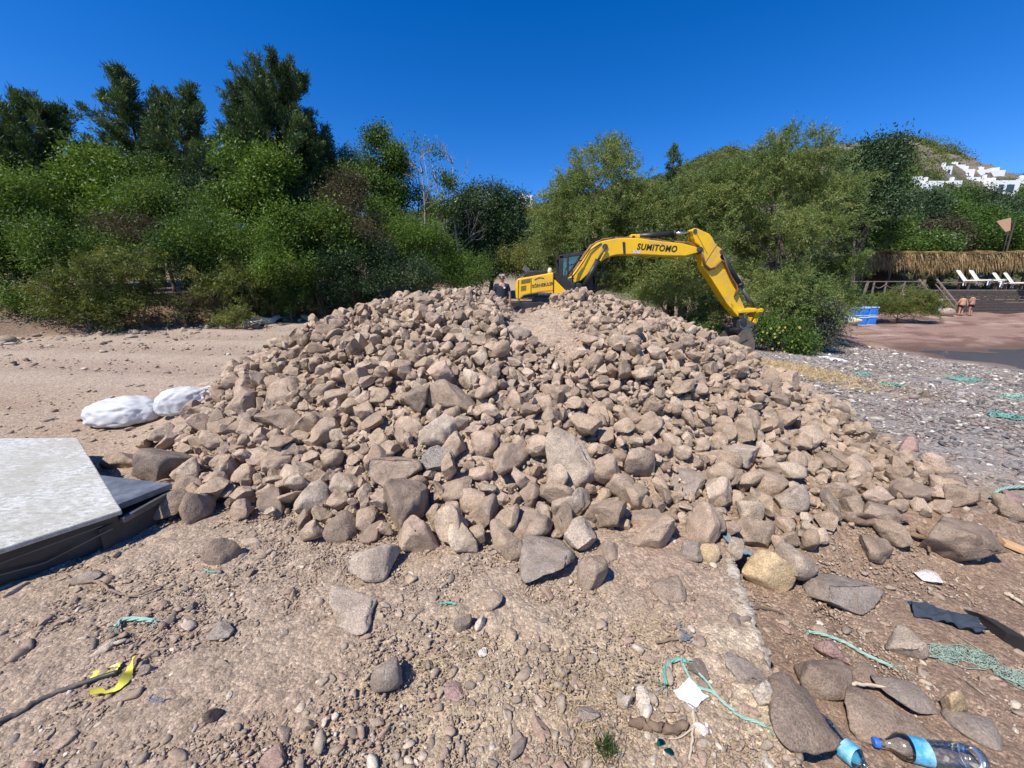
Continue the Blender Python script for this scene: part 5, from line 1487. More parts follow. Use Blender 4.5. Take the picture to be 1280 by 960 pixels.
M['dark_hair'] = plain('dark_hair', (0.03, 0.02, 0.015), 0.7)
M['badge'] = plain('white_badge', (0.65, 0.68, 0.75), 0.7)
def person(loc, face, hgt, skin, label, top=None, shorts='dark_cloth', hair='grey_hair', arms=((0.27, -0.06, 0.86), (-0.27, -0.06, 0.86)), stout=1.0, glasses=False, lean=0.0):
    root = empty('person', loc, label, 'person')
    s = hgt / 1.75
    w = stout
    J = {
        'pelvis': (0, 0, .95, .145 * w, .115 * w), 'belly': (0, -.01, 1.10, .15 * w, .125 * w), 'chest': (0, -.01 - lean * .5, 1.30, .165 * w, .12 * w), 'upper': (0, -lean, 1.42, .13, .09),
        'neck': (0, -.01 - lean, 1.51, .058, .058), 'jaw': (0, -.03 - lean, 1.575, .066, .075), 'skull': (0, -.015 - lean, 1.665, .082, .098), 'crown': (0, -.005 - lean, 1.72, .055, .065)}
    B = [('pelvis', 'belly'), ('belly', 'chest'), ('chest', 'upper'), ('upper', 'neck'), ('neck', 'jaw'), ('jaw', 'skull'), ('skull', 'crown')]
    for sg, n_, hd in ((1, 'l', arms[0]), (-1, 'r', arms[1])):
        J['sh' + n_] = (.185 * sg, -lean, 1.41, .066, .062); J['el' + n_] = ((.185 * sg + hd[0]) / 2 + .045 * sg, hd[1] * .3 - lean * .5, 1.13, .044, .044)
        J['wr' + n_] = (hd[0], hd[1] * .8, hd[2] + .10, .029, .034); J['ha' + n_] = (hd[0] * 1.01, hd[1], hd[2] + .02, .022, .042); J['fi' + n_] = (hd[0] * 1.0, hd[1] * 1.1, hd[2] - .07, .014, .034)
        J['hip' + n_] = (.095 * sg, 0, .88, .098 * w, .10 * w); J['kn' + n_] = (.105 * sg, -.015, .49, .058, .06); J['an' + n_] = (.11 * sg, .02, .09, .038, .042); J['to' + n_] = (.13 * sg, -.13, .035, .035, .028)
        B += [('upper', 'sh' + n_), ('sh' + n_, 'el' + n_), ('el' + n_, 'wr' + n_), ('wr' + n_, 'ha' + n_), ('ha' + n_, 'fi' + n_), ('pelvis', 'hip' + n_), ('hip' + n_, 'kn' + n_), ('kn' + n_, 'an' + n_), ('an' + n_, 'to' + n_)]
    ca, sa = math.cos(face), math.sin(face)
    L0 = np.array(loc, float)
    sc_ = lambda d: {k: (v[0] * s * ca - v[1] * s * sa, v[0] * s * sa + v[1] * s * ca, v[2] * s, v[3] * s, (v[4] if len(v) > 4 else v[3]) * s) for k, v in d.items()}
    body = skin_body('body', sc_(J), B, M[skin], root)
    def inflate(keys, k): return {q: (*J[q][:3], J[q][3] * k, J[q][4] * k) for q in keys}
    if top:
        T = inflate(['pelvis', 'belly', 'chest', 'upper'], 1.10)
        T['pelvis'] = (0, 0, .93, .16 * w, .135 * w)
        for n_, sg in (('l', 1), ('r', -1)):
            T['sh' + n_] = (*J['sh' + n_][:3], .084, .08)
            e_ = J['el' + n_]; q = J['sh' + n_]; T['sl' + n_] = tuple(q[i] * .3 + e_[i] * .7 for i in range(3)) + (.074, .074)
        T['col'] = (0, -.01, 1.475, .075, .075)
        sh = skin_body('polo_shirt', sc_(T), [('pelvis', 'belly'), ('belly', 'chest'), ('chest', 'upper'), ('upper', 'shl'), ('upper', 'shr'), ('shl', 'sll'), ('shr', 'slr'), ('upper', 'col')], M[top], root)
        mb = MB(); fx = lambda x_, y_, z_: L0 + np.array([(x_ * ca - y_ * sa) * s, (x_ * sa + y_ * ca) * s, z_ * s])
        mb.tube([fx(.085, -.150, 1.345), fx(.085, -.156, 1.345)], 0.033 * s, 10); mb.build('chest_badge', M['badge'], sh)
    T = {'pelvis': (0, 0, .93, .158 * w, .13 * w)}
    for n_ in 'lr':
        T['hip' + n_] = (*J['hip' + n_][:2], .84, .115 * w, .118 * w); k_ = J['kn' + n_]
        T['le' + n_] = (k_[0], k_[1], .68 if shorts else .5, .095, .095)
    if shorts == 'trousers':
        for n_ in 'lr': T['le' + n_] = (*J['kn' + n_][:2], .12, .075, .075)
    skin_body('shorts' if shorts != 'trousers' else 'trousers', sc_(T), [('pelvis', 'hipl'), ('pelvis', 'hipr'), ('hipl', 'lel'), ('hipr', 'ler')], M['dark_cloth'], root)
    hb = {'a': (0, .025 - lean, 1.66, .086, .096), 'b': (0, .0 - lean, 1.728, .066, .08), 'c': (0, .05 - lean, 1.60, .066, .06)}
    skin_body('hair', sc_(hb), [('a', 'b'), ('a', 'c')], M[hair], root)
    fx = lambda x_, y_, z_: L0 + np.array([(x_ * ca - (y_ - lean) * sa) * s, (x_ * sa + (y_ - lean) * ca) * s, z_ * s])
    mb = MB(); mb.tube([fx(0, -.10, 1.665), fx(0, -.128, 1.625), fx(0, -.10, 1.615)], [.010 * s, .017 * s, .012 * s], 6); mb.build('nose', M[skin], body, smooth=True)
    for sg in (1, -1): MB().tube([fx(.084 * sg, .0, 1.615), fx(.094 * sg, .01, 1.645), fx(.088 * sg, .005, 1.675)], [.012 * s, .018 * s, .012 * s], 6).build('ear', M[skin], body, smooth=True)
    MB().tube([fx(-.03, -.100, 1.578), fx(0, -.108, 1.577), fx(.03, -.100, 1.578)], [.004 * s, .009 * s, .004 * s], 6).build('mouth', M['pinkish'], body, smooth=True)
    if glasses:
        mb = MB()
        for sg in (1, -1): mb.tube([fx(.012 * sg, -.112, 1.655), fx(.04 * sg, -.112, 1.655), fx(.066 * sg, -.098, 1.655)], [.012 * s, .022 * s, .014 * s], 8); mb.bar(fx(.07 * sg, -.09, 1.66), fx(.088 * sg, .0, 1.66), .008 * s)
        mb.build('sunglasses', M['black'], root)
    else:
        for sg in (1, -1): MB().tube([fx(.03 * sg, -.094, 1.655), fx(.03 * sg, -.106, 1.655)], .011 * s, 8).build('eye', M['dark_hair'], body)
    return root
M['pinkish'] = plain('lip', (0.30, 0.13, 0.10), 0.5)
Pm = W(627, 343.5, 13.2)
hm = float(H(Pm[0], 13.2)); hm = max(hm, Pm[2] - 1.80)
# a low dirt rise behind the crest carries him
person((Pm[0], 13.2, Pm[2] - 1.78), R(2), 1.78, 'skin_tan', 'grey haired man in a dark polo shirt and sunglasses standing behind the heap', 'navy', 'trousers', 'grey_hair', ((.26, -.02, .84), (-.26, -.02, .84)), 1.12, True)

# ================================================================== BEACH DECK
DY = 34.0
def zW(px, py, Y): return W(px, py, Y)[2]
M['wood'] = plain('weathered_wood', (0.20, 0.15, 0.115), 0.85, vary=0.35, scale=7, bump=0.4)
M['wood_dark'] = plain('dark_wood', (0.075, 0.058, 0.047), 0.85, vary=0.35, scale=7)
M['plank_grey'] = plain('grey_planks', (0.17, 0.145, 0.12), 0.85, vary=0.35, scale=5)
zd = zW(1215, 362, 34)                                   # deck level
xl, xr = W(1100, 350, 34)[0], W(1300, 350, 34)[0] + 6
xs0, xs1 = W(1157, 380, 33)[0], W(1178, 380, 33)[0]     # stair
def planks(mb, x0, x1, y, z0, z1, n, d=0.05):
    hgt = (z1 - z0) / n
    for k in range(n): mb.box(((x0 + x1) / 2, y + (k % 2) * .012, z0 + (k + .5) * hgt), (x1 - x0, d, hgt - .02))
deck_r = empty('wooden_deck', ((xs1 + xr) / 2, 34.5, zd), 'raised plank deck carrying the sun loungers', 'deck')
mb = MB(); mb.box(((xs1 + xr) / 2, 38.8, zd - .06), (xr - xs1, 10.4, .10)); mb.build('deck_floor', M['wood'], deck_r)
mb = MB(); planks(mb, xs1, xr, 33.62, -0.1, zd - .12, 9); mb.build('front_boards', M['wood_dark'], deck_r)
mb = MB()
for k in range(11): mb.box((xs1 + .3 + k * (xr - xs1 - .6) / 10, 33.55, (zd - .2) / 2 - .05), (.12, .06, zd + .1))
pass
zl = zW(1120, 371, 34)
deck_l = empty('boardwalk', ((xl - 6 + xs0) / 2, 34.5, zl), 'lower plank terrace with a rope railing under the thatched roof', 'terrace')
mb = MB(); mb.box(((xl - 6 + xs0) / 2, 38.8, zl - .05), (xs0 - xl + 6, 10.4, .10)); mb.build('deck_floor', M['wood'], deck_l)
mb = MB(); planks(mb, xl - 6, xs0, 33.62, -.4, zl - .12, 6); mb.build('front_boards', M['wood_dark'], deck_l)
zr = zW(1120, 352, 33.7)
posts = [1083, 1091, 1106, 1129, 1151]
for k, px in enumerate(posts): 
    q = W(px, 362, 33.75)
    mb = MB().bar((q[0] - (.25 if k == 0 else 0), 33.75, zl - (.9 if k == 0 else .1)), (q[0], 33.75, zr + .05), .09 if k else .14); mb.build('railing_post', M['wood'], deck_l)
mb = MB(); a, b_ = W(1066, 352, 33.75), W(1152, 351, 33.75); mb.bar((a[0], 33.75, zr), (b_[0], 33.75, zr + .02), .07, .07)
e_ = W(1160, 358.5, 33.75); mb.bar((b_[0], 33.75, zr + .02), (e_[0], 33.75, e_[2]), .07, .07)
mb.build('top_rail', M['wood'], deck_l)
mb = MB()
for p0, p1 in zip(posts[1:-1], posts[2:]):
    a, b_ = W(p0, 355, 33.75), W(p1, 355, 33.75)
    mb.tube([(a[0] + (b_[0] - a[0]) * s, 33.7, zr - .25 - .28 * math.sin(math.pi * s)) for s in np.linspace(0, 1, 8)], .03, 5)
mb.build('rope', M['wood'], deck_l)
# stairs
stair = empty('wooden_stairs', ((xs0 + xs1) / 2, 33, 0.1), 'wooden stairs climbing to the deck beside the rounded bush', 'stairs')
for k in range(7):
    z_ = .12 + (zd - .1) * (k + .5) / 7; y_ = 32.2 + k * .27
    MB().box(((xs0 + xs1) / 2, y_, z_), (xs1 - xs0 - .1, .30, .07)).build('tread', M['wood'], stair)
mb = MB()
for xx in (xs0 + .02, xs1 - .02): mb.bar((xx, 32.0, -.02), (xx, 34.0, zd - .1), .06, .26)
mb.build('stringer', M['wood_dark'], stair)
for xx, s_ in ((xs0, 1), (xs1 + .1, 1)):
    mb = MB(); mb.bar((xx, 32.0, .95), (xx, 34.0, zd + .85), .09, .09); mb.bar((xx, 32.05, -.1), (xx, 32.05, .98), .1); mb.bar((xx, 33.1, .6), (xx, 33.1, 1.95), .08); mb.bar((xx, 32.0, .55), (xx, 34.0, zd + .45), .06)
    mb.build('handrail', M['wood'], stair)
# deck railing with planks between the loungers and the edge
fence_ = empty('deck_railing', (xs1 + 3, 33.8, zd), 'low wooden railing along the front of the lounger deck', 'railing')
for k in range(7): MB().box((xs1 + .4 + k * (xr - xs1 - .8) / 6, 33.8, zd + .28), (.08, .08, .62)).build('railing_post', M['wood_dark'], fence_)
MB().box(((xs1 + xr) / 2, 33.8, zd + .58), (xr - xs1, .09, .07)).build('top_rail', M['wood'], fence_)
# thatched roof on posts
tz0, tz1 = zW(1150, 333, 37), zW(1150, 314, 37)
tx0, tx1 = W(1076, 320, 37)[0], xr + 3
th = empty('thatched_shelter', ((tx0 + tx1) / 2, 39.5, zl), 'long straw thatched shelter standing on dark posts above the deck', 'shelter')
rs = np.random.RandomState(9)
n = 17000
P0 = np.stack([rs.uniform(tx0, tx1, n), 36.5 + 7 * rs.rand(n), np.zeros(n)], 1)
fr = rs.rand(n) < .62
P0[fr, 1] = 36.5 + rs.rand(fr.sum()) * .5
sidew = rs.rand(n) < .05; P0[sidew, 0] = tx0 + rs.rand(sidew.sum()) * .4
topz = tz1 - .05 + .16 * fbm(P0[:, 0] * .5, P0[:, 1] * .5, 0, 2)
P0[:, 2] = topz - np.where(fr, rs.rand(n) ** 1.5 * .95, rs.rand(n) * .1)
D = np.zeros((n, 3)); D[:, 2] = -1.0; D[:, 1] = np.where(fr, -.30, -.9); D[:, 0] = rs.normal(0, .25, n) - .10
D[~fr, 2] = -.10
L = rs.uniform(.7, 1.35, n) * (1 + .45 * fbm(P0[:, 0] * 1.1, 0, 4.0, 3))
Vt, Ft = leaf_cards(P0, unit(D), L, .055, rs)
M['straw'] = leaf_mat('straw', [(0, (0.14, 0.085, 0.038)), (.4, (0.28, 0.185, 0.085)), (.8, (0.42, 0.295, 0.145)), (1, (0.52, 0.40, 0.23))], 0.12, .8)
put('thatch', Vt, Ft, M['straw'], th, {'tone': ('FACE', 'FLOAT', np.clip(rs.normal(.5, .24, n), 0, 1))}, smooth=False)
mb = MB(); mb.box(((tx0 + tx1) / 2, 39.8, tz1 - .35), (tx1 - tx0 - .2, 6.2, .18)); mb.build('roof_boards', M['wood_dark'], th)
for k in range(9):
    for yy in (37.3, 42.2):
        MB().tube([(tx0 + .8 + k * 2.5, yy, zl - .3), (tx0 + .8 + k * 2.5, yy, tz1 - .3)], .09, 8).build('post', M['wood_dark'], th, smooth=True)
mb = MB(); mb.box(((tx0 + W(1195, 330, 37)[0]) / 2 + 1.2, 43.0, (zl + tz1) / 2), (W(1195, 330, 37)[0] - tx0 - 1, .12, tz1 - zl)); mb.build('back_wall', M['wood_dark'], th)
# sun loungers
M['cream'] = plain('cream_canvas', (0.74, 0.71, 0.60), 0.75, vary=0.05)
def make_lounger(label):
    r = empty('sun_lounger', (0, 0, 0), label, 'sun lounger', 'sun loungers on the deck')
    MB().box((0, .75, .33), (.66, 1.15, .09)).build('seat', M['cream'], r, .02)
    MB().box((0, -.12, .66), (.68, .09, .92), (R(33), 0, 0)).build('backrest', M['cream'], r, .02)
    for sx in (-.28, .28):
        for sy in (.1, 1.2): MB().box((sx, sy, .15), (.05, .05, .30)).build('leg', M['white'], r)
    return r
def copy_tree(o, parent=None):
    c = o.copy(); col.objects.link(c)
    if parent is not None: c.parent = parent
    for ch in list(o.children): copy_tree(ch, c)
    return c
proto = None
for i, (px, rot, lab) in enumerate(((1203, .45, 'cream sun lounger nearest the stairs, raised back'), (1219, .45, 'cream sun lounger second from the stairs'), (1249, .5, 'cream sun lounger beyond the gap in the row'), (1263, .5, 'cream sun lounger farthest from the stairs'))):
    o = make_lounger(lab) if proto is None else copy_tree(proto)
    proto = proto or o
    q = W(px, 355, 34.9 if i < 2 else 34.5)
    o.location = (q[0], q[1], zd + (.35 if i < 2 else 0.12)); o.rotation_euler = (0, 0, R(-158) + rot * .3); o.scale = (1.25, 1.25, 1.25); o['label'] = lab
for i, px in enumerate((1222, 1254)):
    pass
# bathers
for (px, py, ht, skn, lab, fc, st_, ar_) in ((1200.5, 391.5, 1.62, 'skin_red', 'bather with arms bent and dark swimwear standing before the deck, seen from behind', R(170), 1.22, ((.30, -.10, .98), (-.34, .05, .92))),
                                        (1212.5, 391.5, 1.74, 'skin_tan', 'taller tanned bather in dark trunks standing before the deck, seen from behind', R(190), 1.10, ((.2, -.22, 1.05), (-.2, -.22, 1.05)))):
    q = W(px, py, 31.5); zb = float(H(q[0], 31.5))
    person((q[0], 31.5, zb), fc, ht, skn, lab, None, 'dark_cloth', 'dark_hair', ar_, st_, False, .03)
# a white towel over the handrail, a beige bundle, a folded mat
M['towel'] = plain('white_towel', (0.72, 0.74, 0.78), 0.9, vary=0.08)
q = W(1174.5, 383, 31.9)
def cloth_sheet(name, c, u, v, nu, nv, mat, label, cat, seed, amp=.05, thick=.008, f=3.0):
    """a crumpled sheet spanned by vectors u, v with thickness"""
    rs_ = np.random.RandomState(seed); c, u, v = (np.array(a, float) for a in (c, u, v))
    n_ = np.cross(u, v); n_ /= np.linalg.norm(n_)
    S, T_ = np.meshgrid(np.linspace(-.5, .5, nu), np.linspace(-.5, .5, nv))
    hgt = amp * fbm(S * f + seed, T_ * f, seed * 1.7, 3) * 1.6
    edge = 1 + .12 * fbm(S * 4 + seed, T_ * 4, 9.0, 2)
    P_ = c + (S * edge)[..., None] * u + (T_ * edge)[..., None] * v + hgt[..., None] * n_
    P_ = P_.reshape(-1, 3)
    I_ = np.arange(nu * nv).reshape(nv, nu)
    F_ = np.stack([I_[:-1, :-1], I_[:-1, 1:], I_[1:, 1:], I_[1:, :-1]], -1).reshape(-1, 4)
    Pb = P_ - n_ * thick
    o_ = put(name, np.concatenate([P_, Pb]), np.concatenate([F_, F_[:, ::-1] + nu * nv]), mat)
    return tag(o_, label, cat)
cloth_sheet('towel', (q[0], 31.88, q[2] + .1), (.32, 0, .05), (.1, -.12, -1.0), 9, 14, M['towel'], 'white towel hanging at the foot of the stair rail', 'towel', 3, .06)
M['bundle'] = plain('beige_bundle', (0.45, 0.34, 0.26), 0.85, vary=0.2)
q = W(1185, 384.5, 31.3); v_ = rock_shape(71, 3, .85, .3, .5)
tag(put('bag', v_ * .42 + np.array([q[0], 31.3, float(H(q[0], 31.3)) + .33]), ICO[3][1], M['bundle']), 'round beige beach bag lying below the deck stairs', 'bag')
# blue float blocks
M['blue'] = plain('blue_plastic', (0.035, 0.19, 0.62), 0.4, vary=0.1)
M['blue_pale'] = plain('faded_blue_lid', (0.40, 0.56, 0.72), 0.5, vary=0.12)
fw = 10.6 / FPX * 27.5
proto = None
for r_ in range(2):
    for c_ in range(3):
        px = 1064 + c_ * 11.4
        q = W(px, 392, 27.0); zb = float(H(q[0], 27)) + .03
        lab = ('upper' if r_ else 'lower') + ' blue float block, ' + ('nearest the oleander' if c_ == 0 else 'middle of its row' if c_ == 1 else 'nearest the rounded bush')
        if proto is None:
            root = empty('float_block', (0, 0, 0), lab, 'float', 'blue float blocks')
            MB().box((0, 0, .30), (fw * .96, .7, .60)).build('block', M['blue'], root, .07, True, 3)
            MB().box((0, 0, .545), (fw * 1.03, .76, .10)).build('lid', M['blue_pale'], root, .03)
            MB().box((0, 0, .03), (fw * 1.0, .72, .06)).build('base_rim', M['blue_pale'], root, .02)
            proto = root; o = root
        else: o = copy_tree(proto)
        o.location = (q[0], 27, zb + r_ * .64); o['label'] = lab
M['pale_yellow'] = plain('pale_yellow_cloth', (0.62, 0.60, 0.42), 0.8, vary=0.15)
q = W(1066, 396.5, 26.4); v_ = rock_shape(72, 3, .45, .5, .6)
tag(put('sack', v_ * .5 + np.array([q[0], 26.4, float(H(q[0], 26.4)) + .17]), ICO[3][1], M['pale_yellow']), 'pale yellow sack lying against the blue float blocks', 'sack')
# folded parasol of straw and a pale boat windscreen up on the slope
M['terracotta'] = plain('tan_canvas', (0.30, 0.175, 0.105), 0.8, vary=0.12)
q = W(1258, 290, 44); zg_ = max(float(H(q[0], 44)), float(hill_h(np.array(q[0]), np.array(44.0))))
um = empty('parasol', (q[0], 44, zg_), 'tan canvas awning among the dark trees above the thatched roof', 'awning')
A = [W(1246, 277, 44), W(1264, 272.5, 44), W(1263, 288, 43.2), W(1257, 290, 43.2)]
mb = MB(); mb.add(A + [q_ + np.array([.05, .14, .05]) for q_ in A], [(0, 1, 2, 3), (7, 6, 5, 4), (0, 4, 5, 1), (1, 5, 6, 2), (2, 6, 7, 3), (3, 7, 4, 0)]); mb.build('canvas', M['terracotta'], um)
mb = MB(); 
for px in (1264, 1269): 
    a = W(px, 275, 44.2); mb.tube([(a[0], 44.2, zg_ - 1), a], .07, 6)
mb.build('pole', M['wood_dark'], um)
q = W(1180, 296, 43); vh = empty('parked_van', (q[0], 43, q[2]), 'white roofed van half hidden by green bushes behind the shelter', 'van')
a0, a1 = W(1162, 298.5, 43), W(1196, 296.5, 43)
zt = W(1188, 293.2, 43)[2]; zb_ = zt - 1.9
mb = MB(); mb.prism([(a0[0], a0[2] - .05), (a0[0] + .9, zt - .05), (a1[0] - .35, zt + .05), (a1[0], zt - .25), (a1[0] + .1, zt - .7), (a1[0] + .1, zb_ + .4), (a0[0] - .5, zb_ + .4), (a0[0] - .5, zt - 1.0)], 1, 43, 44.7)
vb = mb.build('body', M['white'], vh, .06)
MB().prism([(a0[0] + .5, zt - .75), (a0[0] + 1.1, zt - .2), (a1[0] - .5, zt - .15), (a1[0] - .25, zt - .75)], 1, 42.985, 43.02).build('window', M['pane'], vb)
for xx in (a0[0] + .4, a1[0] - .6): MB().tube([(xx, 42.97, zb_ + .38), (xx, 43.2, zb_ + .38)], .36, 18).build('wheel', M['black_rubber'], vh)

# ================================================================== VILLAS ON THE HILL
GV = 'white villas on the hill'
def villa(px0, px1, py_top, py_bot, Y, label, wins=(), steps=0, seed=0):
    d_ = ray((px0 + px1) / 2, py_bot - 1.0); tt = np.linspace(60, 165, 400) / d_[1]
    on = EYE + d_[2] * tt < hill_h(d_[0] * tt, d_[1] * tt)
    Y = float((d_[1] * tt)[int(np.argmax(on))]) if on.any() else 150.0
    a, b_ = W(px0, py_bot, Y), W(px1, py_top, Y)
    x0, x1, z0, z1 = a[0], b_[0], a[2], b_[2]
    rs_ = np.random.RandomState(seed); wdt_ = x1 - x0; dp = max(4.0, wdt_ * .8)
    root = empty('villa', ((x0 + x1) / 2, Y + dp / 2, z0), label, 'house', GV)
    mb = MB(); mb.box(((x0 + x1) / 2, Y + dp / 2, (z0 + z1) / 2 - .5), (wdt_, dp, z1 - z0 + 1.0))
    wl = mb.build('wall', M['white'], root)
    mb = MB()
    t_ = .22; mb.box(((x0 + x1) / 2, Y + .11, z1 + .17), (wdt_, t_, .34)); mb.box(((x0 + x1) / 2, Y + dp - .11, z1 + .17), (wdt_, t_, .34))
    mb.box((x0 + .11, Y + dp / 2, z1 + .17), (t_, dp - .45, .34)); mb.box((x1 - .11, Y + dp / 2, z1 + .17), (t_, dp - .45, .34))
    if steps: mb.box((x0 + wdt_ * rs_.uniform(.3, .7), Y + dp * .6, z1 + .7), (wdt_ * .4, dp * .5, 1.4))
    mb.box((x0 + wdt_ * rs_.uniform(.15, .85), Y + dp * .4, z1 + .75), (.6, .6, 1.5))
    mb.build('roof', M['white'], root)
    for (u0, u1, v0, v1) in wins:
        fr_ = MB(); fr_.box((x0 + wdt_ * (u0 + u1) / 2, Y - .03, z0 + (z1 - z0) * (v0 + v1) / 2), (wdt_ * (u1 - u0), .10, (z1 - z0) * (v1 - v0)))
        f_ = fr_.build('window', M['pane'], root)
    return root
two = ((.18, .40, .25, .72), (.60, .82, .25, .72))
villa(1181, 1191, 209, 219, 152, 'smallest white house on the skyline, at the hill side end', ((.3, .7, .3, .7),), 0, 1)
villa(1194, 1207, 207.5, 218, 152, 'white block house on the skyline with a two stepped roof', (), 1, 2)
villa(1205, 1219, 213, 223, 148, 'white house on the skyline set slightly lower than its neighbours', ((.2, .4, .3, .7),), 1, 3)
villa(1222, 1238, 213.5, 221.5, 150, 'white house on the skyline, next to last', ((.6, .8, .3, .7),), 1, 4)
villa(1241, 1257, 214, 223, 150, 'white house on the skyline, last before open sky', (), 1, 5)
villa(1113, 1127, 229, 237, 118, 'low white house at the hill end of the long terrace row', ((.3, .7, .25, .6),), 0, 6)
villa(1130, 1153, 222.5, 233, 120, 'white terrace house with two dark windows under the stony hill top', two, 0, 7)
villa(1146, 1166, 231, 237, 112, 'low white wall house stepping down in the terrace row', ((.4, .6, .2, .6),), 0, 8)
villa(1160, 1180, 228, 234.5, 114, 'long low white house in the middle of the terrace row', ((.1, .25, .2, .6), (.7, .85, .2, .6)), 0, 9)
villa(1184, 1203, 227.5, 233, 116, 'long low white house at the far end of the terrace row', ((.3, .45, .2, .6),), 0, 10)
villa(1208, 1226, 223, 229, 112, 'white flat house between the skyline houses and the big villa', ((.2, .35, .2, .6),), 0, 11)
villa(1238, 1276, 227, 245, 92, 'big white villa with tall dark windows, nearest of the hill houses', ((.22, .40, .30, .80), (.52, .80, .30, .80)), 0, 12)
villa(1274, 1300, 224, 236, 100, 'white villa half cut by the end of the view', ((.2, .4, .3, .7),), 1, 13)
villa(1229, 1245, 224, 233, 104, 'white flat roofed house just behind the big villa', ((.2, .5, .3, .7),), 0, 14)
villa(568, 592, 247, 260, 88, 'white house peeping over the dark round tree', ((.6, .8, .3, .7),), 0, 15)
villa(648, 666, 245.5, 256, 95, 'white house peeping over the trees beside the feathery ones', ((.2, .4, .4, .8), (.6, .8, .4, .8)), 0, 16)
# ================================================================== WHITE SACKS AND SKID
M['poly_white'] = plain('white_woven_plastic', (0.56, 0.555, 0.54), 0.6, vary=0.04, scale=12, bump=0.25, bscale=60)
def sack(name, c, rx, ry, rz, az, seed, label, ragged=False):
    V_, F_ = ICO[5][0].copy(), ICO[5][1]
    rs_ = np.random.RandomState(seed)
    V2 = np.sign(V_) * np.abs(V_) ** np.array([0.8, 0.8, 0.75])
    x_, y_, z_ = V2.T
    taper = 1 - .22 * sstep(.2, 1, x_)
    y_ = y_ * taper; z_ = z_ * taper
    z_ = np.where(z_ < 0, z_ * .55, z_)
    cr = fbm(x_ * 1.6 + seed, y_ * 5 + x_ * 2, z_ * 4, 4, .6)
    cr2 = 1 - 2 * np.abs(fbm(x_ * 2.2 + seed, y_ * 2.6 - x_ * 1.6, z_ * 2.0, 3))
    nn = unit(np.stack([x_, y_, z_], 1))
    amp = .10 * cr + .10 * (cr2 - .5) + .022 * (1 - 2 * np.abs(fbm(x_ * 5 + seed, y_ * 7 - x_ * 3, z_ * 6, 3)))
    P_ = np.stack([x_, y_, z_], 1) + nn * amp[:, None] * .75
    if ragged:
        e_ = sstep(.45, 1.0, x_)
        P_[:, 2] += e_ * (.25 + .5 * fbm(y_ * 7, z_ * 7, seed, 3)); P_[:, 0] += e_ * .35 * fbm(y_ * 9, z_ * 9, seed + 4, 2)
    P_ = P_ * np.array([rx, ry, rz])
    ca, sa = math.cos(az), math.sin(az)
    P_ = np.stack([P_[:, 0] * ca - P_[:, 1] * sa, P_[:, 0] * sa + P_[:, 1] * ca, P_[:, 2]], 1) + np.array(c)
    return tag(put(name, P_, F_, M['poly_white']), label, 'sack', 'white sacks beside the heap')
Pk = GD(130, 538)
sack('sack', (Pk[0] + .02, Pk[1] + .30, float(H(Pk[0], Pk[1] + .3)) + .11),     .41, .30, .225, .12, 4, 'plump closed white plastic sack lying beside the heap')
Pk = GD(200, 530)
sack('sack', (Pk[0] + .10, Pk[1] + .30, float(H(Pk[0] + .1, Pk[1] + .30)) + .075), .30, .19, .23, .62, 8, 'smaller white sack with a ragged open mouth against the heap', True)

M['white_deck'] = None
m, t, out = mat_new('flaking_white_board')
p = t.nodes.new('ShaderNodeBsdfPrincipled'); p.inputs['Roughness'].default_value = .8
v = geo_pos(t)
sc_ = t.nodes.new('ShaderNodeVectorMath'); sc_.operation = 'MULTIPLY'; sc_.inputs[1].default_value = (3.0, 6.0, 3.0); t.links.new(v, sc_.inputs[0])
n1 = tnoise(t, 6.0, 10, .8, sc_.outputs[0], .3); r1 = ramp(t, n1.outputs[0], [(.34, (.20, .19, .155)), (.47, (.43, .415, .365)), (.60, (.67, .655, .61))])
n2 = tnoise(t, 14.0, 9, .8, sc_.outputs[0]); r2 = ramp(t, n2.outputs[0], [(.57, (0, 0, 0)), (.66, (.75, .75, .75))])
n3 = tnoise(t, 2.2, 5, .7, v); r3 = ramp(t, n3.outputs[0], [(.42, (0, 0, 0)), (.66, (.75, .75, .75))])
c = mix(t, r1.outputs[0], (.15, .145, .125), r2.outputs[0]); c = mix(t, c, (.36, .335, .265), r3.outputs[0])
t.links.new(c, p.inputs['Base Color'])
b = t.nodes.new('ShaderNodeBump'); b.inputs['Strength'].default_value = .4; b.inputs['Distance'].default_value = .01
t.links.new(n2.outputs[0], b.inputs['Height']); t.links.new(b.outputs[0], p.inputs['Normal']); t.links.new(p.outputs[0], out.inputs[0])
M['white_deck'] = m
M['skid_grey'] = plain('grey_worn_plate', (0.155, 0.165, 0.185), 0.45, metal=.2, vary=.4, scale=6, dirt=(.30, .30, .30), dirt_amt=.7)
M['skid_dark'] = plain('dark_rubber_side', (0.045, 0.042, 0.040), .6, vary=.3, dirt=(.12, .095, .075), dirt_amt=.5)
ZT = 0.215
A = GZ(152, 637, ZT); Nn = GZ(0, 686, ZT); Bf = GZ(97, 547, ZT); Fp = GZ(0, 547.5, ZT)
ned = (Nn - A) / np.linalg.norm(Nn - A); fed = (Fp - Bf) / np.linalg.norm(Fp - Bf)
A2 = A + ned * 2.1; B2 = Bf + fed * 1.6
skid = empty('steel_skid', ((A + B2) / 2)[:2].tolist() + [0.0], 'dark flat bottomed skid topped with a flaking white board and a pointed grey plate', 'skid')
MB().prism([tuple(q[:2]) for q in (A, A2, B2, Bf)], 2, ZT - .035, ZT).build('white_board', M['white_deck'], skid, .008)
tip = GZ(216, 611, .165); tb = GZ(100, 597, .165); nb_ = GZ(128, 668, .165)
inn = lambda q, d=.05: q
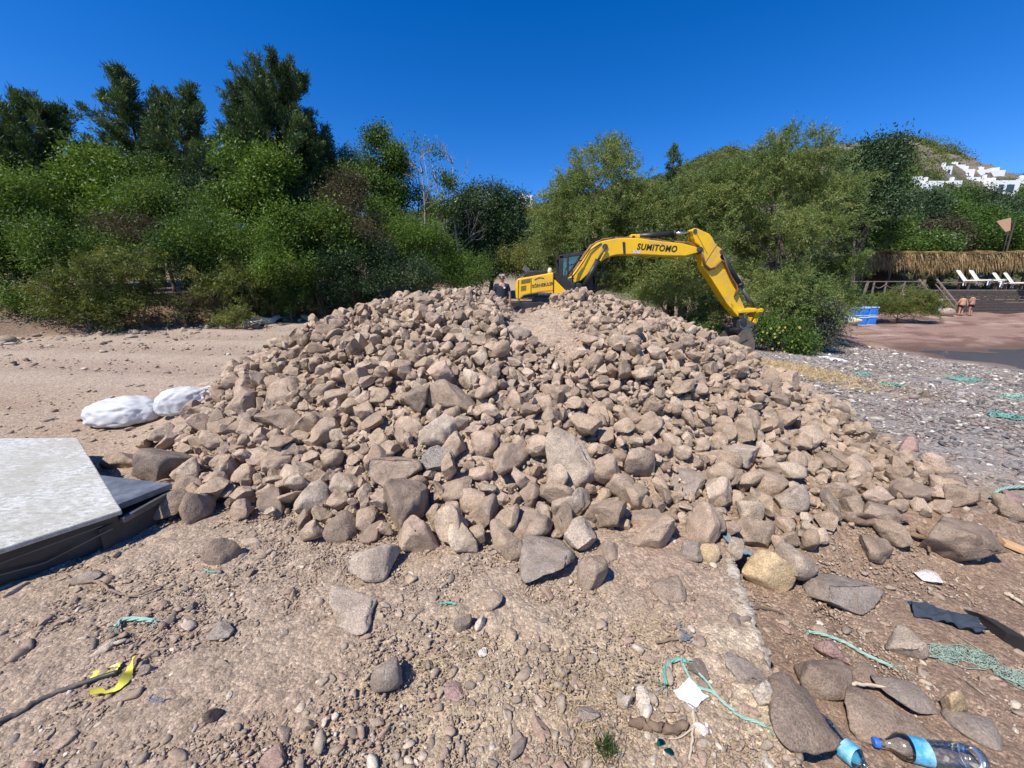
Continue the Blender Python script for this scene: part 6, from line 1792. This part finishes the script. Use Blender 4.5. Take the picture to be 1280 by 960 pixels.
MB().prism([tuple(q[:2]) for q in (tip, tb, Bf + (A - Bf) * .2 - fed * -.1, A2 + (Bf - A) * .25, A2 + (Bf - A) * .03, A + ned * .30 + (Bf - A) * .02)], 2, .21, .165).build('grey_plate', M['skid_grey'], skid, .004)
# dark hull: sloping side under the board's near edge
nv_ = np.array([ned[1], -ned[0], 0.0]); nv_ = nv_ if nv_[1] < 0 else -nv_
top_in = [A + ned * .02 - nv_ * .03, A2 - nv_ * .03]
hull = MB()
foot_a, foot_b = A + ned * .03 - nv_ * .05, A2 - nv_ * .05
h0, h1 = -.06, ZT - .037
hull.add([(*top_in[0][:2], h1), (*top_in[1][:2], h1), (*foot_b[:2], h0), (*foot_a[:2], h0),
          (*(Bf + fed * .1)[:2], h1), (*B2[:2], h1), (*B2[:2], h0), (*(Bf + fed * .15)[:2], h0)],
         [(0, 1, 2, 3), (4, 7, 6, 5), (0, 3, 7, 4), (1, 5, 6, 2), (3, 2, 6, 7), (0, 4, 5, 1)])
hull.build('hull', M['skid_dark'], skid)
# nose bar from the tip along the near side, and two struts
M['skid_strut'] = plain('dusty_strut', (0.13, 0.115, 0.10), .7, vary=.3)
M['skid_rim'] = plain('dark_rim', (0.075, 0.070, 0.066), .5, vary=.3, dirt=(.35, .34, .32), dirt_amt=.5)
mb = MB(); e0 = np.array([*tip[:2], .14]); e1 = np.array([*(A + ned * .01)[:2], .14]) + nv_ * .004
mb.bar(e0, e1, .03, .04)
mb.bar(e0 + np.array([0, 0, -.02]), np.array([*(tb)[:2], .13]), .03, .05)
mb.build('rim', M['skid_rim'], skid, .006)
e2 = np.array([*(A + ned * .30)[:2], .02]) - nv_ * .03
mb = MB(); q0_ = A + ned * .06 + nv_ * .004; q1_ = A + ned * .36 - nv_ * .024; q2_ = A + ned * .80 - nv_ * .006
mb.bar((*q0_[:2], .11), (*q1_[:2], .03), .007, .008); mb.bar((*q1_[:2], .03), (*q2_[:2], .10), .007, .008)
mb.bar((*(A + ned * .10)[:2], .15), (*(A + ned * .62)[:2], .125), .006, .007)
mb.build('strut', M['skid_strut'], skid)
0 and MB().bar(np.array([*(A + ned * .02)[:2], .19]) - nv_ * .01, np.array([*(A + ned * .16)[:2], .19]) + nv_ * .006, .02, .03).build('white_slat', M['white_deck'], skid, .004)
mb = MB(); mb.add([(*tip[:2], .13), (*(A + ned * .12)[:2], .13), (*(A + ned * .12)[:2], -.05), (*(tip + (A - tip) * .25)[:2], -.05), (*tb[:2], .13), (*(tb + (tip - tb) * .2)[:2], -.05)], [(0, 1, 2, 3), (0, 3, 5, 4), (1, 0, 4), (1, 4, 5, 2), (2, 5, 3)])
mb.build('nose', M['skid_dark'], skid)

# ================================================================== LITTER ON THE GROUND
def on_ground(px, py, up=0.0):
    P_ = GD(px, py); P_[2] += up; return P_
def path_on_ground(pts, up=0.01, n=None):
    Q = [on_ground(a, b_, up) for a, b_ in pts]
    out_ = []
    for i in range(len(Q) - 1):
        p0, p1, p2, p3 = Q[max(i - 1, 0)], Q[i], Q[i + 1], Q[min(i + 2, len(Q) - 1)]
        for s in np.linspace(0, 1, 6, endpoint=False):
            out_.append(.5 * ((2 * p1) + (-p0 + p2) * s + (2 * p0 - 5 * p1 + 4 * p2 - p3) * s * s + (-p0 + 3 * p1 - 3 * p2 + p3) * s ** 3))
    out_.append(Q[-1])
    return out_
def strand(name, pts, r, mat, label, cat, up=.01, taper=None, jit=0.0, seed=0):
    P_ = path_on_ground(pts, up)
    rs_ = np.random.RandomState(seed)
    P_ = [p_ + rs_.normal(size=3) * jit * np.array([1, 1, .5]) for p_ in P_]
    rad = np.full(len(P_), r) if taper is None else np.linspace(r, r * taper, len(P_))
    rad = rad * (1 + .18 * rs_.normal(size=len(P_)).clip(-1.5, 1.5)) if jit else rad
    mb = MB().tube(P_, rad, 7)
    return mb, P_
def rope(pts, r, mat, label, up=.012, frays=0, seed=0, cat='rope'):
    """twisted strands round a path lying on the ground"""
    P_ = np.array(path_on_ground(pts, up)); rs_ = np.random.RandomState(seed)
    seg = np.concatenate([[0], np.cumsum(np.linalg.norm(np.diff(P_, axis=0), axis=1))])
    n_ = max(24, int(seg[-1] / (r * .9)))
    s = np.linspace(0, seg[-1], n_); Q = np.stack([np.interp(s, seg, P_[:, k]) for k in range(3)], 1)
    T_ = np.gradient(Q, axis=0); T_ = unit(T_); N_ = unit(np.cross(T_, [0, 0, 1.0])); B_ = np.cross(N_, T_)
    mb = MB()
    for k in range(3):
        a_ = s / (r * 2.2) + k * 2.094
        mb.tube(Q + (N_ * np.cos(a_)[:, None] + B_ * np.sin(a_)[:, None]) * r * .5, r * .55, 6)
    for k in range(frays):
        e = (Q[0], -T_[0]) if k % 2 else (Q[-1], T_[-1])
        d_ = unit((e[1] + rs_.normal(size=3) * .6)[None])[0]; L_ = rs_.uniform(.03, .08)
        mb.tube([e[0], e[0] + d_ * L_ * .5, e[0] + d_ * L_ + np.array([0, 0, -.008])], r * .14, 4)
    o = mb.build('rope', M[mat], None, smooth=True)
    return tag(o, label, cat)
M['green_rope'] = plain('green_rope', (0.14, 0.37, 0.28), .7, vary=.25, scale=30, dirt=(.45, .48, .38), dirt_amt=.6)
M['beach_net'] = plain('beach_net', (0.15, 0.36, 0.29), .8, vary=.3, dirt=(.33, .36, .30), dirt_amt=.6)
M['net_green'] = plain('net_green', (0.27, 0.36, 0.285), .8, vary=.3, scale=30, dirt=(.33, .30, .23), dirt_amt=.7)
M['pale_green_rope'] = plain('pale_green_rope', (0.27, 0.42, 0.34), .8, vary=.25, scale=30, dirt=(.40, .38, .30), dirt_amt=.6)
M['grey_rope'] = plain('grey_rope', (0.42, 0.40, 0.34), .8, vary=.2, scale=30)
rope([(832, 858), (830, 842), (836, 831), (848, 827), (858, 829)], .0085, 'green_rope', 'bright green rope hook curled on the sandy ground', .012, 8, 1)
rope([(853, 832), (862, 850), (873, 862), (890, 868), (908, 884), (925, 898), (945, 905), (957, 911)], .0065, 'pale_green_rope', 'pale green rope running past the white paper scrap', .012, 16, 2)
rope([(873, 846), (884, 858), (900, 880), (918, 894)], .0045, 'pale_green_rope', 'thin pale green strand beside the longer rope', .02, 6, 12)
rope([(147, 786), (152, 778), (166, 776), (182, 777), (193, 779)], .011, 'pale_green_rope', 'short frayed greyish green rope on the pebbly ground', .014, 14, 3)
rope([(550, 757), (560, 755), (570, 757)], .006, 'green_rope', 'tiny green rope end in the middle foreground', .01, 4, 4)
rope([(1010, 792), (1030, 796), (1056, 806), (1080, 820), (1115, 836)], .0085, 'pale_green_rope', 'greenish twisted rope on the reddish earth beside the rusty orange stone', .014, 10, 5)
rope([(965, 728), (967, 719), (976, 714), (990, 714), (1014, 718)], .010, 'grey_rope', 'curved pale grey hose end on the reddish earth', .014, 0, 6, 'hose')
rope([(1238, 625), (1246, 617), (1262, 613), (1285, 612)], .014, 'pale_green_rope', 'curved grey green hose near the pinkish beach rock', .03, 0, 7, 'hose')
rope([(258, 715), (268, 717), (276, 714)], .005, 'green_rope', 'scrap of green twine by the half buried boulder', .01, 4, 8)
# frayed grey-blue thread
M['blue_grey'] = plain('blue_grey_net', (0.16, 0.20, 0.24), .85, vary=.3)
M['dark_blue'] = plain('dark_blue_cloth', (0.035, 0.047, 0.066), .9, vary=.3, scale=25, bump=.5, bscale=90)
def tangle(pts, spread, nloop, r, mat, label, seed, cat='netting'):
    rs_ = np.random.RandomState(seed); Pc = path_on_ground(pts, .01); mb = MB()
    for k in range(nloop):
        i0 = rs_.randint(0, len(Pc)); c_ = Pc[i0]; a0 = rs_.rand() * 6.3; R_ = spread * rs_.uniform(.5, 1.3); q = []
        for j in range(12):
            a_ = a0 + j * .55; R_ = R_ * rs_.uniform(.8, 1.22)
            p_ = c_ + np.array([math.cos(a_) * R_, math.sin(a_) * R_ * .55, 0]) + rs_.normal(size=3) * spread * .15
            p_[2] = float(H(p_[0], p_[1])) + .01 + abs(rs_.normal()) * spread * .22
            q.append(p_)
        mb.tube(q, r, 5)
    o = mb.build('net_tangle', M[mat], None, smooth=True)
    return tag(o, label, cat)
tangle([(1170, 822), (1190, 820), (1212, 822), (1232, 832)], .055, 60, .0017, 'net_green', 'tangle of pale green netting on the reddish earth beside the black board', 11)
tangle([(1252, 842), (1268, 850), (1284, 858)], .045, 34, .0016, 'net_green', 'second smaller tangle of green netting at the end of the first', 12)
tangle([(195, 872), (198, 880), (206, 866)], .018, 14, .0018, 'blue_grey', 'frayed bluish thread beside the pale long stone', 13, 'thread')
tangle([(1196, 474), (1204, 477), (1214, 476)], .20, 20, .009, 'beach_net', 'bright green netting heap on the pebble beach near the water', 14)
tangle([(1248, 520), (1258, 524)], .17, 16, .008, 'beach_net', 'green netting scrap on the beach, closer than the heap near the water', 15)
tangle([(1072, 468), (1080, 471)], .15, 10, .008, 'beach_net', 'small green net scrap on the beach by the white rags', 16)
tangle([(1106, 482), (1118, 483)], .14, 14, .008, 'beach_net', 'small green net scrap in the middle of the beach', 17)
tangle([(1262, 498), (1276, 496)], .15, 14, .008, 'pale_green_rope', 'thin green net scrap at the water side of the beach', 18)
tangle([(848, 782), (856, 800)], .02, 12, .0016, 'blue_grey', 'thin dark thread on the open ground above the green rope', 19, 'thread')
# cloths
def rag(px, py, w, h, rot, mat, label, seed, amp=.05, cat='cloth', name='rag', nu=22, nv=14):
    P_ = on_ground(px, py); k = depth_of(P_) / FPX
    d_ = ray(px, py); el = math.asin(-d_[2] / np.linalg.norm(d_))
    u = np.array([math.cos(rot), math.sin(rot), 0]) * w * k; v = np.array([-math.sin(rot), math.cos(rot), 0]) * h * k / math.sin(el) * .8
    o = cloth_sheet(name, (P_[0], P_[1], P_[2] + amp * .6), u, v, nu, nv, mat, label, cat, seed, amp, .004, 4.0)
    return o
rag(1180, 778, 62, 18, -.5, M['dark_blue'], 'crumpled dark blue cloth on the reddish earth', 21, .032).location.z += .03
rag(918, 690, 40, 22, .1, M['blue_grey'], 'blue grey rag caught between the smooth ochre boulder and the heap', 22, .04)
rag(905, 672, 10, 34, .2, M['blue_grey'], 'narrow blue grey rag among the stones at the heap foot', 23, .03)
M['pale_cloth'] = plain('pale_litter', (0.62, 0.60, 0.60), .85, vary=.15)
rag(1038, 449, 20, 6, -.2, M['pale_cloth'], 'dirty white rags beside the daisy bush', 24, .05)
rag(342, 403, 14, 8, .1, M['pale_cloth'], 'pale crumpled litter at the edge of the dirt road', 25, .2)
M['paper'] = plain('white_paper', (0.78, 0.77, 0.76), .8, vary=.03)
o = rag(863, 871, 30, 24, .55, M['paper'], 'white paper scrap lying on the green rope', 26, .008, 'paper', 'paper_scrap'); o.location.z += .012
rag(880, 912, 14, 11, .3, M['paper'], 'small torn white scrap below the paper scrap', 27, .008, 'paper', 'paper_scrap')
# yellow strip
M['tape'] = plain('yellow_plastic_film', (0.72, 0.62, 0.08), .4, vary=.12, dirt=(.35, .26, .1), dirt_amt=.4)
def strip(pts, w, mat, label, seed, cat, name, up=.012):
    Q = np.array(path_on_ground(pts, up)); n_ = len(Q); rs_ = np.random.RandomState(seed)
    T_ = unit(np.gradient(Q, axis=0)); S_ = unit(np.cross(T_, [0, 0, 1.0]))
    ww = w * (1 + .5 * np.array([fbm(i * .25, seed, 0, 2) for i in range(n_)]).ravel())
    tw = np.array([fbm(i * .12, seed + 9, 0, 2) for i in range(n_)]).ravel() * 1.3
    N_ = np.cross(S_, T_)
    S_ = S_ * np.cos(tw)[:, None] + N_ * np.sin(tw)[:, None]
    lift = np.abs(np.sin(tw))[:, None] * np.array([0, 0, 1.0]) * w * .5
    a, b_ = Q + S_ * ww[:, None] * .5 + lift, Q - S_ * ww[:, None] * .5 + lift
    V_ = np.concatenate([a, b_, a - [0, 0, .002], b_ - [0, 0, .002]]); i_ = np.arange(n_ - 1)
    F_ = np.concatenate([np.stack([i_, i_ + 1, i_ + 1 + n_, i_ + n_], 1), np.stack([i_ + 2 * n_, i_ + 3 * n_, i_ + 1 + 3 * n_, i_ + 1 + 2 * n_], 1)])
    return tag(put(name, V_, F_, M[mat]), label, cat)
strip([(116, 866), (128, 869), (142, 866), (154, 858), (160, 848), (164, 836), (172, 822)], .030, 'tape', 'bright yellow plastic strip curled at the end of the black rod', 31, 'plastic strip', 'plastic_strip')
rag(132, 842, 26, 12, .5, M['tape'], 'torn flap of yellow plastic beside the yellow strip', 32, .012, 'plastic', 'plastic_film')
# rods, sticks, driftwood
def stick(pts, r, mat, label, cat='stick', up=.012, taper=.5, forks=(), seed=0, name='stick'):
    rs_ = np.random.RandomState(seed); P_ = path_on_ground(pts, up)
    P_ = [p_ + rs_.normal(size=3) * r * .25 for p_ in P_]
    mb = MB().tube(P_, np.linspace(r, r * taper, len(P_)) * (1 + .12 * rs_.normal(size=len(P_)).clip(-1, 1)), 8)
    for (pts2, r2) in forks:
        Q = path_on_ground(pts2, up); mb.tube(Q, np.linspace(r2, r2 * .4, len(Q)), 6)
    return tag(mb.build(name, M[mat], None, smooth=True), label, cat)
M['rod'] = plain('dark_rubber_hose', (0.055, 0.05, 0.047), .6, vary=.3, dirt=(.20, .16, .12), dirt_amt=.6)
M['twig'] = plain('dry_twig', (0.24, 0.165, 0.11), .9, vary=.3, scale=20)
M['pale_wood'] = plain('pale_wood', (0.52, 0.42, 0.30), .85, vary=.2, scale=14)
M['orange_wood'] = plain('orange_wood', (0.55, 0.33, 0.17), .8, vary=.2, scale=14)
stick([(-14, 912), (20, 896), (60, 874), (100, 858), (148, 843)], .010, 'rod', 'black rubber rod pointing at the yellow strip', 'rod', .014, .9, name='rod')
stick([(86, 735), (110, 731), (124, 731), (140, 742), (165, 749), (185, 743), (208, 734)], .010, 'twig', 'forked brown twig on the stones in front of the skid', 'twig', .02, .3, [([(122, 731), (130, 738), (128, 744)], .006)], 1, 'twig')
stick([(178, 712), (198, 700)], .004, 'pale_wood', 'pale splinter of wood close to the forked twig', 'splinter', .012, .6, name='splinter')
stick([(1030, 646), (1060, 655), (1095, 663), (1130, 672), (1152, 680)], .030, 'driftwood', 'long brown driftwood branch lying along the heap foot', 'driftwood', .05, .55, [([(1146, 668), (1156, 682), (1160, 698)], .018)], 2, 'driftwood')
stick([(788, 905), (810, 910), (835, 913), (856, 912)], .018, 'driftwood', 'short bark covered stick in the dry grass', 'stick', .014, .85, (), 3)
stick([(866, 888), (867, 905), (865, 925), (862, 952)], .0055, 'pale_wood', 'pale upright twig below the white paper scrap', 'twig', .01, .7, [([(866, 912), (850, 924), (835, 926)], .004)], 4, 'twig')
stick([(820, 806), (840, 802), (866, 798)], .006, 'twig', 'thin dark twig above the green rope', 'twig', .012, .5, (), 5, 'twig')
stick([(940, 762), (962, 764), (980, 770)], .007, 'bark', 'dark root twig at the cement edge', 'twig', .012, .5, [([(938, 758), (942, 768), (946, 770)], .005)], 6, 'twig')
stick([(1018, 765), (1030, 758), (1042, 752)], .009, 'driftwood', 'small forked driftwood piece under the long ridged stone', 'driftwood', .015, .5, [([(1028, 752), (1032, 760), (1038, 772)], .006)], 7, 'driftwood')
stick([(1060, 868), (1085, 869), (1116, 874)], .009, 'pale_wood', 'pale flat stick resting on the large flat brown boulder', 'stick', .06, .5, (), 8)
stick([(1256, 745), (1268, 752), (1286, 762)], .012, 'pale_wood', 'white peeled stick at the shore end of the reddish earth', 'stick', .02, .8, (), 9)
stick([(1168, 766), (1164, 764)], .004, 'twig', 'tiny twig by the dark blue cloth', 'twig', .01, .6, (), 10, 'twig')
stick([(1204, 684), (1214, 694), (1222, 704)], .022, 'pale_wood', 'stub of pale driftwood under the biggest low brown boulder', 'driftwood', .03, .6, (), 11, 'driftwood')
# boards
def board(c1, c2, w, h, mat, label, name='board', tilt=0.0):
    a, b_ = on_ground(*c1), on_ground(*c2); a[2] += .02; b_[2] += .03
    mb = MB().bar(a, b_, w, h)
    return tag(mb.build(name, M[mat], None, .004), label, 'board')
board((1252, 680), (1296, 700), .09, .03, 'orange_wood', 'orange board lying past the biggest low brown boulder')
a, b_ = on_ground(1222, 772), on_ground(1292, 826)
mb = MB(); up_ = np.array([0, 0, .10]); wv = np.array([-.012, .045, 0])
mb.add([a, b_, b_ + up_ + wv * .5, b_ * .55 + a * .45 + up_ * .8 + wv, a + up_ * .25 + wv * .4, a + wv * 1.5, b_ + wv * 2.4, b_ + wv * 2.3 + up_ * .7, b_ * .5 + a * .5 + wv * 2.4 + up_ * .6],
       [(0, 1, 2, 3, 4), (5, 8, 7, 6), (0, 4, 5), (4, 3, 8, 5), (3, 2, 7, 8), (1, 6, 7, 2), (0, 5, 6, 1)])
M['black_wood'] = plain('black_tarred_wood', (0.022, 0.018, 0.016), .85, vary=.4)
tag(mb.build('board', M['black_wood'], None, .004), 'black tarred board propped up on the reddish earth', 'board')
# rough cement edge
pts = [(916, 700), (922, 716), (928, 732), (938, 758), (950, 784), (962, 806), (972, 826), (984, 854), (996, 882), (1008, 910), (1022, 950)]
Q = np.array(path_on_ground(pts, 0.0)); n_ = len(Q); rs_ = np.random.RandomState(6)
seg = np.linspace(0, n_ - 1, n_ * 6); Qi = np.stack([np.interp(seg, np.arange(n_), Q[:, k]) for k in range(3)], 1)
Qi[:, 0] = edge_x(Qi[:, 1]) - .004; Qi[:, 2] = H(Qi[:, 0] - .05, Qi[:, 1])
wv = .010 + .050 * np.abs(fbm(seg * .45, 3.0, 0, 4)) + .022 * np.linspace(0, 1, len(seg)); hv = .001 + .022 * np.abs(fbm(seg * .55, 8.0, 0, 4))
prof = [(-1.0, -.012), (-.7, .5), (-.2, 1.0), (.35, .9), (.75, .2), (.9, -3.0), (.95, -12.0)]
V_, F_ = [], []
for i in range(len(Qi)):
    for j, (px_, pz_) in enumerate(prof):
        V_.append(Qi[i] + np.array([px_ * wv[i] +   .016 * float(fbm(i * .21, j * 3.1, 1.0, 2)), 0, pz_ * hv[i] + .005 * float(fbm(i * .23, j * 2.1, 5.0, 2))]))
m_ = len(prof)
for i in range(len(Qi) - 1):
    for j in range(m_ - 1): F_.append((i * m_ + j, i * m_ + j + 1, (i + 1) * m_ + j + 1, (i + 1) * m_ + j))
M['cement'] = plain('crusty_cement', (0.50, 0.42, 0.32), .95, vary=.25, scale=18, bump=.8, bscale=60, dirt=(.28, .2, .14), dirt_amt=.8)
tag(put('cement_edge', V_, np.array(F_), M['cement']), 'crumbling pale cement edge running through the foreground earth', 'kerb')
# bottles
M['pet'] = glassy('clear_plastic', (0.93, 0.95, 0.955), .04, .16)
M['label_blue'] = plain('blue_label', (0.06, 0.33, 0.52), .5, vary=.35, scale=22, dirt=(.50, .64, .58), dirt_amt=.85)
M['cap_blue'] = plain('blue_cap', (0.03, 0.13, 0.50), .4)
M['pet_green'] = glassy('green_glass', (0.08, 0.45, 0.25), .12, .08)
def bottle(a, b_, r, label, lab_s=(.32, .52), cap=True):
    a, b_ = np.array(a), np.array(b_); d_ = b_ - a; L_ = np.linalg.norm(d_); d_ /= L_
    root = empty('plastic_bottle', a, label, 'bottle', 'plastic bottles in the foreground')
    s = np.linspace(0, 1, 46)
    rr = np.where(s < .06, .85 + s * 2.5, 1.0) * r
    rr = np.where(s > .76, r * (1 - .68 * sstep(.76, .93, s)), rr)
    ribs = (s > .08) & (s < .72) & ~((s > lab_s[0]) & (s < lab_s[1]))
    rr = rr * (1 - .055 * ribs * (np.sin(s * 95) > 0)); rr[0] = r * .2
    P_ = [a + d_ * L_ * q + np.array([0, 0, .006 * math.sin(q * 9)]) for q in s]
    bd = MB().tube(P_, rr, 20).build('bottle_body', M['pet'], root, smooth=True)
    rs_ = np.random.RandomState(int(r * 1e4)); k = [i for i in range(46) if lab_s[0] <= s[i] <= lab_s[1]]
    MB().tube([P_[i] for i in k], [rr[i] * 1.025 for i in k], 20, cap=False).build('paper_label', M['label_blue'], root, smooth=True)
    if cap: MB().tube([a + d_ * L_ * .985, a + d_ * L_ * 1.045], r * .40, 14).build('cap', M['cap_blue'], root, .003)
    return root
bz = .05
a = on_ground(1082, 975); b_ = on_ground(1018, 912); a[2] += bz; b_[2] += bz
bottle(b_, a, .040, 'clear ribbed plastic bottle nearest the cement edge, blue label below', (.55, .80), False)
b_ = on_ground(1094, 940); a = on_ground(1222, 968); a[2] += bz + .02; b_[2] += bz
bottle(a, b_, .044, 'long clear plastic bottle with a blue cap under the large flat boulder', (.50, .72), True)
# green glass bits
for (px, py, lab, sd) in ((826, 930, 'round green plastic shard under the upright twig', 3), (836, 942, 'torn green plastic scrap beside the round shard', 5)):
    P_ = on_ground(px, py); v_ = rock_shape(sd, 3, .25, 1.0, .3) * .016
    tag(put('plastic_shard', v_ + P_ + np.array([0, 0, .008]), ICO[3][1], M['pet_green']), lab, 'shard')
# ------------------------------------------------------------------ grass
M['blade'] = leaf_mat('grass_blade', [(0, (.03, .06, .012)), (.5, (.06, .11, .025)), (1, (.14, .17, .05))], .3)
M['dry_blade'] = leaf_mat('dry_straw', [(0, (.36, .26, .14)), (.5, (.52, .39, .21)), (1, (.66, .53, .32))], .15, .8)
rs_ = np.random.RandomState(14)
def blades(C_, n, spread, L, Wd, lean, rs_):
    P_ = C_[rs_.randint(0, len(C_), n)] + rs_.normal(size=(n, 3)) * np.array([spread, spread, 0]); P_[:, 2] = H(P_[:, 0], P_[:, 1]) + .002
    D_ = unit(rs_.normal(size=(n, 3)) * np.array([lean, lean, .15]) + np.array([0, 0, 1.0]))
    return leaf_cards(P_, D_, L * rs_.uniform(.5, 1.2, n), Wd, rs_, .25)
C_ = np.array([on_ground(757, 938), on_ground(760, 944)])
V_, F_ = blades(C_, 130, .016, .085, .004, .28, rs_)
tag(put('grass_tuft', V_, F_, M['blade'], None, {'tone': ('FACE', 'FLOAT', rs_.rand(len(F_)))}, smooth=False), 'small tuft of green grass at the bottom of the view', 'grass')
C_ = np.array([on_ground(rs_.uniform(690, 800), rs_.uniform(820, 940)) for _ in range(40)] + [on_ground(rs_.uniform(510, 620), rs_.uniform(790, 850)) for _ in range(14)] + [on_ground(rs_.uniform(780, 840), rs_.uniform(760, 800)) for _ in range(10)])
n = 900
P_ = C_[rs_.randint(0, len(C_), n)] + rs_.normal(size=(n, 3)) * np.array([.03, .03, 0]); P_[:, 2] = H(P_[:, 0], P_[:, 1]) + .010
D_ = unit(rs_.normal(size=(n, 3)) * np.array([1, 1, .22]) + np.array([0, 0, .12]))
V_, F_ = leaf_cards(P_, D_, .055 * rs_.uniform(.4, 1.3, n), .0022, rs_)
# the same dry straw on the slope above the shingle
n2 = 5000
X_ = rs_.normal(7.2, .8, n2); Y_ = rs_.normal(9.7, 1.0, n2); P2 = np.stack([X_, Y_, H(X_, Y_) + .02], 1)
V2, F2 = leaf_cards(P2, unit(rs_.normal(size=(n2, 3)) * np.array([1, 1, .4]) + np.array([0, 0, .4])), .16 * rs_.uniform(.4, 1.3, n2), .010, rs_)
V_, F_ = np.concatenate([V_, V2]), np.concatenate([F_, F2 + len(V_)])
tag(put('dry_grass', V_, F_, M['dry_blade'], None, {'tone': ('FACE', 'FLOAT', rs_.rand(len(F_)))}, smooth=False), 'dry straw and dead grass lying on the earth', 'dry grass', kind='stuff')
